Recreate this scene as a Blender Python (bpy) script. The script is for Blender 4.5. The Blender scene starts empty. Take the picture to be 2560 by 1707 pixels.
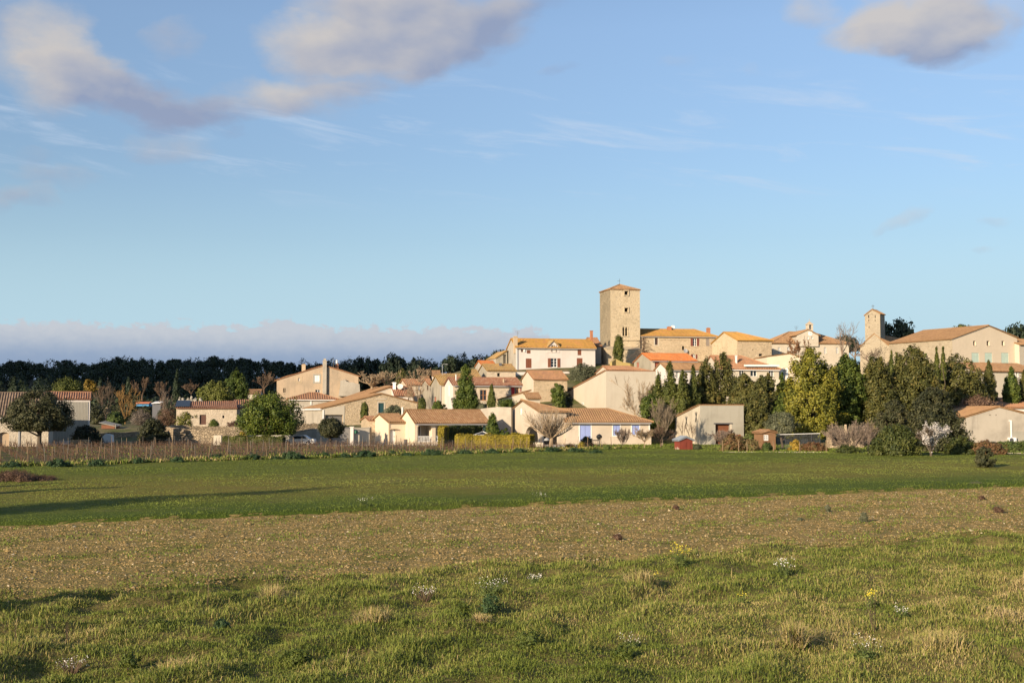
import bpy, math, random
import numpy as np
from mathutils import Vector
from mathutils.geometry import tessellate_polygon

sc = bpy.context.scene
COL = sc.collection
# ------------------------------------------------------------------ camera
FPX, UC, VC, VHOR = 3090.0, 1280.0, 853.5, 1033.0      # focal length and centre in photo pixels, eye-level row
PITCH = math.atan((VHOR - VC) / FPX)
CAMZ = 4.0
cd = bpy.data.cameras.new('camera')
cam = bpy.data.objects.new('camera', cd)
COL.objects.link(cam)
cam.location = (0, 0, CAMZ)
cam.rotation_euler = (math.pi / 2 + PITCH, 0, 0)
cd.sensor_width = 36.0
cd.lens = FPX / 2560 * 36
cd.clip_start = 0.5
cd.clip_end = 20000
sc.camera = cam
# ------------------------------------------------------------------ light
SUN_AZ = 38.0      # the light travels this many degrees to the right of straight ahead
SUN_EL = 16.0
sl = bpy.data.lights.new('sun', 'SUN')
sl.energy = 4.7
sl.angle = math.radians(0.5)
sl.color = (1.0, 0.825, 0.60)
sun = bpy.data.objects.new('sun', sl)
COL.objects.link(sun)
az, el = math.radians(SUN_AZ), math.radians(SUN_EL)
ldir = Vector((math.sin(az) * math.cos(el), math.cos(az) * math.cos(el), -math.sin(el)))
sun.rotation_euler = ldir.to_track_quat('-Z', 'Y').to_euler()
sc.view_settings.view_transform = 'Standard'
sc.view_settings.look = 'None'
sc.view_settings.exposure = 0.68
sc.view_settings.gamma = 1.0
sc.view_settings.use_curve_mapping = False
sc.cycles.max_bounces = 5
sc.cycles.diffuse_bounces = 2
sc.cycles.glossy_bounces = 1
sc.cycles.transmission_bounces = 2
sc.cycles.transparent_max_bounces = 4

# ------------------------------------------------------------------ node helpers
def tree_of(nt):
    def N(t, **k):
        n = nt.nodes.new(t)
        for a, b in k.items():
            setattr(n, a, b)
        return n
    def put(inp, v):
        if v is None:
            return
        if isinstance(v, bpy.types.NodeSocket):
            nt.links.new(v, inp)
        else:
            inp.default_value = v
    def M(op, a, b=None, c=None, clamp=False):
        n = N('ShaderNodeMath', operation=op, use_clamp=clamp)
        put(n.inputs[0], a); put(n.inputs[1], b); put(n.inputs[2], c)
        return n.outputs[0]
    def MIX(f, a, b, bt='MIX'):
        n = N('ShaderNodeMix', data_type='RGBA', blend_type=bt)
        put(n.inputs[0], f)
        put(n.inputs[6], a if isinstance(a, bpy.types.NodeSocket) else (*a[:3], 1))
        put(n.inputs[7], b if isinstance(b, bpy.types.NodeSocket) else (*b[:3], 1))
        return n.outputs[2]
    def NOISE(vec, scale, detail=3, rough=0.55, dist=0.0):
        n = N('ShaderNodeTexNoise')
        put(n.inputs['Vector'], vec)
        n.inputs['Scale'].default_value = scale
        n.inputs['Detail'].default_value = detail
        n.inputs['Roughness'].default_value = rough
        n.inputs['Distortion'].default_value = dist
        return n
    def SS(x, lo, hi, a=0.0, b=1.0):
        n = N('ShaderNodeMapRange', interpolation_type='SMOOTHSTEP')
        put(n.inputs[0], x); put(n.inputs[1], lo); put(n.inputs[2], hi); put(n.inputs[3], a); put(n.inputs[4], b)
        return n.outputs[0]
    def SCALE(vec, s):
        n = N('ShaderNodeVectorMath', operation='MULTIPLY')
        put(n.inputs[0], vec); n.inputs[1].default_value = s
        return n.outputs[0]
    return N, put, M, MIX, NOISE, SS, SCALE

# ------------------------------------------------------------------ sky
w = bpy.data.worlds.new('World')
sc.world = w
w.use_nodes = True
nt = w.node_tree
nt.nodes.clear()
N, put, M, MIX, NOISE, SS, SCALE = tree_of(nt)
out = N('ShaderNodeOutputWorld')
bg = N('ShaderNodeBackground')
bg.inputs[1].default_value = 0.105
nt.links.new(bg.outputs[0], out.inputs[0])
sky = N('ShaderNodeTexSky', sky_type='NISHITA')
sky.sun_disc = False
sky.sun_elevation = el
sky.sun_rotation = math.pi + az
sky.air_density = 1.0
sky.dust_density = 0.6
sky.ozone_density = 2.2
sky.altitude = 100
tc = N('ShaderNodeTexCoord')
sep = N('ShaderNodeSeparateXYZ')
nrm = N('ShaderNodeVectorMath', operation='NORMALIZE')
nt.links.new(tc.outputs['Generated'], nrm.inputs[0])
nt.links.new(nrm.outputs[0], sep.inputs[0])
DEG = 180 / math.pi
AZ = M('MULTIPLY', M('ARCTAN2', sep.outputs[0], sep.outputs[1]), DEG)     # compass angle and height of a sky direction, degrees
EL = M('MULTIPLY', M('ARCSINE', sep.outputs[2]), DEG)
cmb = N('ShaderNodeCombineXYZ')
put(cmb.inputs[0], AZ); put(cmb.inputs[1], M('MULTIPLY', EL, 1.7))
SV = cmb.outputs[0]
warp = NOISE(SV, 0.28, 4, 0.55)
wsep = N('ShaderNodeSeparateColor')
nt.links.new(warp.outputs['Color'], wsep.inputs[0])
WA = M('ADD', AZ, M('MULTIPLY', M('SUBTRACT', wsep.outputs[0], 0.5), 3.4))
WE = M('ADD', EL, M('MULTIPLY', M('SUBTRACT', wsep.outputs[1], 0.5), 2.0))
def dirdeg(u, v):
    x = (u - UC) / FPX; yv = -(v - VC) / FPX
    c, s = math.cos(PITCH), math.sin(PITCH)
    d = Vector((x, c - yv * s, s + yv * c)).normalized()
    return math.degrees(math.atan2(d.x, d.y)), math.degrees(math.asin(d.z))
PPD = FPX * math.pi / 180
# cloud banks: centre, half sizes (photo pixels at their place in the sky), tilt, density, lightness
CLOUDS = [
    (120, 150, 110, 130, 0, 1.0, 0.85), (190, 190, 120, 90, -25, .9, .7), (300, 235, 200, 62, -20, 1.0, .15), (430, 268, 170, 55, -14, .9, .12), (520, 285, 120, 40, 0, .6, .2),
    (660, 255, 130, 50, 0, .7, .6), (760, 255, 150, 50, 0, .75, .62), (870, 245, 110, 30, 0, .4, .45),
    (760, 120, 140, 75, -8, .95, .8), (930, 70, 230, 120, 0, 1.1, .6), (1080, 55, 260, 95, 8, 1.05, .4), (950, 165, 230, 70, 10, 1.0, .5), (1160, 110, 190, 60, 10, .75, .3), (1280, 15, 170, 45, 12, .7, .25),
    (430, 95, 90, 40, 32, .55, .5), (405, 372, 105, 42, 0, .62, .6), (130, 445, 110, 26, 0, .5, .45), (100, 490, 60, 28, 0, .5, .5), (20, 505, 55, 36, 20, .55, .4), (60, 400, 70, 20, 5, .3, .4),
    (1395, 182, 50, 16, 15, .45, .15), (40, 40, 90, 60, 0, .4, .5),
    (2170, 70, 120, 66, -8, 1.0, .8), (2300, 55, 190, 80, 0, 1.1, .75), (2400, 90, 140, 80, 0, 1.0, .45), (2330, 130, 120, 36, 0, .75, .15), (2010, 15, 70, 42, 0, .7, .85), (2550, 30, 40, 60, 0, .6, .8),
    (1680, 155, 70, 18, 0, .25, .7), (2265, 555, 70, 20, 18, .5, .7), (2475, 560, 50, 16, -12, .42, .7), (2450, 622, 36, 9, 0, .3, .6), (1890, 165, 30, 22, 0, .2, .7),
]
dens = light = None
for (u, v, rx, ry, rot, wgt, lum) in CLOUDS:
    a0, e0 = dirdeg(u, v)
    rx, ry = rx / PPD * 1.12, ry / PPD * 1.15
    cr, sr = math.cos(math.radians(rot)), math.sin(math.radians(rot))
    da = M('SUBTRACT', WA, a0); de = M('SUBTRACT', WE, e0)
    xx = M('ADD', M('MULTIPLY', da, cr / rx), M('MULTIPLY', de, sr / rx))
    yy = M('SUBTRACT', M('MULTIPLY', de, cr / ry), M('MULTIPLY', da, sr / ry))
    r2 = M('ADD', M('MULTIPLY', xx, xx), M('MULTIPLY', yy, yy))
    m = M('MULTIPLY', M('SUBTRACT', 1.0, r2, clamp=True), wgt)
    ml = M('MULTIPLY', m, M('ADD', lum, M('MULTIPLY', yy, .28)))
    dens = m if dens is None else M('ADD', dens, m)
    light = ml if light is None else M('ADD', light, ml)
lum = M('DIVIDE', light, M('MAXIMUM', dens, 0.02))
fine = NOISE(SV, 0.55, 6, 0.6)
fN = M('SUBTRACT', fine.outputs['Fac'], 0.5)
offv = N('ShaderNodeVectorMath', operation='ADD'); put(offv.inputs[0], SV); offv.inputs[1].default_value = (-.9, .9, 0)
fine1 = NOISE(SV, 0.30, 4, 0.5)
fine2 = NOISE(offv.outputs[0], 0.30, 4, 0.5)
relief_ = M('SUBTRACT', fine1.outputs['Fac'], fine2.outputs['Fac'])     # puffs catch the light on their sunward side
alpha = SS(M('ADD', dens, M('MULTIPLY', fN, .9)), -0.10, 1.5)
alpha = M('MULTIPLY', alpha, SS(dens, 0.0, 0.25))
tone = M('ADD', M('MULTIPLY_ADD', lum, 1.5, -.27), M('MULTIPLY', relief_, 1.15), clamp=True)
K = 10.0 / 1.68      # cloud radiances are given for a sky strength of 0.10
def kc(r, g, b):
    f = lambda c: ((c / 255 + .055) / 1.055) ** 2.4 * K
    return (f(r), f(g), f(b))
ccol = MIX(tone, kc(148, 160, 188), kc(206, 200, 196))
# thin streaks of cirrus
cs = N('ShaderNodeCombineXYZ')
put(cs.inputs[0], M('MULTIPLY', M('ADD', AZ, M('MULTIPLY', EL, 1.2)), 0.16)); put(cs.inputs[1], M('MULTIPLY', M('ADD', EL, M('MULTIPLY', AZ, .10)), 0.95))
ci = NOISE(cs.outputs[0], 1.0, 6, 0.62, 0.6)
cim = M('MULTIPLY', SS(ci.outputs['Fac'], 0.50, 0.74), M('MULTIPLY', SS(EL, 9.0, 11.0), SS(EL, 16.5, 13.0)))
# skies: horizon paling
lev = N('ShaderNodeMapRange'); put(lev.inputs[0], EL); lev.inputs[1].default_value = 8.0; lev.inputs[2].default_value = 17.5
base = MIX(1.0, sky.outputs[0], MIX(lev.outputs[0], (.74, .75, .785), (1.06, .985, .985)), 'MULTIPLY')
base = MIX(M('MULTIPLY', SS(EL, 12.0, 2.5), 0.88), base, kc(183, 215, 232))
base = MIX(M('MULTIPLY', cim, 0.5), base, kc(205, 218, 236))
base = MIX(M('MULTIPLY', alpha, 0.92), base, ccol)
# the low bank on the left horizon
rag = NOISE(SV, 0.42, 6, 0.6)
rag2 = NOISE(SV, 1.3, 6, 0.65)
edge = M('ADD', 3.92, M('ADD', M('MULTIPLY', M('SUBTRACT', rag.outputs['Fac'], .5), .7), M('MULTIPLY', M('SUBTRACT', rag2.outputs['Fac'], .5), 1.7)))
edge = M('ADD', edge, SS(M('ABSOLUTE', M('ADD', AZ, 10.6)), 1.8, 0.0, 0.0, 0.3))
edge = M('SUBTRACT', edge, SS(AZ, 0.6, 4.8, 0.0, 2.4))
bank = SS(EL, M('ADD', edge, .14), M('SUBTRACT', edge, .12))
bank = M('MULTIPLY', bank, SS(M('ABSOLUTE', AZ), 75, 60))
bt = M('ADD', SS(EL, 2.3, 3.9), M('MULTIPLY', M('SUBTRACT', rag2.outputs['Fac'], .5), .7), clamp=True)
bcol = MIX(bt, kc(152, 168, 194), kc(198, 202, 210))
bcol = MIX(SS(EL, 3.2, 1.6), bcol, kc(136, 156, 188))
base = MIX(M('MULTIPLY', bank, .92), base, bcol)
nt.links.new(base, bg.inputs[0])
w.cycles.sampling_method = 'MANUAL'
w.cycles.sample_map_resolution = 512

# ------------------------------------------------------------------ geometry helpers
cP, sP = math.cos(PITCH), math.sin(PITCH)
def ray(u, v):
    x = (u - UC) / FPX; yv = -(v - VC) / FPX
    return Vector((x, cP - yv * sP, sP + yv * cP))
def at(u, v, Y):                       # the point seen at photo pixel (u, v) at ground distance Y
    r = ray(u, v)
    t = Y / r.y
    return Vector((r.x * t, Y, CAMZ + r.z * t))
def proj(p):
    dz = p[2] - CAMZ
    fw = p[1] * cP + dz * sP; up = -p[1] * sP + dz * cP
    return UC + FPX * p[0] / fw, VC - FPX * up / fw
def z_at(x, y, v):
    k = (VC - v) / FPX
    return CAMZ + y * (k * cP + sP) / (cP - k * sP)
def solve_u(P, d, u):
    lo, hi = 0.0, 90.0
    s0 = proj(P)[0] < u
    for _ in range(50):
        m = (lo + hi) / 2
        if (proj(P + d * m)[0] < u) == s0: lo = m
        else: hi = m
    return (lo + hi) / 2
def ss(a, b, x):
    t = np.clip((np.asarray(x, float) - a) / (b - a), 0, 1)
    return t * t * (3 - 2 * t)
def G(x, y):                           # terrain height
    x = np.asarray(x, float); y = np.asarray(y, float)
    low = 2.0 * ss(164, 187, y) + 1.5 * ss(200, 330, y)
    vil = (1 - .36 * ss(47, 60, x) * ss(188, 225, y)) * 12.5 * ss(180, 262, y) * ss(-46, 2, x) * (1 - .7 * ss(330, 480, y))
    rgt = 1.8 * ss(135, 175, y) * ss(40, 60, x)
    hill = 17.5 * ss(385, 600, y) * (1 - .55 * ss(700, 2500, y)) * (1 + .06 * np.sin(x * .011 + 1) + .04 * np.sin(x * .027))
    return low + vil + rgt + hill
def gz(x, y):
    return float(G(x, y))
def ghit(u, v):
    r = ray(u, v)
    t0 = 5.0
    t = t0
    while t < 3000:
        p = Vector((0, 0, CAMZ)) + r * t
        if p.z < gz(p.x, p.y):
            return Vector((p.x, p.y, gz(p.x, p.y)))
        t += 0.05 + t * .002
    return Vector((0, 0, CAMZ)) + r * t

def tag(o, label=None, cat=None, group=None, kind=None):
    if label: o['label'] = label
    if cat: o['category'] = cat
    if group: o['group'] = group
    if kind: o['kind'] = kind
    return o
def empty(name, loc, label=None, cat=None, group=None):
    o = bpy.data.objects.new(name, None)
    COL.objects.link(o)
    o.location = loc
    o.empty_display_size = .5
    return tag(o, label, cat, group)
def origin_of(parent):
    v = Vector((0, 0, 0))
    while parent is not None:
        v += parent.location; parent = parent.parent
    return v
def copy_thing(o, parent=None):
    c = o.copy(); COL.objects.link(c)
    if parent: c.parent = parent
    for ch in list(o.children):
        copy_thing(ch, c)
    return c

class MB:
    """collects faces in world space and links them as one mesh object"""
    def __init__(s):
        s.v = []; s.f = []; s.uv = {}
    def add(s, vs, fs):
        n = len(s.v)
        s.v += [tuple(p) for p in vs]
        s.f += [tuple(i + n for i in f) for f in fs]
        return n
    def quad(s, a, b, c, d):
        s.add([a, b, c, d], [(0, 1, 2, 3)])
    def box(s, c, sx, sy, sz, ax=Vector((1, 0, 0)), ay=Vector((0, 1, 0)), az=Vector((0, 0, 1))):
        c = Vector(c)
        vs = [c + ax * (i * sx / 2) + ay * (j * sy / 2) + az * (k * sz / 2) for k in (-1, 1) for j in (-1, 1) for i in (-1, 1)]
        s.add(vs, [(0, 2, 3, 1), (4, 5, 7, 6), (0, 1, 5, 4), (2, 6, 7, 3), (0, 4, 6, 2), (1, 3, 7, 5)])
    def prism(s, poly, h):
        n = len(poly)
        s.add([Vector(p) for p in poly] + [Vector(p) + Vector(h) for p in poly],
              [tuple(range(n))[::-1], tuple(range(n, 2 * n))] + [(i, (i + 1) % n, n + (i + 1) % n, n + i) for i in range(n)])
    def tube(s, pts, rads, k=6, cap=True):
        pts = [Vector(p) for p in pts]
        if not hasattr(rads, '__len__'): rads = [rads] * len(pts)
        base = len(s.v); ref = Vector((0.3, 0.2, 1)).normalized()
        for i, p in enumerate(pts):
            t = (pts[min(i + 1, len(pts) - 1)] - pts[max(i - 1, 0)])
            if t.length < 1e-6: t = Vector((0, 0, 1))
            t.normalize()
            a = t.cross(ref if abs(t.dot(ref)) < .95 else Vector((1, 0, 0))).normalized(); b = t.cross(a)
            for j in range(k):
                q = 2 * math.pi * j / k
                s.v.append(tuple(p + a * (rads[i] * math.cos(q)) + b * (rads[i] * math.sin(q))))
        for i in range(len(pts) - 1):
            for j in range(k):
                s.f.append((base + i * k + j, base + i * k + (j + 1) % k, base + (i + 1) * k + (j + 1) % k, base + (i + 1) * k + j))
        if cap:
            s.f.append(tuple(base + j for j in range(k))[::-1])
            e = base + (len(pts) - 1) * k
            s.f.append(tuple(e + j for j in range(k)))
    def lathe(s, c, prof, k=12, axis=Vector((0, 0, 1))):
        c = Vector(c)
        a = axis.orthogonal().normalized(); b = axis.cross(a)
        base = len(s.v); n = len(prof)
        for r, h in prof:
            for j in range(k):
                q = 2 * math.pi * j / k
                s.v.append(tuple(c + axis * h + a * (r * math.cos(q)) + b * (r * math.sin(q))))
        for i in range(n - 1):
            for j in range(k):
                s.f.append((base + i * k + j, base + i * k + (j + 1) % k, base + (i + 1) * k + (j + 1) % k, base + (i + 1) * k + j))
    def build(s, name, mat, parent=None, smooth=False, uv=None):
        me = bpy.data.meshes.new(name)
        o0 = origin_of(parent)
        vs = np.array(s.v, float) - np.array(o0)
        me.from_pydata(vs.tolist(), [], s.f)
        me.materials.append(mat)
        if uv is not None:
            l = me.uv_layers.new(name='uv')
            vi = np.zeros(len(me.loops), dtype=np.int32)
            me.loops.foreach_get('vertex_index', vi)
            l.data.foreach_set('uv', np.array(uv, float)[vi].astype(np.float32).ravel())
        if smooth:
            me.polygons.foreach_set('use_smooth', [True] * len(me.polygons))
        me.update()
        o = bpy.data.objects.new(name, me)
        COL.objects.link(o)
        if parent is not None: o.parent = parent
        return o

def np_mesh(name, V, Fq, mat, parent=None, tint=None, smooth=False, origin=None):
    """mesh from numpy arrays; Fq is (n,3) or (n,4); tint is a per-vertex value for the material"""
    me = bpy.data.meshes.new(name)
    o0 = np.array(origin_of(parent)) if origin is None else np.array(origin)
    V = np.asarray(V, np.float64) - o0
    k = Fq.shape[1]; n = len(Fq)
    me.vertices.add(len(V)); me.vertices.foreach_set('co', V.astype(np.float32).ravel())
    me.loops.add(n * k); me.loops.foreach_set('vertex_index', Fq.astype(np.int32).ravel())
    me.polygons.add(n)
    me.polygons.foreach_set('loop_start', np.arange(0, n * k, k, dtype=np.int32))
    me.polygons.foreach_set('loop_total', np.full(n, k, dtype=np.int32))
    if tint is not None:
        a = me.attributes.new('tint', 'FLOAT', 'POINT')
        a.data.foreach_set('value', np.asarray(tint, np.float32))
    if smooth:
        me.polygons.foreach_set('use_smooth', np.ones(n, dtype=bool))
    me.materials.append(mat)
    me.update(calc_edges=True)
    o = bpy.data.objects.new(name, me)
    COL.objects.link(o)
    if parent is not None: o.parent = parent
    elif origin is not None: o.location = origin
    return o

# ------------------------------------------------------------------ materials
def newmat(name):
    m = bpy.data.materials.new(name); m.use_nodes = True
    b = m.node_tree.nodes['Principled BSDF']
    b.inputs['Roughness'].default_value = .85
    b.inputs['Specular IOR Level'].default_value = .25
    return m, m.node_tree, b
def bump(nt, b, h, strength, dist):
    n = nt.nodes.new('ShaderNodeBump')
    n.inputs['Strength'].default_value = strength
    n.inputs['Distance'].default_value = dist
    nt.links.new(h, n.inputs['Height'])
    nt.links.new(n.outputs[0], b.inputs['Normal'])
def sc3(c, f): return tuple(min(1, x * f) for x in c)
def plain(name, col, rough=.6, metal=0, var=.12, spec=.3):
    m, nt, b = newmat(name)
    N, put, M, MIX, NOISE, SS, SCALE = tree_of(nt)
    t = N('ShaderNodeTexCoord')
    n = NOISE(t.outputs['Object'], 1.7, 4)
    nt.links.new(MIX(n.outputs['Fac'], sc3(col, 1 - var), sc3(col, 1 + var)), b.inputs['Base Color'])
    b.inputs['Roughness'].default_value = rough
    b.inputs['Metallic'].default_value = metal
    b.inputs['Specular IOR Level'].default_value = spec
    return m
def stucco(name, col, stain=(.30, .24, .18), amt=.35, streak=.3):
    amt, streak = min(.7, amt * 1.5), min(.7, streak * 1.5)
    m, nt, b = newmat(name)
    N, put, M, MIX, NOISE, SS, SCALE = tree_of(nt)
    t = N('ShaderNodeTexCoord'); oc = t.outputs['Object']
    big = NOISE(oc, .35, 5, .62)
    mid = NOISE(oc, 1.9, 4, .6)
    st = NOISE(SCALE(oc, (2.3, 2.3, .22)), 1.0, 4, .6)
    c = MIX(M('MULTIPLY', SS(big.outputs['Fac'], .42, .75), amt), col, stain)
    c = MIX(M('MULTIPLY', SS(st.outputs['Fac'], .5, .8), streak), c, stain)
    c = MIX(M('MULTIPLY', SS(mid.outputs['Fac'], .45, .7), .16), c, sc3(col, 1.12))
    nt.links.new(c, b.inputs['Base Color'])
    f = NOISE(oc, 14, 3)
    bump(nt, b, M('ADD', mid.outputs['Fac'], M('MULTIPLY', f.outputs['Fac'], .4)), .35, .05)
    return m
def rubble(name, c1, c2, mortar, size=.42, blotch=None, bamt=.3, depth=.06):
    m, nt, b = newmat(name)
    N, put, M, MIX, NOISE, SS, SCALE = tree_of(nt)
    t = N('ShaderNodeTexCoord')
    oc = SCALE(t.outputs['Object'], (1 / size, 1 / size, 1.55 / size))
    wn = NOISE(oc, .9, 2)
    va = N('ShaderNodeVectorMath', operation='ADD'); put(va.inputs[0], oc); put(va.inputs[1], SCALE(wn.outputs['Color'], (.6, .6, .6)))
    v = N('ShaderNodeTexVoronoi', feature='F1'); put(v.inputs['Vector'], va.outputs[0]); v.inputs['Scale'].default_value = 1
    e = N('ShaderNodeTexVoronoi', feature='DISTANCE_TO_EDGE'); put(e.inputs['Vector'], va.outputs[0]); e.inputs['Scale'].default_value = 1
    sp = N('ShaderNodeSeparateColor'); nt.links.new(v.outputs['Color'], sp.inputs[0])
    c = MIX(sp.outputs[0], c1, c2)
    c = MIX(M('MULTIPLY', M('GREATER_THAN', sp.outputs[1], .88), .45), c, sc3(c1, .5))
    mk = SS(e.outputs['Distance'], .14, .02)
    c = MIX(M('MULTIPLY', mk, .7), c, mortar)
    big = NOISE(t.outputs['Object'], .3, 5, .6)
    c = MIX(M('MULTIPLY', SS(big.outputs['Fac'], .45, .72), bamt), c, blotch or sc3(c1, .6))
    nt.links.new(c, b.inputs['Base Color'])
    bump(nt, b, M('SUBTRACT', M('MULTIPLY', sp.outputs[2], .5), mk), .8, depth)
    return m
def tiles(name, c1, c2, c3, lich=None, lamt=0.0, per=.30):
    m, nt, b = newmat(name)
    N, put, M, MIX, NOISE, SS, SCALE = tree_of(nt)
    uv = N('ShaderNodeUVMap'); uv.uv_map = 'uv'
    s = N('ShaderNodeSeparateXYZ'); nt.links.new(uv.outputs[0], s.inputs[0])
    cx = N('ShaderNodeCombineXYZ')
    put(cx.inputs[0], M('FLOOR', M('DIVIDE', s.outputs[0], per)))
    put(cx.inputs[1], M('FLOOR', M('DIVIDE', s.outputs[1], .36)))
    wn = N('ShaderNodeTexWhiteNoise', noise_dimensions='2D'); nt.links.new(cx.outputs[0], wn.inputs['Vector'])
    sp = N('ShaderNodeSeparateColor'); nt.links.new(wn.outputs['Color'], sp.inputs[0])
    c = MIX(sp.outputs[0], c1, c2)
    col1 = N('ShaderNodeTexWhiteNoise', noise_dimensions='1D'); put(col1.inputs['W'], M('FLOOR', M('DIVIDE', s.outputs[0], per)))
    c = MIX(M('MULTIPLY', M('GREATER_THAN', col1.outputs[0], .6), .28), c, sc3(c2, .72))
    c = MIX(M('MULTIPLY', M('GREATER_THAN', sp.outputs[1], .72), .8), c, c3)
    big = NOISE(uv.outputs[0], .45, 5, .65)
    med = NOISE(uv.outputs[0], 2.2, 4, .65)
    if lich:
        k = M('MULTIPLY', SS(M('ADD', M('MULTIPLY', big.outputs['Fac'], .6), M('MULTIPLY', med.outputs['Fac'], .4)), .62 - .3 * lamt, .78 - .3 * lamt), min(1, .55 + .4 * lamt))
        c = MIX(k, c, MIX(M('MULTIPLY', M('ADD', sp.outputs[2], col1.outputs[0]), .5), sc3(lich, .62), lich))
    c = MIX(M('MULTIPLY', SS(big.outputs['Fac'], .45, .75), .4), c, sc3(c3, .6))
    # the mortar-dark channel where two rows of tiles lap
    fr = M('FRACT', M('DIVIDE', s.outputs[1], .36))
    nt.links.new(c, b.inputs['Base Color'])
    bump(nt, b, fr, .5, .04)
    return m
def foliage(name, cs, rough=.6, spec=.25):
    """leaf colours from dark old growth to pale new growth, picked per leaf"""
    m, nt, b = newmat(name)
    N, put, M, MIX, NOISE, SS, SCALE = tree_of(nt)
    a = N('ShaderNodeAttribute', attribute_name='tint')
    r = N('ShaderNodeValToRGB')
    while len(r.color_ramp.elements) < len(cs): r.color_ramp.elements.new(.5)
    for i, c in enumerate(cs):
        r.color_ramp.elements[i].position = i / (len(cs) - 1)
        r.color_ramp.elements[i].color = (*c, 1)
    nt.links.new(a.outputs['Fac'], r.inputs[0])
    nt.links.new(r.outputs[0], b.inputs['Base Color'])
    b.inputs['Roughness'].default_value = rough
    b.inputs['Specular IOR Level'].default_value = spec
    return m

MT = {}
MT['white'] = stucco('white render', (.63, .57, .52), (.45, .40, .34), .22, .18)
MT['cream'] = stucco('cream render', (.52, .455, .36), (.40, .335, .25), .25, .2)
MT['pink'] = stucco('pinkish render', (.53, .45, .355), (.38, .315, .245), .3, .15)
MT['palepink'] = stucco('pale house render', (.675, .555, .41), (.5, .41, .30), .15, .1)
MT['lichen'] = stucco('lichened stone', (.36, .27, .10), (.30, .24, .15), .7, .3)
MT['ochre'] = stucco('ochre old render', (.46, .345, .235), (.27, .22, .16), .45, .45)
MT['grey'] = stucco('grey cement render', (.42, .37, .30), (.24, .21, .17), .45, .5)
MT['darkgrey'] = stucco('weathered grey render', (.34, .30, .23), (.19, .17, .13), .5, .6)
MT['cement'] = stucco('pale cement', (.345, .32, .265), (.24, .22, .175), .45, .35)
MT['barn'] = stucco('barn cream render', (.58, .50, .38), (.36, .31, .23), .45, .5)
MT['stone'] = rubble('pale rubble stone', (.60, .46, .30), (.49, .37, .235), (.56, .45, .31), .34)
MT['palestone'] = rubble('pale grey stone', (.56, .49, .39), (.48, .41, .32), (.56, .49, .39), .38, None, .15, .03)
MT['wstone'] = rubble('whitewashed stone', (.57, .475, .36), (.49, .395, .285), (.55, .46, .35), .4, None, .15, .03)
MT['tower'] = rubble('tower ashlar', (.58, .47, .315), (.515, .41, .265), (.55, .445, .305), .5, (.37, .30, .195), .45, .035)
MT['towerside'] = rubble('tower rubble side', (.36, .295, .195), (.25, .195, .125), (.42, .345, .24), .40, (.20, .17, .11), .5, .09)  # left face: dimmer grazing light put into darker rubble colours
MT['church'] = rubble('church grey stone', (.40, .335, .24), (.34, .28, .20), (.38, .32, .23), .5, (.26, .21, .15), .5, .035)
MT['dry'] = rubble('dry stone wall', (.46, .36, .24), (.30, .23, .15), (.16, .12, .08), .34, None, .3, .1)
MT['t_brown'] = tiles('brown tiles', (.33, .19, .095), (.265, .145, .072), (.37, .23, .13))
MT['t_old'] = tiles('old tiles with lichen', (.46, .24, .12), (.36, .20, .11), (.30, .17, .10), (.55, .34, .10), .4)
MT['t_yel'] = tiles('tiles with yellow lichen', (.52, .26, .09), (.46, .22, .08), (.30, .16, .085), (.58, .33, .075), .80)
MT['t_must'] = tiles('tiles with mustard lichen', (.46, .28, .11), (.40, .24, .10), (.30, .19, .10), (.47, .33, .12), .6)
MT['t_red'] = tiles('red old tiles', (.36, .17, .09), (.29, .14, .085), (.40, .24, .15), (.42, .26, .13), .1)
MT['t_grey'] = tiles('grey brown old tiles', (.19, .135, .095), (.155, .11, .08), (.23, .165, .12), (.25, .19, .12), .2)
MT['t_new'] = tiles('new orange tiles', (.58, .20, .06), (.52, .17, .05), (.50, .22, .09))
MT['t_roug'] = tiles('terracotta tiles', (.45, .235, .125), (.39, .20, .105), (.36, .21, .125), (.5, .31, .12), .25)
MT['t_lbrown'] = tiles('light brown tiles', (.395, .235, .12), (.34, .20, .098), (.30, .17, .092), (.44, .28, .10), .25)
MT['t_dark'] = tiles('dark sheet roof', (.035, .035, .04), (.03, .03, .035), (.05, .05, .05))
MT['glass'] = plain('window glass', (.02, .025, .03), .12, 0, .3, .6)
MT['wood_w'] = plain('white paint', (.75, .73, .69), .5)
MT['wood_b'] = plain('brown shutter paint', (.19, .068, .036), .6)
MT['wood_m'] = plain('maroon shutter paint', (.17, .055, .04), .6)
MT['wood_bl'] = plain('lavender blue paint', (.27, .33, .60), .6)
MT['wood_gr'] = plain('pale green paint', (.50, .60, .50), .6)
MT['wood_red'] = plain('red paint', (.45, .03, .025), .5)
MT['wood_dr'] = plain('faded red paint', (.34, .10, .06), .6)
MT['wood_gy'] = plain('grey shutter paint', (.28, .23, .19), .6)
MT['wood_or'] = plain('orange window frame', (.38, .16, .06), .5)
MT['wood_dk'] = plain('dark door wood', (.11, .055, .04), .6)
MT['rust'] = plain('rusty brown door', (.17, .065, .03), .7, 0, .3)
MT['shed_red'] = plain('red brown boards', (.20, .045, .028), .6, 0, .25)
MT['shed_br'] = plain('brown boards', (.22, .12, .06), .7, 0, .25)
MT['gdoor'] = plain('grey garage door', (.17, .16, .15), .5)
MT['teal'] = plain('teal shutter', (.03, .075, .08), .45)
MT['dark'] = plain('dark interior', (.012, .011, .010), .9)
MT['metal'] = plain('grey metal', (.10, .10, .11), .4, .2)
MT['zinc'] = plain('zinc gutter', (.38, .38, .38), .5, .2)
MT['pole'] = plain('thin dark steel', (.10, .10, .10), .5, .5)
MT['dish'] = plain('pale dish', (.66, .62, .54), .5)
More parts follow.
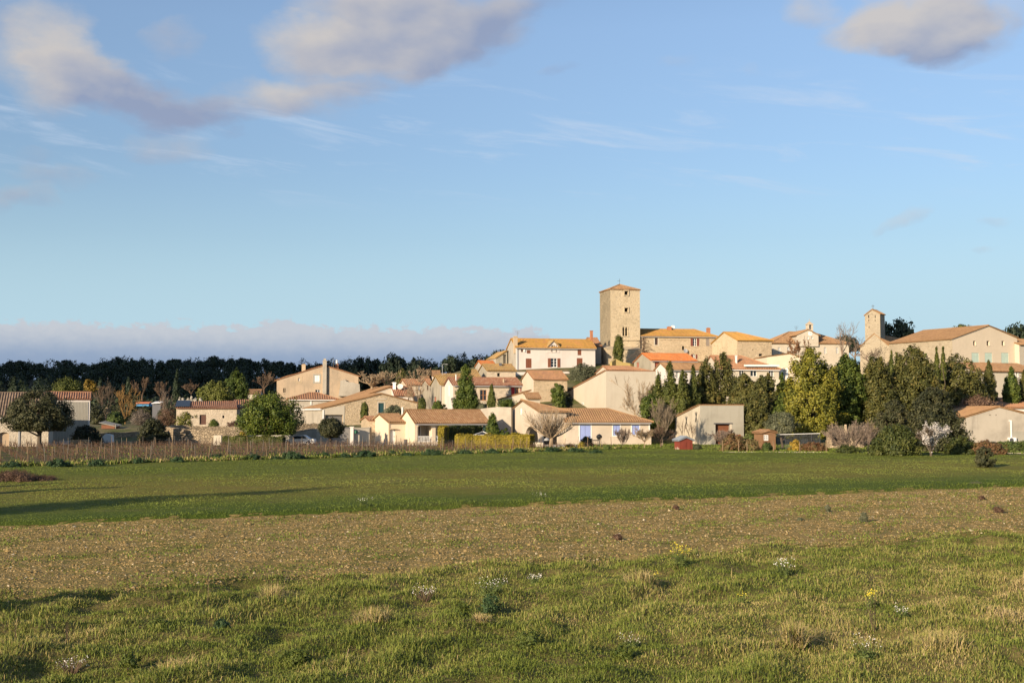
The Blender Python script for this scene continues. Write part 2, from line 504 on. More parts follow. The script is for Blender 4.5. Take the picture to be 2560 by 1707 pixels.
MT['cap'] = stucco('chimney render', (.50, .38, .25), (.3, .24, .16), .4, .3)
MT['brick'] = plain('chimney brick', (.40, .17, .085), .8, 0, .3)
MT['gravel'] = stucco('pale gravel', (.50, .43, .33), (.36, .31, .23), .3, .0)
MT['cloth'] = plain('white cloth', (.78, .76, .72), .7)
MT['blue'] = plain('blue sheet', (.05, .22, .42), .6)
MT['orange'] = plain('orange plastic', (.55, .16, .05), .5)
MT['green'] = plain('green plastic', (.06, .22, .13), .5)
MT['black'] = plain('black plastic', (.02, .02, .02), .4)
# ------------------------------------------------------------------ ground
rngG = np.random.default_rng(5)
def waves(n, lo, hi, seed):
    r = np.random.default_rng(seed)
    a = r.uniform(0, 2 * np.pi, n); L = np.exp(r.uniform(np.log(lo), np.log(hi), n)); p = r.uniform(0, 2 * np.pi, n)
    kx, ky = np.cos(a) * 2 * np.pi / L, np.sin(a) * 2 * np.pi / L
    am = L / hi
    def f(x, y):
        x = np.asarray(x, float); y = np.asarray(y, float)
        o = np.zeros(np.broadcast(x, y).shape)
        for i in range(n): o = o + am[i] * np.sin(kx[i] * x + ky[i] * y + p[i])
        return o / np.sqrt(n / 2) / am.mean() * .5
    return f
W5 = waves(18, .55, 1.9, 9); W1 = waves(16, 1.0, 4.5, 1); W2 = waves(14, .35, 1.2, 2); W3 = waves(14, 3, 16, 3)
WT = waves(22, .8, 6, 4); WB = waves(16, 8, 40, 6)
QX, QY = -0.462, 0.887                     # the strips of field run obliquely: q grows across them
def Q(x, y): return QX * np.asarray(x, float) + QY * np.asarray(y, float)
Q0, Q1 = 29.4, 47.2
def relief(x, y):
    q = Q(x, y); y = np.asarray(y, float)
    near = 1 - ss(Q0 - .5, Q0 + 1.2, q)
    mid = ss(Q0 - .5, Q0 + 1, q) * (1 - ss(Q1 - .5, Q1 + .8, q))
    far = ss(Q1 - .5, Q1 + 1, q) * (1 - ss(120, 150, y))
    step = .16 * ss(Q1 - .25, Q1 + .5, q + .1 * W1(x, y)) * (1 - ss(120, 160, y))     # the meadow stands a little above the tilled strip
    return near * (.10 * W1(x, y) + .065 * W5(x, y) + .02 * W2(x, y)) + mid * (.018 * W1(x, y) + .03 * W2(x, y)) + far * (.03 * W3(x, y) + .016 * W1(x, y)) + step
def H(x, y): return G(x, y) + relief(x, y)
YB_X = [-130, -60, -36.8, 4.1, 12, 19, 22, 48, 90, 140]
YB_Y = [30, 68, 88.9, 126.5, 137, 139.5, 121.5, 115, 111, 108]
def YB(x): return np.interp(x, YB_X, YB_Y)            # far edge of the meadow
VB = 153.0                                                # back of the vineyard

def groundmat(name, kind):
    m, nt, b = newmat(name)
    N, put, M, MIX, NOISE, SS, SCALE = tree_of(nt)
    g = N('ShaderNodeNewGeometry'); P = g.outputs['Position']
    s = N('ShaderNodeSeparateXYZ'); nt.links.new(P, s.inputs[0])
    q = M('ADD', M('MULTIPLY', s.outputs[0], QX), M('MULTIPLY', s.outputs[1], QY))
    n1 = NOISE(P, .35, 5, .6); n2 = NOISE(P, 1.6, 5, .65); n3 = NOISE(P, 7.0, 4, .65); n0 = NOISE(P, .07, 4, .55)
    f0, f1, f2, f3 = n0.outputs['Fac'], n1.outputs['Fac'], n2.outputs['Fac'], n3.outputs['Fac']
    if kind == 'field':
        c = MIX(SS(f2, .35, .65), (.305, .215, .078), (.215, .158, .055))
        c = MIX(SS(f3, .52, .72), c, (.46, .32, .14))
        gr = SS(M('ADD', M('ADD', M('MULTIPLY', f1, .55), M('MULTIPLY', f2, .5)), M('MULTIPLY', f3, .22)), .60, .74)
        c = MIX(M('MULTIPLY', gr, .8), c, MIX(f3, (.14, .135, .024), (.19, .165, .038)))
        h = M('ADD', M('MULTIPLY', f3, .6), f2)
        bump(nt, b, h, .9, .09)
    elif kind == 'meadow':
        c = MIX(SS(f2, .3, .7), (.096, .118, .015), (.138, .148, .022))
        strw = M('MULTIPLY', SS(M('ADD', q, M('MULTIPLY', M('SUBTRACT', f1, .5), 8)), 52, 60), SS(M('ADD', q, M('MULTIPLY', M('SUBTRACT', f0, .5), 30)), 82, 68))
        c = MIX(M('MULTIPLY', strw, SS(f1, .3, .62, .35, .85)), c, (.198, .155, .033))
        c = MIX(SS(M('ADD', q, M('MULTIPLY', M('SUBTRACT', f1, .5), 6)), 55, 49), c, (.072, .104, .012))
        c = MIX(M('MULTIPLY', SS(f1, .56, .70), .5), c, (.14, .115, .05))
        c = MIX(M('MULTIPLY', SS(f0, .45, .65), .5), c, (.138, .148, .028))
        c = MIX(M('MULTIPLY', SS(f3, .55, .75), .5), c, (.05, .07, .010))
        bump(nt, b, M('ADD', f2, M('MULTIPLY', f3, .8)), .8, .10)
    elif kind == 'vine':
        c = MIX(SS(f2, .35, .65), (.19, .125, .07), (.13, .09, .05))
        c = MIX(SS(f1, .42, .6), c, (.065, .085, .025))
        c = MIX(M('MULTIPLY', SS(f3, .5, .7), .5), c, (.22, .17, .09))
        bump(nt, b, M('ADD', f2, f3), .8, .1)
    else:
        near = MIX(SS(f2, .38, .6), (.105, .10, .024), (.19, .145, .055))
        near = MIX(M('MULTIPLY', SS(f3, .5, .7), .6), near, (.22, .165, .07))
        far = MIX(SS(f1, .38, .62), (.20, .16, .09), (.085, .10, .03))
        far = MIX(M('MULTIPLY', SS(f3, .5, .7), .4), far, (.26, .20, .12))
        wood = MIX(f1, (.055, .05, .03), (.10, .08, .045))
        c = MIX(SS(s.outputs[1], 60, 110), near, far)
        c = MIX(SS(s.outputs[1], 330, 400), c, wood)
        bump(nt, b, M('ADD', f2, M('MULTIPLY', f3, .5)), .7, .1)
    nt.links.new(c, b.inputs['Base Color'])
    b.inputs['Roughness'].default_value = .95
    b.inputs['Specular IOR Level'].default_value = .1
    return m
def gridmesh(name, X, Y, Z, mat, kind='structure'):
    r, c = X.shape
    V = np.stack([X, Y, Z], -1).reshape(-1, 3)
    i = np.arange((r - 1) * (c - 1)); a = (i // (c - 1)) * c + i % (c - 1)
    Fq = np.stack([a, a + 1, a + c + 1, a + c], 1)
    o = np_mesh(name, V, Fq, mat, smooth=True)
    o['kind'] = kind
    return o
def wob(x, s): return .45 * np.sin(x * .9 + s) + .3 * np.sin(x * 2.3 + 2 * s) + .25 * np.sin(x * 5.1 + s * 3)
def ylo(x): return (Q0 - QX * x) / QY + .9 * wob(x, 1.0)
def ymid(x): return (Q1 - QX * x) / QY + .12 * wob(x, 2.2)
xs = np.unique(np.concatenate([np.linspace(-5000, -400, 24), np.linspace(-400, -60, 70), np.arange(-60, -22, .5), np.arange(-22, 22, .2), np.arange(22, 60.1, .5), np.linspace(60, 400, 70), np.linspace(400, 5000, 24)]))
ys = np.unique(np.concatenate([np.linspace(-1500, 0, 20), np.arange(0, 14, .4), np.arange(14, 47, .16), np.arange(47, 50, .4), np.arange(50, 180, 1.5), np.arange(180, 700, 6), np.linspace(700, 9000, 50)]))
X, Y = np.meshgrid(xs, ys)
Z = H(X, Y)
inside = (Y > ylo(X) + .8) & (Y < np.where(X < 4, VB, YB(X)) - 1.0) & (abs(X) < 128)
Z = Z - .3 * inside
gridmesh('ground', X, Y, Z, groundmat('ground', 'base'))
def strip(name, x0, x1, nx, ya, yb, ny, lift, mat):
    x = np.linspace(x0, x1, nx); t = np.linspace(0, 1, ny)
    X = np.broadcast_to(x, (ny, nx)); Y = ya(x)[None] + (yb(x) - ya(x))[None] * t[:, None]
    gridmesh(name, X, Y, H(X, Y) + lift, mat)
strip('ploughed_field', -62, 75, 460, ylo, lambda x: ymid(x) + .3, 90, .012, groundmat('ploughed soil', 'field'))
strip('meadow', -75, 118, 380, ymid, lambda x: np.maximum(YB(x), ymid(x) + .5), 160, .02, groundmat('meadow', 'meadow'))
strip('vineyard_soil', -105, 12, 200, lambda x: YB(x) - .5, lambda x: np.maximum(VB - ss(-6, 12, x) * 14, YB(x) + .5), 80, .03, groundmat('vineyard soil', 'vine'))

# ------------------------------------------------------------------ grasses, clods and stones as ground cover
M_grass = foliage('grass blades', [(.055, .068, .008), (.112, .150, .021), (.20, .222, .044), (.35, .275, .10), (.47, .35, .185)], .65, .2)
M_clod = foliage('clods and stones', [(.15, .10, .040), (.265, .18, .066), (.38, .265, .112), (.50, .375, .19), (.66, .55, .38)], .95, .05)
M_flow = foliage('small flowers', [(.75, .72, .66), (.70, .64, .60), (.62, .55, .12)], .8, .1)
def blades(px, py, hgt, wid, tint, rng, lean=.55, z=None):
    n = len(px)
    z = H(px, py) if z is None else z
    a = rng.uniform(0, 2 * np.pi, n)
    dx, dy = np.cos(a), np.sin(a)
    la = rng.uniform(0, 2 * np.pi, n); ll = np.abs(rng.normal(0, lean, n)) * hgt
    mx, my = px + np.cos(la) * ll * .35, py + np.sin(la) * ll * .35
    tx, ty = px + np.cos(la) * ll, py + np.sin(la) * ll
    b0 = np.stack([px - dx * wid, py - dy * wid, z - .03], 1); b1 = np.stack([px + dx * wid, py + dy * wid, z - .03], 1)
    m0 = np.stack([mx - dx * wid * .8, my - dy * wid * .8, z + hgt * .6], 1); m1 = np.stack([mx + dx * wid * .8, my + dy * wid * .8, z + hgt * .6], 1)
    tp = np.stack([tx, ty, z + hgt * np.maximum(.35, 1 - .35 * (ll / hgt) ** 2)], 1)
    tp2 = tp + np.stack([dx * wid * .25, dy * wid * .25, 0 * z], 1)
    V = np.stack([b0, b1, m1, m0, tp, tp2], 1).reshape(-1, 3)
    i = np.arange(n) * 6
    Fq = np.concatenate([np.stack([i, i + 1, i + 2, i + 3], 1), np.stack([i + 3, i + 2, i + 5, i + 4], 1)])
    T = np.repeat(tint, 6)
    T = T + np.tile(np.array([-.06, -.06, 0, 0, .05, .05]), n)
    return V, Fq, np.clip(T, 0, 1)
def in_view(x, y): return np.abs(x) < y * .50 + 5
rng = np.random.default_rng(11)
# rough grass in front: tussocks
n = 940000
py = 14.5 + 31 * rng.random(n) ** 1.45; px = (rng.random(n) * 2 - 1) * (py * .48 + 4)
# gather toward tussock centres
nt_ = 12000
ty_ = 15 + 31 * rng.random(nt_) ** 1.3; tx_ = (rng.random(nt_) * 2 - 1) * (ty_ * .48 + 4)
n4 = int(n * .36); k = rng.integers(0, nt_, n4); sp_ = .07 + .16 * rng.random(nt_)[k] ** 2
px[:n4] = tx_[k] + rng.normal(0, 1, n4) * sp_; py[:n4] = ty_[k] + rng.normal(0, 1, n4) * sp_
keep = (py < ylo(px) + rng.normal(-.1, .6, n))
px, py = px[keep], py[keep]
p1, p2, pb = WT(px, py), W1(px + 31, py - 7), WB(px, py)
hz = .058 + .030 * np.clip(p1, -1.2, 1.5) + .026 * np.clip(W5(px, py), -1, 1.5)
hz = np.clip(hz * np.exp(rng.normal(-.15, .42, len(px))), .035, .30)
dry = p2 * .55 + .55 * pb + .25 * (px / 14) + rng.normal(0, .35, len(px))
tint = np.clip(.40 + .07 * np.clip(p1, -1.5, 1.5) + .10 * W5(px + 3, py) * .7 + rng.normal(0, .14, len(px)) + np.clip((dry - .25) * .34, 0, .42) + .10 * W3(px, py) - .16 * np.clip(W1(px - 9, py + 4) - .35, 0, 1), .02, 1)
wid = .0030 + .00013 * py
V, Fq, T = blades(px, py, hz, wid, tint, rng, 1.15)
tag(np_mesh('rough_grass', V, Fq, M_grass, tint=T), 'rough green and straw coloured grass in the foreground', 'grass', kind='stuff')
# tilled strip: sparse weeds
n = 130000
px = rng.uniform(-29, 36, n); py = ylo(px) + (ymid(px) - ylo(px)) * rng.random(n)
d = WT(px, py) + .6 * W1(px + 5, py) + rng.normal(0, .5, n)
keep = in_view(px, py) & (d > .6)
px, py = px[keep], py[keep]
V, Fq, T = blades(px, py, rng.uniform(.02, .075, len(px)), .012 + .0002 * py, np.clip(rng.normal(.30, .12, len(px)), 0, .7), rng, .9)
tag(np_mesh('weeds', V, Fq, M_grass, tint=T), 'sparse low weeds on the brown tilled strip', 'weeds', kind='stuff')
n = 175000
px = rng.uniform(-29, 36, n); py = ylo(px) - .6 + (ymid(px) - ylo(px) + .3) * rng.random(n)
keep = in_view(px, py) & (WT(px, py) - .3 * W1(px, py) + rng.normal(0, .5, n) < .7)
px, py = px[keep], py[keep]; n = len(px)
r = .016 + .030 * rng.random(n) ** 2 + .05 * (rng.random(n) > .985) * rng.random(n)
base = np.array([[1, 0, 0], [0, 1, 0], [-1, 0, 0], [0, -1, 0], [0, 0, 1.0]])
jit = rng.uniform(.55, 1.4, (n, 5, 3))
a = rng.uniform(0, 6.28, n); ca, sa = np.cos(a), np.sin(a)
L = base[None] * jit * r[:, None, None]
L[:, 4, :2] = rng.normal(0, .35, (n, 2)) * r[:, None]
L[:, 4, 2] *= .8
V = np.stack([px[:, None] + L[..., 0] * ca[:, None] - L[..., 1] * sa[:, None], py[:, None] + L[..., 0] * sa[:, None] + L[..., 1] * ca[:, None], H(px, py)[:, None] + .008 + L[..., 2]], -1).reshape(-1, 3)
i = np.arange(n) * 5
Fq = np.concatenate([np.stack([i + j, i + (j + 1) % 4, i + 4], 1) for j in range(4)])
tt = np.clip(rng.normal(.42, .17, n) + .5 * (rng.random(n) > .975), 0, 1)
tag(np_mesh('clods', V, Fq, M_clod, tint=np.repeat(tt, 5)), 'brown clods and pale stones on the tilled strip', 'soil clods', kind='stuff')
# meadow: short grass
n = 460000
py = 36 + 102 * rng.random(n) ** 1.5; px = (rng.random(n) * 2 - 1) * (py * .48 + 5)
keep = (py > ymid(px) - .1) & (py < YB(px) + .8)
px, py = px[keep], py[keep]; q = Q(px, py)
hh = rng.uniform(.025, .065, len(px)) * (1 + .9 * np.exp(-((q - Q1) / 1.3) ** 2)) * (1 + .4 * np.clip(W3(px, py), -1, 1))
olive = ss(53, 60, q + 3 * W3(px, py)) * (1 - ss(70, 84, q + 6 * W3(px, py)))
tint = np.clip(.27 + .14 * olive + .05 * WT(px, py) + .06 * WB(px, py) + rng.normal(0, .045, len(px)) - .06 * np.exp(-((q - 49.5) / 2.5) ** 2), 0, .6)
V, Fq, T = blades(px, py, hh, .003 + .00020 * py, tint, rng, 1.1)
tag(np_mesh('meadow_grass', V, Fq, M_grass, tint=T), 'short green grass of the meadow behind the tilled strip', 'grass', kind='stuff')
# taller tawny grass along the front of the vineyard
n = 26000
px = rng.uniform(-62, 14, n); py = YB(px) + rng.uniform(-.8, 2.2, n)
d = W1(px, py) + rng.normal(0, .5, n)
hh = np.clip(rng.uniform(.10, .34, n) * (1 + .4 * d), .05, .5)
tint = np.clip(np.where(rng.random(n) > .66 - .2 * W3(px, py), .82, .25) + rng.normal(0, .1, n), 0, 1)
V, Fq, T = blades(px, py, hh, np.full(n, .035), tint, rng, .7)
tag(np_mesh('verge_grass', V, Fq, M_grass, tint=T), 'tawny dry grass along the front edge of the vineyard', 'grass', kind='stuff')
n = 30000
px = rng.uniform(-75, 10, n); py = YB(px) + 1 + rng.random(n) * np.maximum(VB - ss(-6, 12, px) * 14 - YB(px), 1)
keep = W1(px, py) + .5 * W3(px, py) + rng.normal(0, .4, n) > .35
px, py = px[keep], py[keep]
V, Fq, T = blades(px, py, rng.uniform(.05, .22, len(px)), np.full(len(px), .04), np.clip(rng.normal(.34, .16, len(px)), 0, 1), rng, .8)
tag(np_mesh('vineyard_weeds', V, Fq, M_grass, tint=T), 'green weeds growing between the vine rows', 'weeds', kind='stuff')
# lawn and scrub round the first houses
n = 30000
px = rng.uniform(8, 75, n); py = np.maximum(YB(px), 118) + rng.random(n) ** 1.2 * 40
tint = np.clip(rng.normal(.24, .10, n) + .12 * W3(px, py), 0, 1)
V, Fq, T = blades(px, py, rng.uniform(.04, .16, n), np.full(n, .05), tint, rng, .8)
tag(np_mesh('lawn_grass', V, Fq, M_grass, tint=T), 'lawn grass in front of the barn and the pink house', 'grass', kind='stuff')
# ------------------------------------------------------------------ buildings
ZV = Vector((0, 0, 1))
PER = .30
def roof_sheet(mb, uv, poly, eave, amp=.06, thick=.10, seed=0, flat=False):
    """one roof slope of barrel tiles: poly is a convex outline in space, eave the direction along the eaves"""
    poly = [Vector(p) for p in poly]
    n = (poly[1] - poly[0]).cross(poly[2] - poly[0]).normalized()
    if n.z < 0: n = -n
    e = eave.normalized(); t = n.cross(e)
    if t.z < 0: t = -t
    o = poly[0]
    P2 = [((p - o).dot(e), (p - o).dot(t)) for p in poly]
    mb.prism([p + n * .01 for p in poly], n * (thick - .02))
    uv += [(0, 0)] * (2 * len(poly))
    if flat: return
    smin, smax = min(p[0] for p in P2), max(p[0] for p in P2)
    k = max(2, int((smax - smin) / (PER / 4)))
    ks = sorted(set([smin + (smax - smin) * i / k for i in range(k + 1)] + [p[0] for p in P2]))
    r = random.Random(seed); prev = None
    NT = 4
    for s in ks:
        tt = []
        m = len(P2)
        for i in range(m):
            (s0, t0), (s1, t1) = P2[i], P2[(i + 1) % m]
            if abs(s1 - s0) < 1e-9:
                if abs(s - s0) < 1e-6: tt += [t0, t1]
            elif min(s0, s1) - 1e-6 <= s <= max(s0, s1) + 1e-6:
                tt.append(t0 + (t1 - t0) * (s - s0) / (s1 - s0))
        if not tt: continue
        ta, tb = min(tt), max(tt)
        h = thick + amp * (1 + math.cos(2 * math.pi * s / PER)) * .9
        vs = []
        for j in range(NT + 1):
            q = ta + (tb - ta) * j / NT
            sag = .055 * math.sin(s * .7 + seed) * math.sin(q * 1.1 + seed * 2) + r.uniform(-.008, .008)
            vs.append(o + e * s + t * q + n * (h + sag))
            uv.append((s + seed * 3.7, q))
        b = mb.add(vs, [])
        if prev is not None:
            for j in range(NT): mb.f.append((prev + j, b + j, b + j + 1, prev + j + 1))
        prev = b
ROOF = roof_sheet
class House:
    def __init__(s, name, label, cat, u, vE, Y, yaw, u1=None, W=None, u0=None, L=8.0, roof='side', vR=None, zR=None, rf=.5, vE2=None, zE2=None, wall='cream', side=None, tile='t_brown',
                 ov=.35, og=.18, zb=None, group=None, inset=None, inset2=None, drop=1.2, gutter=None):
        a = math.radians(yaw)
        s.P = at(u, vE, Y); s.d = Vector((math.cos(a), math.sin(a), 0)); s.b = Vector((-math.sin(a), math.cos(a), 0))
        s.W = W if W is not None else solve_u(s.P, s.d, u1)
        s.L = solve_u(s.P, s.b, u0) if u0 is not None else L
        s.zE = s.P.z
        s.roof, s.rf, s.ov, s.og, s.tile, s.wall, s.side = roof, rf, ov, og, tile, wall, side or wall
        if zR is None and vR is not None:
            if roof in ('side', 'hip', 'hipR', 'hipL', 'pyr'): q = s.P + s.b * (s.L * rf)
            elif roof == 'front': q = s.P + s.d * (s.W * rf)
            elif roof == 'shedb': q = s.P + s.b * s.L
            elif roof == 'shedR': q = s.P + s.d * s.W
            else: q = s.P
            if roof == 'pyr': q = q + s.d * (s.W / 2)
            zR = z_at(q.x, q.y, vR)
        s.zR = zR if zR is not None else s.zE
        s.zE2 = s.zE
        if vE2 is not None:
            q = s.P + s.d * s.W; s.zE2 = z_at(q.x, q.y, vE2)
        if zE2 is not None: s.zE2 = zE2
        c = [s.pt(0, 0), s.pt(s.W, 0), s.pt(0, s.L), s.pt(s.W, s.L)]
        s.zb = zb if zb is not None else min(gz(p.x, p.y) for p in c) - drop
        zg = min(gz(c[0].x, c[0].y), gz(c[1].x, c[1].y))
        s.root = empty(name, (s.P.x, s.P.y, max(zg, s.zb)), label, cat, group)
        s.inset = inset if inset is not None else s.L / 2
        s.inset2 = inset2 if inset2 is not None else s.inset
        s.holes = {'F': [], 'L': [], 'R': []}; s.gutter = gutter
        s.walls = None
    def pt(s, x, y, z=None):
        p = s.P + s.d * x + s.b * y
        if z is not None: p.z = z
        return p
    def face(s, f):
        """origin, direction along the wall, outward normal"""
        if f == 'F': return s.pt(0, 0), s.d, -s.b
        if f == 'L': return s.pt(0, s.L), -s.b, -s.d
        return s.pt(s.W, 0), s.b, s.d
    def hit(s, f, u, v):
        o, t, n = s.face(f)
        r = ray(u, v); c = Vector((0, 0, CAMZ))
        k = (o - c).dot(n) / r.dot(n)
        p = c + r * k
        return (p - o).dot(t), p.z
    def Yat(s, u):
        o, t, n = s.face('F'); r = ray(u, 1000); c = Vector((0, 0, CAMZ))
        return (r * ((o - c).dot(n) / r.dot(n))).y
    def outline(s, f):
        z0 = s.zb
        if f == 'F':
            if s.roof == 'front': return [(0, z0), (s.W, z0), (s.W, s.zE2), (s.W * s.rf, s.zR), (0, s.zE)]
            if s.roof == 'shedR': return [(0, z0), (s.W, z0), (s.W, s.zR), (0, s.zE)]
            return [(0, z0), (s.W, z0), (s.W, s.zE), (0, s.zE)]
        # left/right walls run along b; for L the wall coordinate starts at the far corner
        zl = s.zE if f == 'L' else s.zE2
        if s.roof == 'shedR' and f == 'R': zl = s.zR
        far, near, rid = (s.zb, s.zb, None)
        if s.roof == 'side' or (s.roof == 'hipR' and f == 'L') or (s.roof == 'hipL' and f == 'R'):
            zf = getattr(s, 'zBack', s.zE)
            pts = [(0, z0), (s.L, z0), (s.L, s.zE), (s.L * (1 - s.rf), s.zR), (0, zf)]
        elif s.roof == 'shedb':
            pts = [(0, z0), (s.L, z0), (s.L, s.zE), (0, s.zR)]
        else:
            pts = [(0, z0), (s.L, z0), (s.L, zl), (0, zl)]
        if f == 'R':
            pts = [(s.L - x, z) for x, z in pts]
        return pts
    def build_walls(s):
        parts = {}
        for f in 'FLR':
            o, t, n = s.face(f)
            mat = s.wall if f == 'F' else s.side
            mb = parts.setdefault(mat, MB())
            ol = [o + t * x + ZV * (z - o.z) for x, z in s.outline(f)]
            loops = [ol]
            for (x0, z0, x1, z1, dp, arch) in s.holes[f]:
                if arch:
                    cx, rx = (x0 + x1) / 2, (x1 - x0) / 2
                    hp = [(x0, z0), (x1, z0)] + [(cx + rx * math.cos(q), z1 - arch + arch * math.sin(q)) for q in [math.pi * i / 10 for i in range(11)]]
                else: hp = [(x0, z0), (x1, z0), (x1, z1), (x0, z1)]
                loops.append([o + t * x + ZV * (z - o.z) for x, z in hp])
            allv = [p for l in loops for p in l]
            tri = tessellate_polygon(loops)
            mb.add(allv, [tuple(q) for q in tri])
            for l, h in zip(loops[1:], s.holes[f]):
                k = len(l); dp = h[4]
                mb.add(l + [p - n * dp for p in l], [(i, (i + 1) % k, k + (i + 1) % k, k + i) for i in range(k)])
        # back wall
        mb = parts[s.side]
        zt = s.zR if s.roof == 'shedb' else s.zE
        if s.roof == 'front':
            mb.add([s.pt(0, s.L, s.zb), s.pt(s.W, s.L, s.zb), s.pt(s.W, s.L, s.zE2), s.pt(s.W * s.rf, s.L, s.zR), s.pt(0, s.L, s.zE)], [(0, 1, 2, 3, 4)])
        elif s.roof == 'shedR':
            mb.add([s.pt(0, s.L, s.zb), s.pt(s.W, s.L, s.zb), s.pt(s.W, s.L, s.zR), s.pt(0, s.L, s.zE)], [(0, 1, 2, 3)])
        else:
            mb.quad(s.pt(0, s.L, s.zb), s.pt(s.W, s.L, s.zb), s.pt(s.W, s.L, zt), s.pt(0, s.L, zt))
        for i, (m, b) in enumerate(parts.items()):
            b.build('wall' if i == 0 else 'side_wall', MT[m], s.root)
    def build_roof(s):
        mb = MB(); uv = []
        roof_sheet = (lambda *a, **k: ROOF(*a, flat=True, **k)) if s.tile in ('tower', 'cream', 'grey') else ROOF
        ov, og = s.ov, s.og
        sd = (hash(s.tile) % 7) + len(s.root.name)
        sd = sum(map(ord, s.root['label'])) % 13
        lift = .03
        if s.roof in ('side', 'hip', 'hipR', 'hipL', 'pyr'):
            yr = s.L * s.rf
            k1 = (s.zR - s.zE) / yr; k2 = (s.zR - s.zE) / (s.L - yr)
            z1 = s.zE - k1 * ov + lift; z2 = s.zE - k2 * ov + lift; zr = s.zR + lift
            il = s.inset if s.roof in ('hip', 'hipL') else -og
            ir = s.inset2 if s.roof in ('hip', 'hipR') else -og
            if s.roof == 'pyr': il = ir = s.W / 2
            gl = ov if il > 0 else og; gr = ov if ir > 0 else og
            A, B = s.pt(-gl, -ov, z1), s.pt(s.W + gr, -ov, z1)
            C, D = s.pt(s.W + gr, s.L + ov, z2), s.pt(-gl, s.L + ov, z2)
            R0, R1 = s.pt(il, yr, zr), s.pt(s.W - ir, yr, zr)
            if s.roof == 'pyr':
                R1 = R0
                roof_sheet(mb, uv, [A, B, R0], s.d, seed=sd); roof_sheet(mb, uv, [C, D, R0], s.d, seed=sd + 1)
            else:
                roof_sheet(mb, uv, [A, B, R1, R0], s.d, seed=sd); roof_sheet(mb, uv, [C, D, R0, R1], s.d, seed=sd + 1)
            if il > 0: roof_sheet(mb, uv, [D, A, R0], s.b, seed=sd + 2)
            if ir > 0: roof_sheet(mb, uv, [B, C, R1], s.b, seed=sd + 3)
            lines = ([(R0, R1)] if R0 != R1 else []) + ([(A, R0), (D, R0)] if il > 0 else []) + ([(B, R1), (C, R1)] if ir > 0 else [])
        elif s.roof == 'front':
            xr = s.W * s.rf
            k1 = (s.zR - s.zE) / xr; k2 = (s.zR - s.zE2) / (s.W - xr)
            A, D = s.pt(-ov, -og, s.zE - k1 * ov + lift), s.pt(-ov, s.L + og, s.zE - k1 * ov + lift)
            B, C = s.pt(s.W + ov, -og, s.zE2 - k2 * ov + lift), s.pt(s.W + ov, s.L + og, s.zE2 - k2 * ov + lift)
            R0, R1 = s.pt(xr, -og, s.zR + lift), s.pt(xr, s.L + og, s.zR + lift)
            roof_sheet(mb, uv, [D, A, R0, R1], s.b, seed=sd); roof_sheet(mb, uv, [B, C, R1, R0], s.b, seed=sd + 1)
            lines = [(R0, R1)]
        elif s.roof == 'shedb':
            k = (s.zR - s.zE) / s.L
            A, B = s.pt(-og, -ov, s.zE - k * ov + lift), s.pt(s.W + og, -ov, s.zE - k * ov + lift)
            C, D = s.pt(s.W + og, s.L + .1, s.zR + k * .1 + lift), s.pt(-og, s.L + .1, s.zR + k * .1 + lift)
            roof_sheet(mb, uv, [A, B, C, D], s.d, seed=sd); lines = []
        else:   # shedR: rises to the right
            k = (s.zR - s.zE) / s.W
            A, D = s.pt(-ov, -og, s.zE - k * ov + lift), s.pt(-ov, s.L + og, s.zE - k * ov + lift)
            B, C = s.pt(s.W + .1, -og, s.zR + k * .1 + lift), s.pt(s.W + .1, s.L + og, s.zR + k * .1 + lift)
            roof_sheet(mb, uv, [A, B, C, D], s.b, seed=sd); lines = []
        for p, q in lines:
            n0 = len(mb.v)
            mb.tube([p + ZV * .13, (p + q) / 2 + ZV * (.11), q + ZV * .13], .12, 6)
            uv += [(i * .37 % 5, i * .21 % 3) for i in range(len(mb.v) - n0)]
        s.roof_obj = mb.build('roof', MT[s.tile], s.root, uv=uv)
        if s.gutter and s.roof in ('side', 'hipR', 'hip', 'hipL', 'shedb'):
            g = MB(); z = s.zE - (s.zR - s.zE) / (s.L * s.rf) * ov - .02
            g.tube([s.pt(-.1, -ov - .06, z), s.pt(s.W + .1, -ov - .06, z - .03)], .075, 6)
            g.build('gutter', MT[s.gutter], s.root)
        return s.roof_obj
    def rect(s, f, u0, v0, u1, v1):
        x0, z1 = s.hit(f, u0, v0); x1, z0 = s.hit(f, u1, v1)
        return min(x0, x1), min(z0, z1), max(x0, x1), max(z0, z1)
    def _box(s, mb, f, x0, z0, x1, z1, y0, y1):
        """a block on the wall from y0 (inwards negative) to y1 (outwards)"""
        o, t, n = s.face(f)
        c = o + t * ((x0 + x1) / 2) + n * ((y0 + y1) / 2); c.z = (z0 + z1) / 2
        mb.box(c, x1 - x0, abs(y1 - y0), z1 - z0, t, n, ZV)
    def leaf(s, f, x0, z0, x1, z1, y, mat, name='shutter', rails=True):
        mb = MB()
        s._box(mb, f, x0, z0, x1, z1, y, y + .05)
        if rails:
            for k in (.2, .8):
                zc = z0 + (z1 - z0) * k
                s._box(mb, f, x0 + .03, zc - .05, x1 - .03, zc + .05, y + .05, y + .075)
        return mb.build(name, MT[mat], s.root)
    def window(s, f, x0, z0, x1, z1, frame='wood_w', depth=.2, nx=2, nz=3, name='window', bar=.05):
        s.holes[f].append((x0, z0, x1, z1, depth + .05, 0))
        mb = MB(); e = .07
        s._box(mb, f, x0, z0, x0 + e, z1, -depth, -depth + .06); s._box(mb, f, x1 - e, z0, x1, z1, -depth, -depth + .06)
        s._box(mb, f, x0 + e, z0, x1 - e, z0 + e, -depth, -depth + .055); s._box(mb, f, x0 + e, z1 - e, x1 - e, z1, -depth, -depth + .055)
        for i in range(1, nx):
            xc = x0 + (x1 - x0) * i / nx; s._box(mb, f, xc - bar * 1.1, z0 + e, xc + bar * 1.1, z1 - e, -depth, -depth + .05)
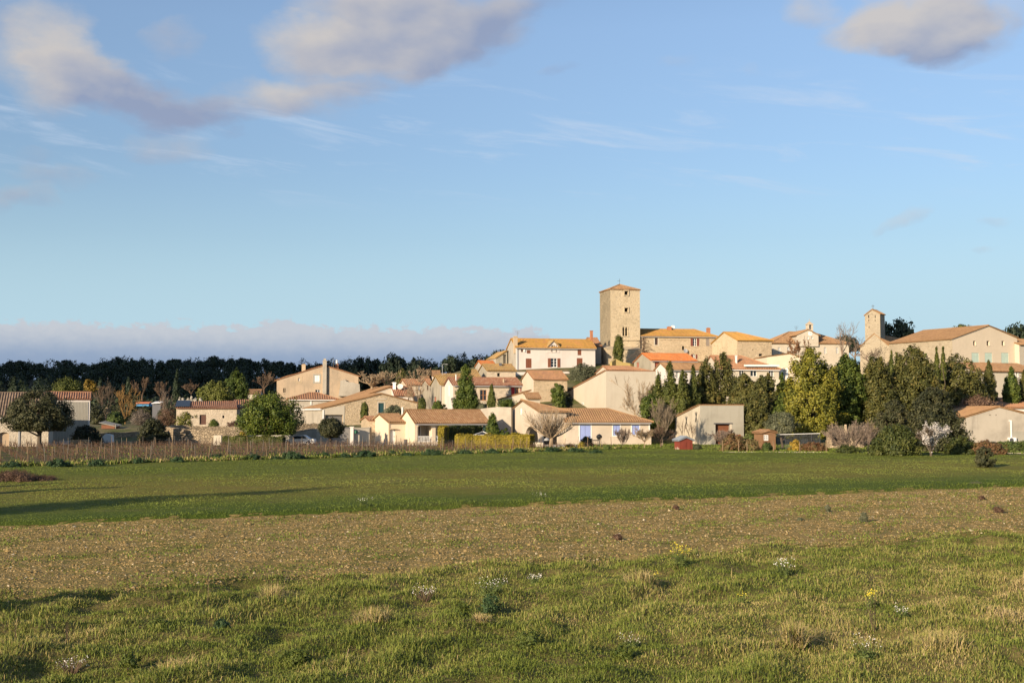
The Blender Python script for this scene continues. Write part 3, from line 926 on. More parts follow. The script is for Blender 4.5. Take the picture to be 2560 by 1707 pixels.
        for i in range(1, nz):
            zc = z0 + (z1 - z0) * i / nz; s._box(mb, f, x0 + e, zc - bar * .5, x1 - e, zc + bar * .5, -depth, -depth + .045)
        fr = mb.build(name, MT[frame], s.root)
        g = MB(); s._box(g, f, x0, z0, x1, z1, -depth - .045, -depth - .012)
        g.build('pane', MT['glass'], fr)
        sl_ = MB(); s._box(sl_, f, x0 - .08, z0 - .1, x1 + .08, z0 - .005, -.02, .07)
        sl_.build('sill', MT[s.wall if f == 'F' else s.side], fr)
        return fr
    def win(s, f, u0, v0, u1, v1, kind='w', c='wood_b', **k):
        x0, z0, x1, z1 = s.rect(f, u0, v0, u1, v1)
        if kind == 'w': return s.window(f, x0, z0, x1, z1, **k)
        if kind == 'surround':
            mb = MB(); w_ = k.get('w', .16)
            for (a, b_, c_, d_) in ((x0 - w_, z0 - w_, x0, z1 + w_), (x1, z0 - w_, x1 + w_, z1 + w_), (x0, z1, x1, z1 + w_), (x0, z0 - w_, x1, z0)):
                s._box(mb, f, a, b_, c_, d_, -.02, .03)
            return mb.build('window_surround', MT[c], s.root)
        if kind == 'shut':          # closed pair of shutters
            n = k.get('n', 2)
            s.holes[f].append((x0, z0, x1, z1, .10, 0))
            for i in range(n):
                a, b_ = x0 + (x1 - x0) * i / n + .015, x0 + (x1 - x0) * (i + 1) / n - .015
                s.leaf(f, a, z0 + .02, b_, z1 - .02, -.09, c)
            return
        if kind == 'open':          # open shutters either side
            t3 = (x1 - x0) * k.get('fr', .28)
            s.window(f, x0 + t3, z0, x1 - t3, z1, k.get('frame', 'wood_w'), nx=2, nz=k.get('nz', 3))
            s.leaf(f, x0, z0, x0 + t3 - .03, z1, .012, c); s.leaf(f, x1 - t3 + .03, z0, x1, z1, .012, c)
            return
        if kind in ('door', 'garage'):
            dp = k.get('depth', .18)
            s.holes[f].append((x0, z0, x1, z1, dp + .06, 0))
            mb = MB(); s._box(mb, f, x0, z0, x1, z1, -dp - .05, -dp)
            if kind == 'garage':
                for i in range(1, 5):
                    zc = z0 + (z1 - z0) * i / 5; s._box(mb, f, x0 + .05, zc - .02, x1 - .05, zc + .02, -dp, -dp + .02)
            d_ = mb.build('door', MT[c], s.root)
            if kind == 'door':
                h = MB(); s._box(h, f, x1 - .16, (z0 + z1) / 2 - .05, x1 - .1, (z0 + z1) / 2 + .05, -dp, -dp + .06); h.build('handle', MT['metal'], d_)
            return d_
        if kind in ('dark', 'arch'):
            dp = k.get('depth', .3)
            ar = (x1 - x0) * .28 if kind == 'arch' else 0
            s.holes[f].append((x0, z0, x1, z1, dp + .02, ar))
            mb = MB(); s._box(mb, f, x0 - .05, z0 - .05, x1 + .05, z1 + .05, -dp - .06, -dp)
            return mb.build(k.get('name', 'window'), MT[c if c != 'wood_b' else 'dark'], s.root)
    def trim(s, name, f, u0, v0, u1, v1, mat, out=.06, parent=None):
        x0, z0, x1, z1 = s.rect(f, u0, v0, u1, v1)
        mb = MB(); s._box(mb, f, x0, z0, x1, z1, -.05, out)
        return mb.build(name, MT[mat], parent or s.root)
    def done(s):
        s.build_walls(); s.build_roof(); return s
    def chim(s, u0, v0, u1, v1, y=None, mat='cap', deep=1.6, depth=.6):
        yy = s.L * s.rf * .9 if y is None else y
        o = s.pt(0, yy); n = s.b
        def hp(u, v):
            r = ray(u, v); k = (o - Vector((0, 0, CAMZ))).dot(n) / r.dot(n)
            return Vector((0, 0, CAMZ)) + r * k
        a, b_ = hp(u0, v0), hp(u1, v1)
        wd = (b_ - a).dot(s.d); c = (a + b_) / 2
        zt, zl = a.z, b_.z - deep
        mb = MB()
        mb.box((c.x, c.y, (zt - .12 + zl) / 2), wd, depth, zt - .12 - zl, s.d, s.b)
        mb.box((c.x, c.y, zt - .08), wd + .12, depth + .12, .10, s.d, s.b)
        if wd > .5:
            mb.box((c.x, c.y, zt + .02), wd * .7, depth * .7, .12, s.d, s.b)
        return mb.build('chimney', MT[mat], s.roof_obj)
    def antenna(s, u, v0, v1, Y=None, bars=3):
        Yd = Y or (s.pt(0, s.L * s.rf).y + .3)
        a, b_ = at(u, v1, Yd), at(u, v0, Yd)
        mb = MB(); mb.tube([a - ZV * .8, b_], .028, 4)
        for i in range(bars):
            z = b_.z - .1 - .28 * i
            mb.tube([Vector((b_.x - .45 + .1 * i, b_.y, z)), Vector((b_.x + .45 - .1 * i, b_.y, z))], .018, 4)
        return mb.build('antenna', MT['pole'], s.root)
def dish_part(parent, c, r, look, mat='dish'):
    mb = MB(); look = Vector(look).normalized(); c = Vector(c)
    mb.lathe(c, [(.001, -.10 * r * 2), (r * .5, -.07 * r * 2), (r * .85, -.02 * r), (r, .05 * r), (r * .85, .0), (r * .5, -.05 * r * 2), (.001, -.08 * r * 2)], 14, look)
    mb.tube([c - look * .1, c - look * .3 - ZV * r * .9], .03, 5)
    mb.tube([c - ZV * r * .9, c + look * r * .8], .02, 4)
    return mb.build('satellite_dish', MT[mat], parent)

YW = 14.0
# --- tower
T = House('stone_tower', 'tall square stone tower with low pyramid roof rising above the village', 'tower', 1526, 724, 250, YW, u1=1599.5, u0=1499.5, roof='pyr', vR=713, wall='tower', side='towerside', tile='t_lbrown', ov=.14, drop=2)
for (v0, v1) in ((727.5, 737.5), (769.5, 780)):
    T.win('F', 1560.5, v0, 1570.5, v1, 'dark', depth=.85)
    x0, z0, x1, z1 = T.rect('F', 1561, v0, 1570.5, v1)
    mb = MB()
    for (a, b, c, d) in ((x0 - .18, z0 - .2, x0, z1 + .2), (x1, z0 - .2, x1 + .18, z1 + .2), (x0, z1, x1, z1 + .2), (x0, z0 - .2, x1, z0)):
        T._box(mb, 'F', a, b, c, d, -.05, .14)
    mb.build('window_surround', MT['tower'], T.root)
x0, z0, x1, z1 = T.rect('F', 1556, 818, 1569, 840)
mid = (x0 + x1) / 2
for a, b in ((x0, mid - .09), (mid + .09, x1)):
    T.holes['F'].append((a, z0, b, z1, .5, (b - a) * .9))
    mb = MB(); T._box(mb, 'F', a - .05, z0, b + .05, z1 + .05, -.56, -.48); mb.build('window', MT['dark'], T.root)
mb = MB()
T._box(mb, 'F', x0 - .16, z1 + .03, x1 + .16, z1 + .20, -.05, .08); T._box(mb, 'F', x0 - .25, z0 - .16, x1 + .25, z0 - .005, -.05, .14)
T._box(mb, 'F', x0 - .16, z0, x0 - .01, z1 + .03, -.05, .06); T._box(mb, 'F', x1 + .01, z0, x1 + .16, z1 + .03, -.05, .06)
mb.build('window_surround', MT['tower'], T.root)
mb = MB(); T._box(mb, 'F', mid - .07, z0, mid + .07, z1 - .2, -.25, .0); mb.build('window_column', MT['tower'], T.root)
T.trim('ledge', 'F', 1540, 848, 1599, 851.5, 'tower', .22)
T.done()
ap = T.pt(T.W / 2, T.L / 2, T.zR)
mb = MB(); mb.tube([ap, ap + ZV * 1.35], .03, 5); mb.tube([ap + ZV * .85 - T.d * .45, ap + ZV * .95 + T.d * .15], .025, 4); mb.build('lightning_rod', MT['pole'], T.root)
# thick older base in front of the tower
TB = House('tower_base', 'broad stone base wall at the foot of the tower, jutting out on its left', 'wall', 1517, 874, 246.5, YW, u1=1606, L=4.6, roof='shedb', vR=864, wall='tower', side='tower', tile='tower', ov=.02, og=.02, drop=2)
TB.done()
# --- long house right of the tower
H1 = House('stone_house', 'long stone house with bright yellow tiled roof joined to the tower', 'house', 1602, 840, 252, YW - 6, u1=1791, L=10, roof='hipR', vR=824, inset=3.2, wall='stone', side='stone', tile='t_yel', gutter='zinc')
H1.win('F', 1637.5, 845, 1644.5, 862, 'w', frame='wood_dk', nz=4)
H1.win('F', 1637, 845, 1645, 862, 'surround', 'cream', w=.22)
H1.win('F', 1726.5, 846, 1747.5, 865, 'open', 'wood_m')
H1.win('F', 1765, 846, 1773.5, 865, 'shut', 'wood_gy')
H1.win('F', 1705, 865, 1711, 875, 'dark')
H1.win('F', 1727, 885.5, 1743, 897, 'open', 'wood_m')
H1.trim('ledge', 'F', 1650, 848.5, 1722, 850.5, 'stone', .12)
H1.done()
H1.chim(1668, 817, 1678, 829, mat='brick'); H1.chim(1766.5, 820, 1775, 832, mat='brick')
p = H1.pt(0, H1.L * .4); q = at(1682, 818, p.y + 2)
dish_part(H1.root, q, .42, (-.3, -1, .35))
p = at(1714, 877, H1.pt(H1.W * .6, 0).y - .5); dish_part(H1.root, p, .45, (.2, -1, .3), 'zinc')
# --- stone house with hipped end
H2 = House('stone_house', 'grey gabled stone house with orange hipped roof left of the belfry hall', 'house', 1843, 851, 240, YW, u1=1929, u0=1780, roof='hipR', vR=832, inset=4.6, wall='stone', side='tower', tile='t_yel')
H2.win('F', 1881, 873, 1884, 875.5, 'dark'); H2.win('F', 1897, 884, 1906, 890, 'dark')
H2.done()
# --- town hall with a small belfry
H3 = House('town_hall', 'cream hall with a small bell turret and clock above its centre gable', 'town hall', 1932, 858, 250, 6, u1=2122, L=13, roof='hip', vR=831, inset=5.6, wall='cream', side='cream', tile='t_lbrown')
for (a, b) in ((1945, 1951), (1968, 1974), (2015, 2022), (2060, 2066), (2090, 2096)):
    H3.win('F', a, 868, b, 884, 'w', nz=3)
H3.done()
C = House('x', 'x', 'x', 1992, 838, H3.Yat(1992) - .4, 6, u1=2046, L=7, roof='front', vR=825.5, wall='cream', side='cream', tile='t_lbrown', ov=.4, zb=H3.zE - .6)
C.win('F', 2017.5, 841, 2022.5, 847.5, 'w', nz=2); C.win('F', 2028, 841, 2033.5, 847.5, 'w', nz=2)
C.done()
mb = MB(); x, z = C.hit('F', 2026, 834); o, t, n = C.face('F'); c = o + t * x; c.z = z
mb.lathe(c + n * .02, [(.001, .05), (.42, .05), (.48, .0)], 16, n); ck = mb.build('clock_face', MT['wood_w'], C.root)
mb = MB(); mb.box(c + n * .09 + ZV * .14, .04, .02, .28, t, n); mb.box(c + n * .09 + t * .09, .18, .02, .04, t, n); mb.build('clock_hand', MT['pole'], ck)
mb = MB(); bx, _ = C.hit('F', 2026, 824)
bp = C.pt(bx, .6); zt0 = z_at(bp.x, bp.y, 826); zt1 = z_at(bp.x, bp.y, 812); zt2 = z_at(bp.x, bp.y, 803)
hw = .52
for i in (-1, 1):
    for j in (-1, 1): mb.box((bp + C.d * (i * hw * .78) + C.b * (j * hw * .78)).to_tuple()[:2] + ((zt0 + zt1) / 2,), .34, .34, zt1 - zt0, C.d, C.b)
mb.box((bp.x, bp.y, zt0 - .3), 2 * hw + .1, 2 * hw + .1, 1.0, C.d, C.b); mb.box((bp.x, bp.y, zt1 + .06), 2 * hw + .3, 2 * hw + .3, .14, C.d, C.b)
bt = mb.build('bell_turret', MT['cream'], C.root)
mb = MB(); e = hw + .1; top = Vector((bp.x, bp.y, zt2))
base = [bp + C.d * (i * e) + C.b * (j * e) for i, j in ((-1, -1), (1, -1), (1, 1), (-1, 1))]
for q in base: q.z = zt1 + .14
mb.add(base + [top], [(0, 1, 4), (1, 2, 4), (2, 3, 4), (3, 0, 4), (3, 2, 1, 0)]); mb.tube([top - ZV * .1, top + ZV * .5], .04, 5)
mb.build('turret_roof', MT['cap'], bt)
mb = MB(); mb.lathe(Vector((bp.x, bp.y, zt0 + .35)), [(.42, 0), (.34, .2), (.26, .5), (.12, .66), (.001, .7)], 12); mb.build('bell', MT['metal'], bt)
# the gable is part of the hall
def adopt(part_root, root, name):
    """turn a sub-house into parts of its parent house"""
    off = part_root.location - root.location
    for ch in list(part_root.children):
        ch.parent = root; ch.location = ch.location + off
    bpy.data.objects.remove(part_root)
adopt(C.root, H3.root, 'gable')
H3.antenna(1990.5, 815, 834)
# --- church
CH = House('church', 'grey stone church with square bell tower and cross behind the trees', 'church', 2150, 868, 250, -32, u1=2223, L=26, roof='front', vR=836, wall='church', side='church', tile='t_lbrown', rf=.5, ov=.25)
x, z = CH.hit('F', 2180, 867)
CH.holes['F'].append((x - .42, z - .75, x + .42, z + .75, .4, .6))
mb = MB(); CH._box(mb, 'F', x - .5, z - .8, x + .5, z + .8, -.5, -.38); mb.build('window', MT['dark'], CH.root)
CH.done()
BT = House('x', 'x', 'x', 2162, 789, CH.Yat(2162) - .25, -32, u1=2200, L=3.4, roof='front', vR=775, vE2=785, wall='church', side='church', tile='t_lbrown', rf=.5, ov=.15, zb=10)
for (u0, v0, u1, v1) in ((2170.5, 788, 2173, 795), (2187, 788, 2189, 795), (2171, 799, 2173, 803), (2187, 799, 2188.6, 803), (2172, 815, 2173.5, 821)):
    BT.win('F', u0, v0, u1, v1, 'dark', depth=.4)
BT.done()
cr = BT.pt(BT.W * .5, .5, BT.zR)
mb = MB(); mb.tube([cr, cr + ZV * 1.15], .045, 5); mb.tube([cr + ZV * .8 - BT.d * .3, cr + ZV * .8 + BT.d * .3], .045, 5); mb.build('cross', MT['pole'], BT.root)
adopt(BT.root, CH.root, 'bell_tower')
# --- big cream house on the right
H4 = House('cream_house', 'big cream gabled house with three pale green shuttered windows right of the church', 'house', 2380.5, 848, 226, 26, u1=2543, u0=2222, roof='front', vR=815, vE2=846, wall='palepink', side='church', tile='t_lbrown', rf=.55, ov=.3)
for (a, b) in ((2433, 2439.5), (2466.5, 2474), (2504, 2511)):
    H4.win('F', a, 852, b, 864, 'w', frame='wood_gy', nx=1, nz=1, depth=.35)
for (a, b) in ((2429, 2448), (2462, 2481), (2503, 2522)):
    H4.win('F', a, 881.5, b, 913, 'shut', 'wood_gr')
H4.win('F', 2544, 899, 2549, 906, 'dark') if False else None
H4.done()
H5 = House('cream_wing', 'low cream wing with tiled roof at the right edge beside the big cream house', 'house', 2548, 862, 232, 26, W=12, L=8, roof='side', vR=848, wall='cream', tile='t_lbrown')
H5.done()
H6 = House('low_house', 'low pale house with brown roof below the three green shuttered windows', 'house', 2437, 928, 205, 20, W=14, L=6, roof='shedb', vR=908, wall='cream', tile='t_brown')
H6.win('F', 2537, 930, 2546, 944, 'open', 'wood_w')
H6.done()
# --- grey gabled house at the right edge
H7 = House('grey_house', 'grey rendered gable house with white drainpipe at the right edge of the meadow', 'house', 2415, 1044, 149, 4, W=9.0, L=10, roof='front', vR=1019, rf=.46, wall='grey', side='grey', tile='t_lbrown', ov=.2, og=.1)
H7.win('F', 2474, 1036, 2477, 1038.5, 'dark'); H7.win('F', 2489, 1036, 2492, 1038.5, 'dark')
H7.trim('drainpipe', 'F', 2525, 1050, 2529.5, 1098, 'wood_w', .12)
H7.trim('drainpipe', 'F', 2521.5, 1050, 2527, 1052.5, 'wood_w', .10)
H7.trim('patch', 'F', 2532, 1078, 2560, 1102, 'cement', .015)
H7.done()
mb = MB(); x0, z0, x1, z1 = H7.rect('F', 2518, 1093, 2537, 1106)
H7._box(mb, 'F', x0, z0, x1, z1, .05, .45); ac = mb.build('air_conditioner', MT['wood_w'], H7.root)
mb = MB(); o, t, n = H7.face('F'); c = o + t * ((x0 + x1) / 2 - .15) + n * .46; c.z = (z0 + z1) / 2; mb.lathe(c, [(.001, .0), (.24, .0), (.26, .02), (.20, .03), (.001, .02)], 12, n); mb.build('fan_grille', MT['metal'], ac)
H8 = House('tiled_house', 'cream house with terracotta roof just behind the grey gable house', 'house', 2503, 1020, 172, 4, W=13, L=8, roof='shedb', vR=997, wall='white', tile='t_roug')
H8.done()
# --- white three storey house left of the tower
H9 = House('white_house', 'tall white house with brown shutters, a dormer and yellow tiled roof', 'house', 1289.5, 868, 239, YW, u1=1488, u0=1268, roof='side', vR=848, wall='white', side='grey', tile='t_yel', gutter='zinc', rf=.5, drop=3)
H9.win('F', 1302.5, 873, 1308, 880, 'dark', 'wood_dk', depth=.1)
H9.trim('vent_box', 'F', 1309, 869, 1312.5, 880, 'wood_w', .15)
H9.win('F', 1317, 875, 1326.5, 883.5, 'shut', 'wood_b'); H9.win('F', 1314.5, 896, 1329, 920, 'shut', 'wood_b')
H9.win('F', 1369.5, 895.5, 1400.5, 918, 'open', 'wood_b', nz=3, fr=.25)
H9.win('F', 1444, 873, 1453.5, 888, 'shut', 'wood_b', n=1); H9.win('F', 1442, 895, 1456.5, 918, 'shut', 'wood_b')
H9.trim('drainpipe', 'F', 1292.5, 872, 1295, 943, 'zinc', .1)
H9.done()
H9.chim(1284, 841, 1293, 855, y=.5, mat='cap', deep=2.2); H9.chim(1475.5, 826, 1481.5, 850, mat='brick', depth=.5)
H9.antenna(1294, 827, 850)
DW = House('x', 'x', 'x', 1367.5, 869, H9.Yat(1367.5) - .06, YW, u1=1399, L=4.2, roof='front', vR=852.5, wall='white', side='white', tile='t_must', ov=.3, og=.25, zb=H9.zE - .15)
DW.win('F', 1377, 862.5, 1391.5, 879.5, 'open', 'wood_gy', fr=.2, nz=4)
DW.zb = H9.zE - .95
DW.done(); adopt(DW.root, H9.root, 'dormer')
H9b = House('red_roof_annex', 'small annex with reddish roof between the white house and the tower', 'house', 1480, 864, 247.5, YW, u1=1503, L=6, roof='side', vR=846, wall='grey', tile='t_roug', drop=2)
H9b.done()
H9c = House('grey_annex', 'grey roofless annex with buttress against the left gable of the white house', 'house', 1240, 896, 244, YW, u1=1268, L=8, roof='shedR', vR=878, wall='darkgrey', side='grey', tile='t_must', ov=.1)
H9c.win('F', 1258, 886, 1266, 912, 'dark', 'grey', depth=.5, name='recess')
H9c.done()
# --- small houses stepping down the left of the hill
H10 = House('small_house', 'small stone house with mustard roof and one tiny window below the white house', 'house', 1217, 926, 215, YW, u1=1289, u0=1197, roof='side', vR=912, wall='wstone', side='darkgrey', tile='t_must')
H10.win('F', 1243, 932, 1250, 941, 'dark')
H10.done()
mb = MB(); c = at(1251, 911, 218); mb.box(c, .5, .4, .5); mb.build('chimney', MT['metal'], H10.roof_obj)
H10b = House('orange_roof_house', 'grey house with bright orange roof behind the mustard roofed one', 'house', 1206, 914, 224, YW, u1=1240, L=6, roof='side', vR=904, wall='grey', tile='t_new')
H10b.done(); H10b.antenna(1202, 894, 912, bars=2)
H10c = House('mustard_roof_house', 'low house with mustard roof left of the tiny window house', 'house', 1170, 944, 212, YW, u1=1200, L=7, roof='side', vR=926, wall='cream', tile='t_must')
H10c.done()
H11 = House('red_roof_house', 'long white and stone house with faded red roof and red shutter', 'house', 1133, 963, 190, YW - 2, u1=1304, u0=1111, roof='side', vR=946, wall='wstone', side='white', tile='t_red', gutter='zinc')
H11.win('F', 1200, 974.5, 1216.5, 1001, 'w', frame='wood_or', nx=2, nz=2)
H11.win('F', 1278, 968, 1287, 986.5, 'shut', 'wood_red', n=1)
H11.win('F', 1288, 968.5, 1297, 986, 'w', frame='wood_or', nx=2, nz=1)
H11.win('F', 1301, 968, 1303, 980, 'shut', 'wood_red', n=1)
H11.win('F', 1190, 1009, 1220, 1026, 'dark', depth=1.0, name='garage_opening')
H11.trim('vent_pipe', 'L', 1122, 964, 1124, 990, 'wood_w', .05)
H11.done()
mb = MB(); c = at(1259, 952, 193); mb.tube([c - ZV * .5, c + ZV * .3], .14, 8); mb.build('chimney', MT['cap'], H11.roof_obj)
mb = MB(); c = at(1140, 950, 192.5); mb.tube([c - ZV * .5, c + ZV * .9], .09, 8); mb.build('chimney', MT['wood_w'], H11.roof_obj)
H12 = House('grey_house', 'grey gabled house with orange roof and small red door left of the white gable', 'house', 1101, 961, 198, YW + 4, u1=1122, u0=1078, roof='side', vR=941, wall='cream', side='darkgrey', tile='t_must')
H12.win('L', 1085, 992, 1090, 1008, 'door', 'wood_dr')
H12.trim('drainpipe', 'F', 1100.5, 964, 1102, 1006, 'zinc', .1)
H12.done()
H13 = House('grey_house', 'narrow grey house with grilled window and orange roof, leftmost of its row', 'house', 1072, 962, 204, YW + 2, u1=1082, u0=1055, roof='side', vR=950, wall='grey', side='darkgrey', tile='t_roug')
H13.win('L', 1066, 963, 1071, 975, 'w', frame='wood_dk', nx=1, nz=3)
H13.done()
H14 = House('stone_house', 'stone walled house with long reddish roof behind the bare trees', 'house', 1016, 962, 212, YW, u1=1062, L=8, roof='side', vR=950, wall='wstone', tile='t_roug')
H14.win('F', 1046, 966, 1051, 976, 'w')
H14.done()
H14b = House('orange_roof_house', 'low house with long orange roof along the lane behind the white gable', 'house', 1105, 944, 220, YW - 6, u1=1166, L=7, roof='side', vR=936.5, wall='cream', tile='t_must')
H14b.done(); H14b.chim(1108, 934, 1113, 942, mat='cap')
H14c = House('dark_tile_house', 'low cream house with old striped tile roof below the bare trees', 'house', 987, 988, 205, YW, u1=1034, L=6, roof='side', vR=968, wall='white', tile='t_red')
H14c.win('F', 1000, 993, 1008, 1003, 'w'); H14c.win('F', 1020, 993, 1028, 1003, 'w')
H14c.done()
mb = MB(); c = at(986, 966, 207); mb.box(c, .5, .5, 1.4); mb.box(c + ZV * .6, .7, .7, .15); mb.build('chimney', MT['wood_w'], H14c.roof_obj)
dish_part(H14c.root, at(1000, 966, 206.5), .5, (0, -1, .4))
H15 = House('stone_house', 'honey stone house with pale gable and mottled roof in the village centre', 'house', 1334, 948, 210, YW + 2, u1=1418, u0=1304.5, roof='side', vR=928.5, wall='stone', side='cream', tile='t_old')
H15.done()
H15b = House('lean_to', 'cream lean-to with sloping roof below the pale gable', 'lean-to', 1246, 1001, 190, 6, u1=1328, L=5, roof='shedR', vR=977.5, wall='cream', tile='t_lbrown', ov=.1, og=.05)
H15b.done()
H15c = House('garden_shed', 'small brown roofed outbuilding between the lean-to and the vase shaped tree', 'shed', 1318, 996, 188, 10, u1=1350, L=4, roof='side', vR=984, wall='cream', tile='t_lbrown')
H15c.done()
# --- large cream building with blank wall
H16 = House('cream_hall', 'large blank cream wall building with sloping left roofline in front of the tower', 'hall', 1515, 927.5, 196, YW, u1=1640, u0=1417, roof='side', vR=926, wall='cream', side='cream', tile='t_roug', ov=.05, og=.06)
H16.roof = 'hall'
def hall(s):
    mb = MB()
    # right long wall, then the left wall with its top falling to the back
    zl = z_at(*(s.pt(0, s.L).to_2d()), 980)
    mb.quad(s.pt(0, 0, s.zb), s.pt(s.W, 0, s.zb), s.pt(s.W, 0, s.zE), s.pt(0, 0, s.zE)); mb.quad(s.pt(0, s.L, s.zb), s.pt(0, 0, s.zb), s.pt(0, 0, s.zE), s.pt(0, s.L, zl))
    mb.quad(s.pt(s.W, 0, s.zb), s.pt(s.W, s.L, s.zb), s.pt(s.W, s.L, zl), s.pt(s.W, 0, s.zE)); mb.quad(s.pt(0, s.L, s.zb), s.pt(s.W, s.L, s.zb), s.pt(s.W, s.L, zl), s.pt(0, s.L, zl))
    mb.build('wall', MT['cream'], s.root)
    mb = MB(); uv = []
    roof_sheet(mb, uv, [s.pt(-.15, s.L + .2, zl + .03), s.pt(s.W, s.L + .2, zl + .03), s.pt(s.W, .02, s.zE + .03), s.pt(-.15, .02, s.zE + .03)], s.d, seed=3)
    s.roof_obj = mb.build('roof', MT['t_roug'], s.root, uv=uv)
hall(H16)
x0, z0, x1, z1 = H16.rect('L', 1455, 1006, 1459.5, 1011.5)
mb = MB(); H16._box(mb, 'L', x0, z0, x1, z1, -.02, .05); vt = mb.build('vent', MT['wood_w'], H16.root)
mb = MB(); H16._box(mb, 'L', x0 + .12, z0 + .12, x1 - .12, z1 - .12, .05, .06); mb.build('grille', MT['dark'], vt)
H16b = House('tiled_house', 'low terracotta roof house just above the blank cream wall', 'house', 1526, 930, 213, YW, u1=1632, L=8, roof='hipR', vR=917, wall='cream', tile='t_roug', inset=3)
H16b.done()
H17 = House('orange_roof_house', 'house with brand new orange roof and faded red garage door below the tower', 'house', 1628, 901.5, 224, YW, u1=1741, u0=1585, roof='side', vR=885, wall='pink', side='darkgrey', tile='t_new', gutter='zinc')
H17.win('F', 1637, 903.5, 1653, 926, 'garage', 'wood_dr'); H17.win('F', 1706.5, 903, 1721.5, 909, 'shut', 'wood_dr')
H17.win('L', 1591, 906, 1597, 918, 'door', 'wood_dr')
H17.done()
H18 = House('cream_row_house', 'cream row house with pale brown roof behind the tall cypresses', 'house', 1667, 924, 206, YW, u1=1775, u0=1637, roof='side', vR=909, wall='white', side='white', tile='t_lbrown', gutter='zinc')
H18.win('F', 1690, 930, 1697, 945, 'w'); H18.win('F', 1730, 930, 1737, 945, 'w')
H18.done()
H19 = House('terrace_house', 'cream house with wide terracotta roof, dark windows and rolled white awning', 'house', 1800, 922, 208, 8, u1=1947, u0=1757, roof='hipR', vR=891, wall='cream', side='cream', tile='t_roug', inset=5, rf=.5, gutter='wood_w')
for (a, b) in ((1848, 1860), (1876, 1892), (1922, 1934)):
    H19.win('F', a, 925, b, 941, 'w', nz=1)
H19.trim('awning', 'F', 1860, 911.5, 1946, 916.5, 'cloth', .5)
H19.done(); H19.chim(1838.5, 888, 1842, 900, y=2.0, mat='wood_w', depth=.4)
H20 = House('cream_house', 'plain cream house with tall white shutters beside the white awning', 'house', 1917, 893, 211, 4, u1=1999, L=8, roof='front', vR=885.5, rf=.7, vE2=893, wall='palepink', tile='t_lbrown', ov=.12, og=.08)
H20.win('F', 1951, 920, 1970, 948, 'open', 'wood_w', fr=.3)
H20.done()
# --- big ochre gabled house on the left
H21 = House('ochre_house', 'large ochre gabled house with three chimneys left of the village', 'house', 692, 951, 233, 7.5, u1=896, L=12, roof='front', vR=914.5, vE2=941, rf=.57, wall='ochre', side='darkgrey', tile='t_roug', ov=.4, og=.15, zb=2)
x0, z0, x1, z1 = H21.rect('F', 743.5, 943, 752, 955)
H21.window('F', x0 + .2, z0 + .2, x1 - .2, z1 - .1, nx=2, nz=1)
H21.win('F', 745, 944.5, 751, 954, 'surround', 'cap', w=.3)
H21.win('F', 786, 938, 799, 955, 'shut', 'wood_w'); H21.win('F', 788.5, 974, 800, 984, 'w', nz=1)
H21.win('F', 785.5, 937.5, 799.5, 955.5, 'surround', 'cement', w=.2)
H21.win('F', 708, 970, 710, 981, 'dark'); H21.win('F', 711.5, 970, 713.5, 981, 'dark')
H21.done()
x0, z0, x1, z1 = H21.rect('F', 807, 903, 816, 985)
mb = MB(); H21._box(mb, 'F', x0, z0, x1, z1, -.1, .55); H21._box(mb, 'F', x0 - .06, z1, x1 + .06, z1 + .12, -.16, .6); H21._box(mb, 'F', x0 + .12, z1 + .12, x1 - .12, z1 + .5, .0, .5)
mb.build('chimney', MT['grey'], H21.roof_obj)
H21.chim(754.5, 911, 764, 926, y=1.6, mat='cap'); H21.chim(838, 910, 845.5, 926, y=1.8, mat='brick')
mb = MB(); c = at(842, 906, 237); mb.lathe(c, [(.001, .5), (.15, .45), (.2, .1), (.14, -.3)], 8); mb.build('chimney_cowl', MT['wood_w'], H21.roof_obj)
H21.antenna(833.5, 896, 924, Y=238)
# ruined grey wall leaning against it
x0, z0, x1, z1 = H21.rect('F', 846, 950, 901, 990)
mb = MB(); o, t, n = H21.face('F')
prof = [(846, 990), (850, 968), (851, 952), (862, 948.5), (866, 953), (874, 955.5), (884, 956), (890, 959), (899, 960), (900.5, 990)]
pl = []
for u, v in prof:
    x, z = H21.hit('F', u, v); q = o + t * x + n * .15; q.z = z; pl.append(q)
mb.prism(pl, n * .5); tag(mb.build('ruined_wall', MT['grey']), 'ragged grey ruined wall against the ochre house', 'wall')
# --- terracotta roofed low house below it
H22 = House('tiled_house', 'low grey house with terracotta roof in front of the ochre gable', 'house', 722, 998, 213, 8, u1=842, L=8, roof='hip', vR=983.5, inset=3.4, wall='grey', side='grey', tile='t_roug', gutter='wood_w', zb=1.5)
H22.trim('drainpipe', 'F', 776, 1000, 779, 1012, 'wood_w', .12)
H22.done()
# --- stone house with garage
H23 = House('stone_house', 'stone fronted house with broad low roof, grey garage door and teal shutter', 'house', 807, 1021.5, 188, 20, u1=1042.5, L=15, roof='front', vR=986, vE2=1008.5, rf=.62, wall='stone', side='grey', tile='t_lbrown', ov=.3, og=.12)
H23.win('F', 946, 1007, 960, 1034, 'dark', 'teal', depth=.12); H23.win('F', 946, 1007, 960, 1034, 'surround', 'cream', w=.18)
H23.trim('lintel', 'F', 940, 996, 966, 998.5, 'cream', .06)
H23.win('F', 813, 1037, 856.5, 1068, 'garage', 'gdoor', depth=.35)
o_, t_, n_ = H23.face('F'); pl = []
for u, v in ((808.5, 1036.4), (857.2, 1036.4), (857.2, 1013.5), (808.5, 1022.5)):
    x, z = H23.hit('F', u, v); q = o_ + t_ * x - n_ * .04; q.z = z; pl.append(q)
mb = MB(); mb.prism(pl, n_ * .085); mb.build('rendered_panel', MT['cream'], H23.root)
H23.trim('rendered_panel', 'F', 857.3, 1013, 861, 1068, 'cream', .05)
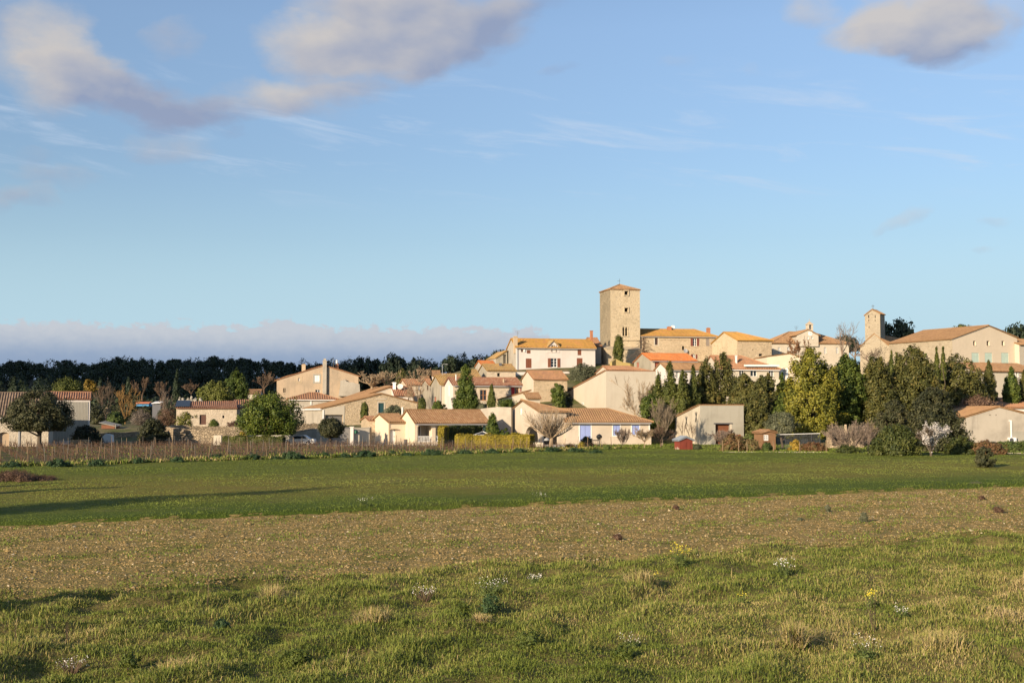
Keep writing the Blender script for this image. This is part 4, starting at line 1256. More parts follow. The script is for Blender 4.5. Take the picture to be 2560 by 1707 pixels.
H23.trim('gutter', 'L', 740, 1022, 806, 1024.5, 'wood_w', .36); H23.trim('drainpipe', 'F', 806.5, 1024, 809.5, 1047, 'wood_w', .12)
H23.done()
H24 = House('cream_house', 'cream house with long rising roof behind the stone fronted one', 'house', 872, 1004, 206, 20, u1=985, L=13, roof='shedR', vR=966, wall='cream', tile='t_lbrown', ov=.25, og=.12)
H24.done()
# --- long cabin on the left
H25 = House('stone_cabin', 'long low rendered cabin with brown door and dark red striped roof', 'cabin', 441, 1021, 188, 13, u1=592, L=7, roof='shedb', vR=1005, wall='wstone', side='cream', tile='t_red', ov=.3, og=.1)
H25.win('F', 499, 1036.5, 515, 1061, 'door', 'wood_dk'); H25.win('F', 556, 1038, 560.5, 1045, 'dark')
H25.done()
mb = MB(); k = (H25.zR - H25.zE) / H25.L; x0, _ = H25.hit('F', 438, 1020); x1, _ = H25.hit('F', 474, 1020)
a = [H25.pt(x0, .1, H25.zE + .27), H25.pt(x1, .1, H25.zE + .27), H25.pt(x1, H25.L - .2, H25.zR + .24), H25.pt(x0, H25.L - .2, H25.zR + .24)]
mb.prism(a, ZV * .06); mb.build('roof_panel', MT['black'], H25.root)
H25b = House('outbuilding', 'small outbuilding with reddish roof mostly behind the round pine', 'outbuilding', 585, 1021, 196, 12, u1=640, L=6, roof='shedb', vR=1001, wall='cream', tile='t_red')
H25b.done()
# --- farmhouse at the left edge
H26 = House('farmhouse', 'stone farmhouse with grey brown roof and ochre arched doorway at the left edge', 'farmhouse', -60, 1040, 146, 16, u1=122, L=7, roof='side', vR=984, wall='palestone', side='cream', tile='t_grey', ov=.3, gutter='wood_w')
H26.win('F', -4, 1080, 22, 1121, 'arch', 'ochre', depth=.3, name='door')
H26.trim('drainpipe', 'F', 46.5, 1044, 49, 1120, 'zinc', .1)
H26.done()
H27 = House('white_barn', 'tall white boarded barn with dark red roof behind the holm oak', 'barn', 112, 999, 158, 18.6, u1=225, L=8, roof='side', vR=982.5, wall='white', tile='t_red', ov=.15)
x0, z0, x1, z1 = H27.rect('F', 130, 1004, 219, 1100)
mb = MB()
n_ = 24
for i in range(n_):
    a, b = x0 + (x1 - x0) * i / n_, x0 + (x1 - x0) * (i + 1) / n_
    H27._box(mb, 'F', a + .015, z0, b - .015, z1, -.02, .05 + .012 * (i % 2))
mb.build('board_panel', MT['cement'], H27.root)
H27.done()
# --- bungalow with veranda
H28 = House('bungalow', 'cream bungalow with arched veranda, white balustrade and brown roof', 'bungalow', 1037, 1056, 157, 25, u1=1219, u0=998, roof='side', vR=1027, wall='palepink', side='palepink', tile='t_brown', gutter='zinc', rf=.48, ov=.45)
for (u0, u1) in ((1044, 1080), (1089, 1126)):
    x0, z0, x1, z1 = H28.rect('F', u0, 1061, u1, 1104)
    H28.holes['F'].append((x0, z0, x1, z1, 2.2, .35))
H28.win('F', 1135, 1061.5, 1176, 1086, 'open', 'teal', fr=.22); H28.win('F', 1184, 1061.5, 1213, 1086, 'open', 'teal', fr=.22)
x0, z0, x1, z1 = H28.rect('F', 1042, 1058, 1130, 1106)
mb = MB(); H28._box(mb, 'F', x0 - .3, z0 - 1, x1 + .3, z1 + .3, -2.35, -2.22); H28._box(mb, 'F', x0 - .3, z0 - 1, x1 + .3, z0 - .02, -2.2, -.02); mb.build('veranda', MT['palepink'], H28.root)
for (u0, u1) in ((1045, 1066), (1092, 1106)):
    a, b_, c, d = H28.rect('F', u0, 1066, u1, 1100)
    mb = MB(); nx = 4
    for i in range(nx + 1):
        xc = a + (c - a) * i / nx; H28._box(mb, 'F', xc - .07, b_, xc + .07, d, -2.2, -2.1)
    H28._box(mb, 'F', a, d, c, d + .1, -2.2, -2.1)
    fr = mb.build('french_window', MT['wood_w'], H28.root)
    g = MB(); H28._box(g, 'F', a, b_, c, d, -2.215, -2.19); g.build('pane', MT['glass'], fr)
for (u0, u1) in ((1042, 1080), (1089, 1128)):
    a, b_, c, d = H28.rect('F', u0, 1090, u1, 1104)
    mb = MB(); H28._box(mb, 'F', a, d - .1, c, d, -.2, -.05); H28._box(mb, 'F', a, b_, c, b_ + .1, -.2, -.05)
    nb = 10
    for i in range(nb): 
        xc = a + (c - a) * (i + .5) / nb; H28._box(mb, 'F', xc - .04, b_, xc + .04, d, -.16, -.08)
    mb.build('balustrade', MT['wood_w'], H28.root)
H28.done()
mb = MB(); c = at(1006, 1022, 163); mb.tube([c - ZV * 1.0, c + ZV * .25], .12, 8); mb.build('chimney', MT['wood_w'], H28.roof_obj)
H29 = House('bungalow_wing', 'small cream wing with white door at the left end of the bungalow', 'house wing', 972, 1057, 159.2, 25, u1=1018.5, u0=927, roof='side', vR=1037, wall='palepink', side='palepink', tile='t_lbrown', ov=.25)
H29.win('F', 975.5, 1073, 988, 1109, 'door', 'wood_w')
H29.trim('drainpipe', 'F', 971.5, 1059, 973.5, 1108, 'cap', .08); H29.trim('door_hood', 'F', 974, 1071, 991, 1073, 'cap', .3)
H29.done()
mb = MB(); p = H29.pt(2.4, -.6, .3); mb.box(p, .9, .5, .6, H29.d, H29.b); mb.box(p + ZV * .33, 1.0, .6, .06, H29.d, H29.b); tag(mb.build('planter_box', MT['metal']), 'dark planter box against the bungalow wing wall', 'planter')
H30 = House('gatehouse', 'tiny gatehouse with pale gable and terracotta roof beside the bungalow wing', 'gatehouse', 924, 1053, 164, YW, u1=942, u0=903, roof='side', vR=1043.5, wall='stone', side='stone', tile='t_roug', ov=.1)
H30.done()
# --- house with the vase shaped tree: gable, loggia, and wing
H31 = House('pink_house', 'pinkish house with hipped brown roof, arched loggia and white dish', 'house', 1346, 1029, 158, YW + 3, u1=1416, u0=1275.5, roof='hipR', vR=1001.5, wall='pink', side='pink', tile='t_lbrown', inset=4.2, ov=.45)
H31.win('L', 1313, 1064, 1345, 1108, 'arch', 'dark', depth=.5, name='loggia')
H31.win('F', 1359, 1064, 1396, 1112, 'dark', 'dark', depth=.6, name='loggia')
H31.win('L', 1299.5, 1019.5, 1305, 1036, 'dark', 'wood_w', depth=.1)
H31.done()
x, z = H31.hit('L', 1274.5, 1043); o, t, n = H31.face('L'); c = o + t * (x + .6) + n * .8; c.z = z
dish_part(H31.root, c, .75, (-.15, -1, .3))
H32 = House('pink_wing', 'long pinkish wing with lavender blue shutters right of the vase shaped tree', 'house wing', 1414, 1054, 158.4, YW - 6, u1=1624, L=8, roof='hipR', vR=1024.5, wall='pink', side='pink', tile='t_lbrown', inset=4.6, ov=.45, gutter='zinc')
H32.win('F', 1449.5, 1062.5, 1477, 1102, 'shut', 'wood_bl')
H32.win('F', 1532.5, 1062, 1550, 1088, 'shut', 'wood_bl'); H32.win('F', 1580, 1062, 1598.5, 1087, 'shut', 'wood_bl')
for r_ in ((1449.5, 1062.5, 1477, 1102), (1532.5, 1062, 1550, 1088), (1580, 1062, 1598.5, 1087)):
    H32.win('F', *r_, 'surround', 'wood_w', w=.13)
H32.trim('drainpipe', 'F', 1622, 1056, 1624.5, 1108, 'wood_w', .1)
H32.done()
# --- barn
H33 = House('barn', 'cement rendered barn with rust brown door and sloping left wall', 'barn', 1750, 1013.5, 158, YW - 8, u1=1859, u0=1677, roof='hall', wall='barn')
def barn(s):
    zl = z_at(*(s.pt(0, s.L).to_2d()), 1050)
    H33.holes['F'] = []
    s.win('F', 1788.5, 1060, 1825, 1110, 'garage', 'rust', depth=.5)
    o, t, n = s.face('F')
    x0, z0, x1, z1 = s.rect('F', 1788.5, 1060, 1825, 1110)
    fl = [(0, s.zb), (s.W, s.zb), (s.W, s.zE), (0, s.zE)]
    loops = [[s.pt(x, 0, z) for x, z in fl], [s.pt(x, 0, z) for x, z in ((x0, z0), (x1, z0), (x1, z1), (x0, z1))]]
    mb = MB(); mb.add(loops[0] + loops[1], [tuple(q) for q in tessellate_polygon(loops)])
    l = loops[1]; mb.add(l + [p - n * .56 for p in l], [(i, (i + 1) % 4, 4 + (i + 1) % 4, 4 + i) for i in range(4)])
    mb.build('wall', MT['cement'], s.root)
    mb = MB()
    mb.quad(s.pt(0, s.L, s.zb), s.pt(0, 0, s.zb), s.pt(0, 0, s.zE), s.pt(0, s.L, zl)); mb.quad(s.pt(s.W, 0, s.zb), s.pt(s.W, s.L, s.zb), s.pt(s.W, s.L, zl), s.pt(s.W, 0, s.zE)); mb.quad(s.pt(0, s.L, s.zb), s.pt(s.W, s.L, s.zb), s.pt(s.W, s.L, zl), s.pt(0, s.L, zl))
    mb.build('side_wall', MT['barn'], s.root)
    mb = MB(); uv = []
    roof_sheet(mb, uv, [s.pt(-.1, s.L + .2, zl + .03), s.pt(s.W + .1, s.L + .2, zl + .03), s.pt(s.W + .1, -.05, s.zE + .03), s.pt(-.1, -.05, s.zE + .03)], s.d, seed=5)
    s.roof_obj = mb.build('roof', MT['t_lbrown'], s.root, uv=uv)
    s.trim('lintel', 'F', 1784, 1057, 1831, 1059.5, 'metal', .08)
    s.trim('side_panel', 'F', 1825.3, 1060, 1830, 1104, 'cream', .03)
    for (u, v) in ((1716.5, 1052.5), (1741, 1042)):
        x, z = s.hit('L', u, v); o2, t2, n2 = s.face('L'); c = o2 + t2 * x + n2 * .05; c.z = z
        mb = MB()
        for k in (-1, 1):
            a = (t2 * .45 * k + ZV * .62).normalized(); mb.box(c + n2 * (.012 * k), .17, .03, 1.5, a.cross(n2), n2, a)
        mb.build('wall_anchor', MT['pole'], s.root)
barn(H33)
# --- far houses in the shade of the wooded hill
for (u, v, u1, vr, Y, wl, lb) in ((403, 974, 424, 965, 520, 'cement', 'small pale house half hidden among the trees below the ridge'),
                              (450, 972, 480, 966, 525, 'grey', 'grey flat house right of the tall dark cypress below the ridge'),
                              (620, 984, 650, 975, 300, 'cream', 'small dim house just left of the ochre gabled house'),
                              (1081, 940, 1100, 928, 300, 'white', 'small white house among the dark pines left of the conifer'),
                              (1052, 948, 1072, 942, 300, 'cement', 'pale low house roof above the orange lane roofs')):
    h = House('distant_house', lb, 'house', u, v, Y, 5, u1=u1, L=6, roof='side', vR=vr, wall=wl, tile='t_lbrown')
    x0 = (u + u1) / 2
    h.win('F', x0 - 2, v + 3, x0 + 2, v + 7, 'w', nz=1)
    h.done()
# ------------------------------------------------------------------ trees and plants
F = {}
F['cypress'] = foliage('cypress foliage', [(0.0283, 0.0401, 0.0094), (0.0649, 0.0779, 0.0153), (0.1156, 0.1227, 0.0248), (0.1770, 0.1652, 0.0378)])
F['conifer'] = foliage('brownish conifer foliage', [(0.0330, 0.0378, 0.0118), (0.0708, 0.0732, 0.0177), (0.1239, 0.1121, 0.0283), (0.1888, 0.1357, 0.0401)])
F['darkgreen'] = foliage('dark green foliage', [(0.0260, 0.0425, 0.0083), (0.0566, 0.0826, 0.0130), (0.1038, 0.1274, 0.0201), (0.1593, 0.1711, 0.0319)])
F['yellow'] = foliage('yellow green foliage', [(.062, .070, .010), (.132, .132, .016), (.215, .19, .025), (.28, .235, .034)])
F['oak'] = foliage('holm oak foliage', [(0.0189, 0.0226, 0.0104), (0.0397, 0.0434, 0.0170), (0.0736, 0.0718, 0.0302), (0.1227, 0.1086, 0.0566)])
F['pine'] = foliage('round pine foliage', [(0.0260, 0.0448, 0.0071), (0.0614, 0.0873, 0.0106), (0.1180, 0.1440, 0.0165), (0.2006, 0.1947, 0.0283)])
F['olivepine'] = foliage('olive pine foliage', [(.040, .052, .010), (.082, .094, .016), (.13, .135, .025), (.17, .16, .035)])
F['olive'] = foliage('olive tree foliage', [(.055, .062, .032), (.10, .108, .058), (.16, .16, .09), (.22, .21, .13)])
F['hill'] = foliage('hill pine foliage', [(.012, .019, .012), (.022, .034, .017), (.034, .049, .022), (.050, .064, .027)])
F['hedge_y'] = foliage('golden hedge foliage', [(.12, .105, .014), (.24, .19, .022), (.34, .26, .03), (.42, .32, .045)])
F['hedge_d'] = foliage('dark hedge foliage', [(0.0236, 0.0354, 0.0094), (0.0531, 0.0649, 0.0142), (0.0944, 0.1003, 0.0236), (0.1416, 0.1298, 0.0354)])
F['euph'] = foliage('blue green leaves', [(.014, .034, .014), (.028, .058, .021), (.05, .088, .030), (.085, .125, .045)])
F['blossom'] = foliage('white blossom', [(.30, .27, .25), (.52, .48, .45), (.66, .61, .57), (.74, .70, .66)])
F['pinkbl'] = foliage('faded pinkish twigs', [(.14, .11, .085), (.22, .18, .145), (.30, .26, .22), (.40, .36, .32)])
F['bramble'] = foliage('brown bramble', [(.05, .026, .018), (.10, .055, .035), (.15, .09, .055), (.20, .13, .08)])
F['redbush'] = foliage('reddish bush', [(.10, .045, .02), (.16, .08, .035), (.17, .12, .05), (.11, .11, .035)])
F['brownleaf'] = foliage('dead brown leaves', [(.12, .055, .028), (.20, .10, .05), (.28, .15, .08), (.34, .20, .11)])
F['yellowleaf'] = foliage('ochre leaves', [(.20, .13, .02), (.32, .21, .03), (.42, .28, .05), (.48, .36, .10)])
F['plume'] = foliage('pampas plumes', [(.40, .36, .28), (.52, .47, .38), (.60, .55, .46), (.66, .62, .54)])
F['shrub_g'] = foliage('plain shrub leaves', [(0.0354, 0.0531, 0.0142), (0.0708, 0.1003, 0.0236), (0.1180, 0.1475, 0.0354), (0.1770, 0.1888, 0.0590)])
BK = plain('grey brown bark', (.10, .075, .052), .9, 0, .3)
BK_L = plain('pale bare bark', (.30, .22, .14), .9, 0, .25)
BK_R = plain('reddish pine bark', (.26, .13, .07), .9, 0, .3)
BK_O = plain('ochre lichened bark', (.25, .145, .05), .9, 0, .3)
BK_D = plain('dark twig bark', (.13, .085, .055), .9, 0, .3)
BK_M = plain('grey twig bark', (.20, .155, .105), .9, 0, .25)
BK_P = plain('pinkish twig bark', (.215, .16, .12), .9, 0, .25)
WOODP = plain('weathered post wood', (.22, .15, .088), .9, 0, .25)
WOODG = plain('grey post wood', (.17, .145, .115), .9, 0, .25)

def leaf_quads(P, Nn, size, rng, jit=.9, aspect=.62):
    n = len(P)
    Nn = Nn + rng.normal(0, jit, (n, 3)); Nn /= np.linalg.norm(Nn, axis=1, keepdims=True) + 1e-9
    R = rng.normal(0, 1, (n, 3)); A = np.cross(Nn, R); A /= np.linalg.norm(A, axis=1, keepdims=True) + 1e-9
    B = np.cross(Nn, A)
    s = (size * rng.uniform(.55, 1.35, n))[:, None]
    V = np.stack([P - A * s * .5, P + B * s * aspect * .5, P + A * s * .5, P - B * s * aspect * .5], 1).reshape(-1, 3)
    i = np.arange(n) * 4
    return V, np.stack([i, i + 1, i + 2, i + 3], 1)
PROF = {
    'round': lambda t: np.sqrt(np.clip(1 - (2 * t - 1) ** 2, 0, 1)),
    'dome': lambda t: np.where(t < .22, .55 + .45 * np.sin(np.pi / 2 * t / .22), np.sqrt(np.clip(1 - ((t - .22) / .78) ** 2, 0, 1))),
    'cone': lambda t: np.where(t < .2, .75 + .25 * t / .2, ((1 - t) / .8) ** .68),
    'column': lambda t: np.where(t < .3, .72 + .28 * t / .3, np.clip((1 - t) / .7, 0, 1) ** .62),
    'flame': lambda t: np.where(t < .45, .9 + .1 * t / .45, np.clip((1 - t) / .55, 0, 1) ** .8),
    'egg': lambda t: np.where(t < .38, .82 + .18 * t / .38, np.clip(1 - ((t - .38) / .62) ** 2.0, 0, 1) ** .62),
    'barrel': lambda t: np.where(t < .65, 1.0, np.sqrt(np.clip(1 - ((t - .65) / .35) ** 2, 0, 1))),
    'bush': lambda t: np.where(t < .3, .9 + .1 * t / .3, np.sqrt(np.clip(1 - ((t - .3) / .7) ** 2, 0, 1))),
    'umbrella': lambda t: np.where(t < .35, .35 + .65 * np.sqrt(np.clip(t / .35, 0, 1)), np.sqrt(np.clip(1 - ((t - .35) / .65) ** 2, 0, 1))),
}
def crown(c0, w, h, prof, seed, nclump=60, nleaf=90, size=.26, clump=.20, up=0.0, hollow=.55, ragged=.16, tint0=.42, dy=1.0, gap=.0, aspect=.62):
    """leaf clumps spread through a crown; c0 is the bottom centre"""
    rng = np.random.default_rng(seed)
    t = rng.random(nclump * 3); f = PROF[prof]
    keep = rng.random(len(t)) < np.clip(f(t), .12, 1)
    t = t[keep][:nclump]; n = len(t)
    a = rng.uniform(0, 2 * np.pi, n)
    rr = f(t) * (hollow + (1 - hollow) * np.sqrt(rng.random(n)))
    lob = 1 + ragged * (np.sin(3 * a + seed) * .5 + np.sin(5 * a + 7 * t + seed * 1.7) * .6) + ragged * rng.normal(0, .55, n)
    cr = w / 2 * clump * rng.uniform(.75, 1.45, n) * (.45 + .55 * f(t))
    R = np.maximum(w / 2 * rr * lob - cr * .55, 0)
    C = np.stack([np.cos(a) * R, np.sin(a) * R * dy, t * h * (1 - .02)], 1)
    m = rng.poisson(nleaf * np.clip(.45 + .55 * f(t), .3, 1))
    idx = np.repeat(np.arange(n), m); N_ = len(idx)
    d = rng.normal(0, 1, (N_, 3)); d /= np.linalg.norm(d, axis=1, keepdims=True)
    rad = rng.random(N_) ** .45
    st = 1.0 + up
    off = d * (cr[idx] * rad)[:, None] * np.array([1, 1, st])
    P = C[idx] + off
    P[:, 2] = np.maximum(P[:, 2], .02)
    out = np.stack([P[:, 0], P[:, 1], (P[:, 2] - h * .4) * w / max(h, .1)], 1)
    out /= np.linalg.norm(out, axis=1, keepdims=True) + 1e-9
    Nn = d * .8 + out * .7 + np.array([0, 0, .15])
    V, Q_ = leaf_quads(P, Nn, size, rng, .55, aspect)
    ct = rng.normal(tint0, .14, n)
    T = np.clip(ct[idx] + rng.normal(0, .13, N_), 0, 1)
    return V + np.array(c0), Q_, np.repeat(T, 4)
def branches(mb, p, d, L, r, depth, rng, spread=.6, k=3, upw=.25, rmin=.012, shrink=.72, segs=3, side=3):
    pts = [p]; rad = [r]; q = p
    dd = d.copy()
    for i in range(segs):
        dd = (dd + Vector((rng.gauss(0, .16), rng.gauss(0, .16), rng.gauss(0, .12) + upw * .16))).normalized()
        q = q + dd * (L / segs); pts.append(q); rad.append(max(rmin, r * (1 - .45 * (i + 1) / segs)))
    mb.tube(pts, rad, 5 if depth > 3 else side, cap=False)
    if depth <= 0: return
    for i in range(k):
        j = rng.choice(range(1, segs + 1)) if i > 0 else segs
        base = pts[j]
        ax = Vector((rng.gauss(0, 1), rng.gauss(0, 1), rng.gauss(0, .6))).normalized()
        nd = (dd + ax * spread * rng.uniform(.6, 1.25) + Vector((0, 0, upw * .5))).normalized()
        branches(mb, base, nd, L * shrink * rng.uniform(.75, 1.15), max(rmin, rad[j] * .66), depth - 1, rng, spread, k, upw, rmin, shrink, segs, side)
def trunk_mesh(base, top, r0, r1, seed, limbs=None, k=8):
    rng = random.Random(seed); mb = MB(); base, top = Vector(base), Vector(top)
    n = 5; pts = []
    for i in range(n + 1):
        t = i / n; q = base.lerp(top, t) + Vector((rng.gauss(0, 1), rng.gauss(0, 1), 0)) * (.05 * (top - base).length * t * (1 - t) * 3)
        pts.append(q)
    mb.tube(pts, [r0 * 1.35] + [r0 + (r1 - r0) * i / n for i in range(1, n + 1)], k)
    for (dx, dy, dz, f) in (limbs or []):
        s = base.lerp(top, f); e = s + Vector((dx, dy, dz))
        mb.tube([s, s.lerp(e, .5) + Vector((0, 0, -.08 * dz)), e], [r1 * .9, r1 * .6, r1 * .25], 5)
    return mb
TREE_N = [0]
def px(Y): return Y / FPX
def leafy(name, label, cat, box, Y, prof, mat, trunk=None, bark=None, group=None, seed=None, dz=0, parts='crown', scale=1.0, base_v=None, limbs=None, tilt=0, **k):
    """a tree or shrub whose crown fills the photo box (u0, v0, u1, v1) at distance Y"""
    TREE_N[0] += 1
    seed = seed or 100 + TREE_N[0]
    u0, v0, u1, v1 = box
    top, bot = at((u0 + u1) / 2, v0, Y), at((u0 + u1) / 2, v1, Y)
    wd = (u1 - u0) * px(Y); h = top.z - bot.z
    g = gz(bot.x, Y) if base_v is None else bot.z
    root = empty(name, (bot.x, Y, g), label, cat, group)
    cb = bot.z
    if trunk is None: cb = min(cb, g + .05) if bot.z < g + 1.2 else bot.z
    h = top.z - cb
    V, Q_, T = crown((bot.x, Y, cb), wd, h, prof, seed, **k)
    np_mesh(parts, V, Q_, F[mat], root, tint=T)
    tw = trunk or max(.08, wd * .03)
    hh = h * (.75 if prof in ('cone', 'column', 'flame') else .45)
    tx = bot.x + tilt
    lb = limbs
    if lb is None and prof in ('round', 'dome', 'umbrella', 'bush', 'barrel') and wd > 2:
        r_ = random.Random(seed); lb = [(math.cos(a) * wd * .3, math.sin(a) * wd * .3, h * .35, r_.uniform(.3, .7)) for a in [r_.uniform(0, 6.3) for _ in range(6)]]
    trunk_mesh((tx, Y, g - .15), (bot.x, Y, cb + hh), tw, tw * .45, seed, lb).build('trunk', bark or BK, root)
    return root
def bare(name, label, cat, u, Y, vb, vt, wpx, seed, bark=None, depth=4, k=3, spread=.6, upw=.3, trunk_f=.22, r0=.16, nlimb=4, rmin=.014, leaves=None, group=None, lean=.7, shrink=.72):
    rng = random.Random(seed)
    b = at(u, vb, Y); g = gz(b.x, Y) if abs(gz(b.x, Y) - b.z) < 2.5 else b.z
    g = b.z if abs(gz(b.x, Y) - b.z) < .4 else g
    t = at(u, vt, Y); Ht = t.z - g; wd = wpx * px(Y)
    root = empty(name, (b.x, Y, g), label, cat, group)
    base = Vector((b.x, Y, g - .1)); fork = Vector((b.x + rng.gauss(0, .05) * Ht * .1, Y, g + Ht * trunk_f))
    mb = MB(); mb.tube([base, base.lerp(fork, .5), fork], [r0 * 1.25, r0, r0 * .9], 8)
    mb.build('trunk', bark or BK_L, root)
    mb = MB()
    L0 = Ht * (1 - trunk_f) * .36
    for i in range(nlimb):
        a = 2 * math.pi * (i + rng.uniform(-.3, .3)) / nlimb + seed
        ln = lean * rng.uniform(.7, 1.2)
        d = Vector((math.cos(a) * ln, math.sin(a) * ln, 1)).normalized()
        branches(mb, fork - Vector((0, 0, rng.uniform(0, .15) * Ht * trunk_f)), d, L0 * rng.uniform(.85, 1.2), r0 * .62, depth, rng, spread, k, upw, rmin, shrink)
    # fit the crown to the size seen
    V = np.array(mb.v); c = np.array([fork.x, fork.y, fork.z])
    R = V - c
    hx = np.quantile(np.abs(R[:, 0]), .985); hz_ = np.quantile(R[:, 2], .992)
    sx = wd / 2 / max(hx, .01); sz = (t.z - fork.z) / max(hz_, .01)
    sx = min(max(sx, .35), 2.5); sz = min(max(sz, .35), 2.5)
    R = R * np.array([sx, sx, sz]); mb.v = [tuple(q) for q in (R + c)]
    mb.build('branches', bark or BK_L, root)
    if leaves:
        mat, nl, size = leaves
        r2 = np.random.default_rng(seed)
        A = np.array(mb.v); i = r2.integers(len(A) // 3, len(A), nl)
        P = A[i] + r2.normal(0, .07, (nl, 3))
        Vv, Q_ = leaf_quads(P, r2.normal(0, 1, (nl, 3)), size, r2)
        np_mesh('blossom' if 'bl' in mat else 'leaves', Vv, Q_, F[mat], root, tint=np.repeat(np.clip(r2.normal(.5, .22, nl), 0, 1), 4))
    return root

# --- cypresses and conifers right of the pink house
cyp = 'dark columnar cypress '
leafy('cypress_tree', 'tallest pointed cypress in front of the pale brown row house roof', 'cypress', (1653, 885, 1698, 1072), 172, 'column', 'cypress', nclump=150, nleaf=85, size=.24, clump=.34, up=1.3, ragged=.12, seed=201)
leafy('cypress_tree', 'cypress against the cream hall wall, leftmost of the tall cypress group', 'cypress', (1626, 927, 1668, 1066), 174, 'column', 'cypress', nclump=120, nleaf=80, size=.24, clump=.36, up=1.3, ragged=.14, seed=202)
leafy('cypress_tree', 'slim cypress just right of the tallest pointed cypress', 'cypress', (1688, 919, 1725, 1060), 171, 'column', 'cypress', nclump=120, nleaf=80, size=.24, clump=.36, up=1.3, ragged=.12, seed=203)
leafy('cypress_tree', 'cypress directly above the sloping roofline of the barn', 'cypress', (1713, 912, 1754, 1055), 173, 'column', 'cypress', nclump=120, nleaf=80, size=.24, clump=.36, up=1.2, ragged=.14, seed=204)
leafy('conifer_tree', 'broad brownish conifer with two tops behind the barn roof', 'conifer', (1735, 892, 1800, 1075), 176, 'egg', 'conifer', nclump=220, nleaf=80, size=.27, clump=.26, up=.5, ragged=.2, seed=205)
leafy('conifer_tree', 'brownish conifer with the highest feathery tip behind the barn', 'conifer', (1770, 880, 1852, 1080), 177, 'egg', 'conifer', nclump=250, nleaf=80, size=.27, clump=.26, up=.5, ragged=.22, seed=206)
leafy('conifer_tree', 'low brownish conifer between the cypresses and the barn', 'conifer', (1706, 950, 1765, 1070), 175, 'cone', 'conifer', nclump=150, nleaf=80, size=.26, clump=.28, up=.5, ragged=.2, seed=207)
leafy('evergreen_tree', 'dark evergreen tree standing low at the left of the cypress group', 'tree', (1597, 985, 1652, 1080), 168, 'round', 'darkgreen', nclump=110, nleaf=75, size=.26, clump=.28, seed=208, trunk=.15)
leafy('evergreen_tree', 'dense dark conifer behind the right edge of the barn roof', 'tree', (1828, 930, 1892, 1080), 168, 'egg', 'conifer', nclump=230, nleaf=80, size=.27, clump=.28, ragged=.2, seed=209)
leafy('evergreen_tree', 'dark conifer below the terrace house windows', 'tree', (1866, 938, 1945, 1085), 166, 'round', 'conifer', nclump=240, nleaf=80, size=.27, clump=.24, ragged=.2, seed=210)
leafy('evergreen_tree', 'dark leafy conifer between the barn and the olive tree', 'tree', (1852, 985, 1925, 1090), 160, 'bush', 'conifer', nclump=180, nleaf=80, size=.26, clump=.26, ragged=.2, seed=211)
leafy('evergreen_tree', 'small dark green evergreen left of the yellow green conifer', 'tree', (1925, 975, 1985, 1080), 160, 'cone', 'darkgreen', nclump=140, nleaf=80, size=.26, clump=.28, ragged=.2, seed=212)
leafy('olive_tree', 'silvery olive tree beside the brown garden shed', 'olive tree', (1916, 1030, 1994, 1092), 140, 'round', 'olive', nclump=130, nleaf=95, size=.19, clump=.25, ragged=.2, seed=213, trunk=.16, aspect=.4)
leafy('conifer_tree', 'large yellow green conifer above the garden', 'conifer', (1958, 868, 2100, 1096), 146, 'egg', 'yellow', nclump=330, nleaf=90, size=.28, clump=.19, ragged=.3, up=.3, seed=214, trunk=.35)
leafy('conifer_tree', 'deep green conifer overlapping the right side of the yellow green one', 'conifer', (2068, 884, 2164, 1062), 150, 'egg', 'darkgreen', nclump=270, nleaf=90, size=.28, clump=.22, ragged=.2, up=.4, seed=215, trunk=.3)
leafy('conifer_tree', 'dark conifer in front of the foot of the church', 'conifer', (2152, 880, 2232, 1080), 150, 'egg', 'conifer', nclump=250, nleaf=85, size=.28, clump=.24, ragged=.2, up=.5, seed=216)
leafy('conifer_tree', 'broad dark conifer with twin tips below the church roof', 'conifer', (2222, 862, 2345, 1075), 152, 'egg', 'conifer', nclump=340, nleaf=90, size=.29, clump=.2, ragged=.22, up=.4, seed=217)
leafy('conifer_tree', 'spreading dark conifer below the corner of the big cream house', 'conifer', (2325, 884, 2466, 1060), 168, 'egg', 'conifer', nclump=330, nleaf=90, size=.29, clump=.2, ragged=.25, up=.1, seed=218)
for i, (b, lb) in enumerate((((2222, 876, 2238, 960), 'thin pointed cypress just right of the church shoulder'), ((2236, 872, 2250, 960), 'second thin cypress right of the church shoulder'), ((2335, 868, 2350, 950), 'slim cypress left of the twin slim pair before the stone side wall'), ((2352, 862, 2366, 950), 'slim cypress nearest the cream house corner'))):
    leafy('cypress_tree', lb, 'cypress', b, 165, 'flame', 'cypress', nclump=60, nleaf=60, size=.24, clump=.5, up=1.4, ragged=.1, seed=220 + i)
leafy('cypress_tree', 'olive brown cypress standing alone below the green shutters', 'cypress', (2458, 898, 2490, 1000), 170, 'flame', 'conifer', nclump=120, nleaf=80, size=.24, clump=.36, up=1.2, ragged=.1, seed=225)
leafy('conifer_tree', 'dark conifer in front of the low brown roofed house at the right edge', 'conifer', (2508, 914, 2552, 1010), 176, 'cone', 'darkgreen', nclump=160, nleaf=80, size=.27, clump=.28, ragged=.2, up=.5, seed=226)
leafy('conifer_tree', 'dark conifer cut by the right edge of the picture', 'conifer', (2540, 916, 2592, 1020), 178, 'cone', 'conifer', nclump=160, nleaf=80, size=.27, clump=.28, ragged=.2, up=.5, seed=227)
leafy('oak_tree', 'broad brownish evergreen oak in the middle of the dark thicket', 'oak', (2268, 968, 2395, 1110), 132, 'dome', 'oak', nclump=260, nleaf=90, size=.25, clump=.21, ragged=.2, seed=228)
leafy('oak_tree', 'dark evergreen oak directly behind the white blossom tree', 'oak', (2290, 1012, 2412, 1140), 124, 'dome', 'oak', nclump=260, nleaf=90, size=.24, clump=.21, ragged=.2, seed=229)
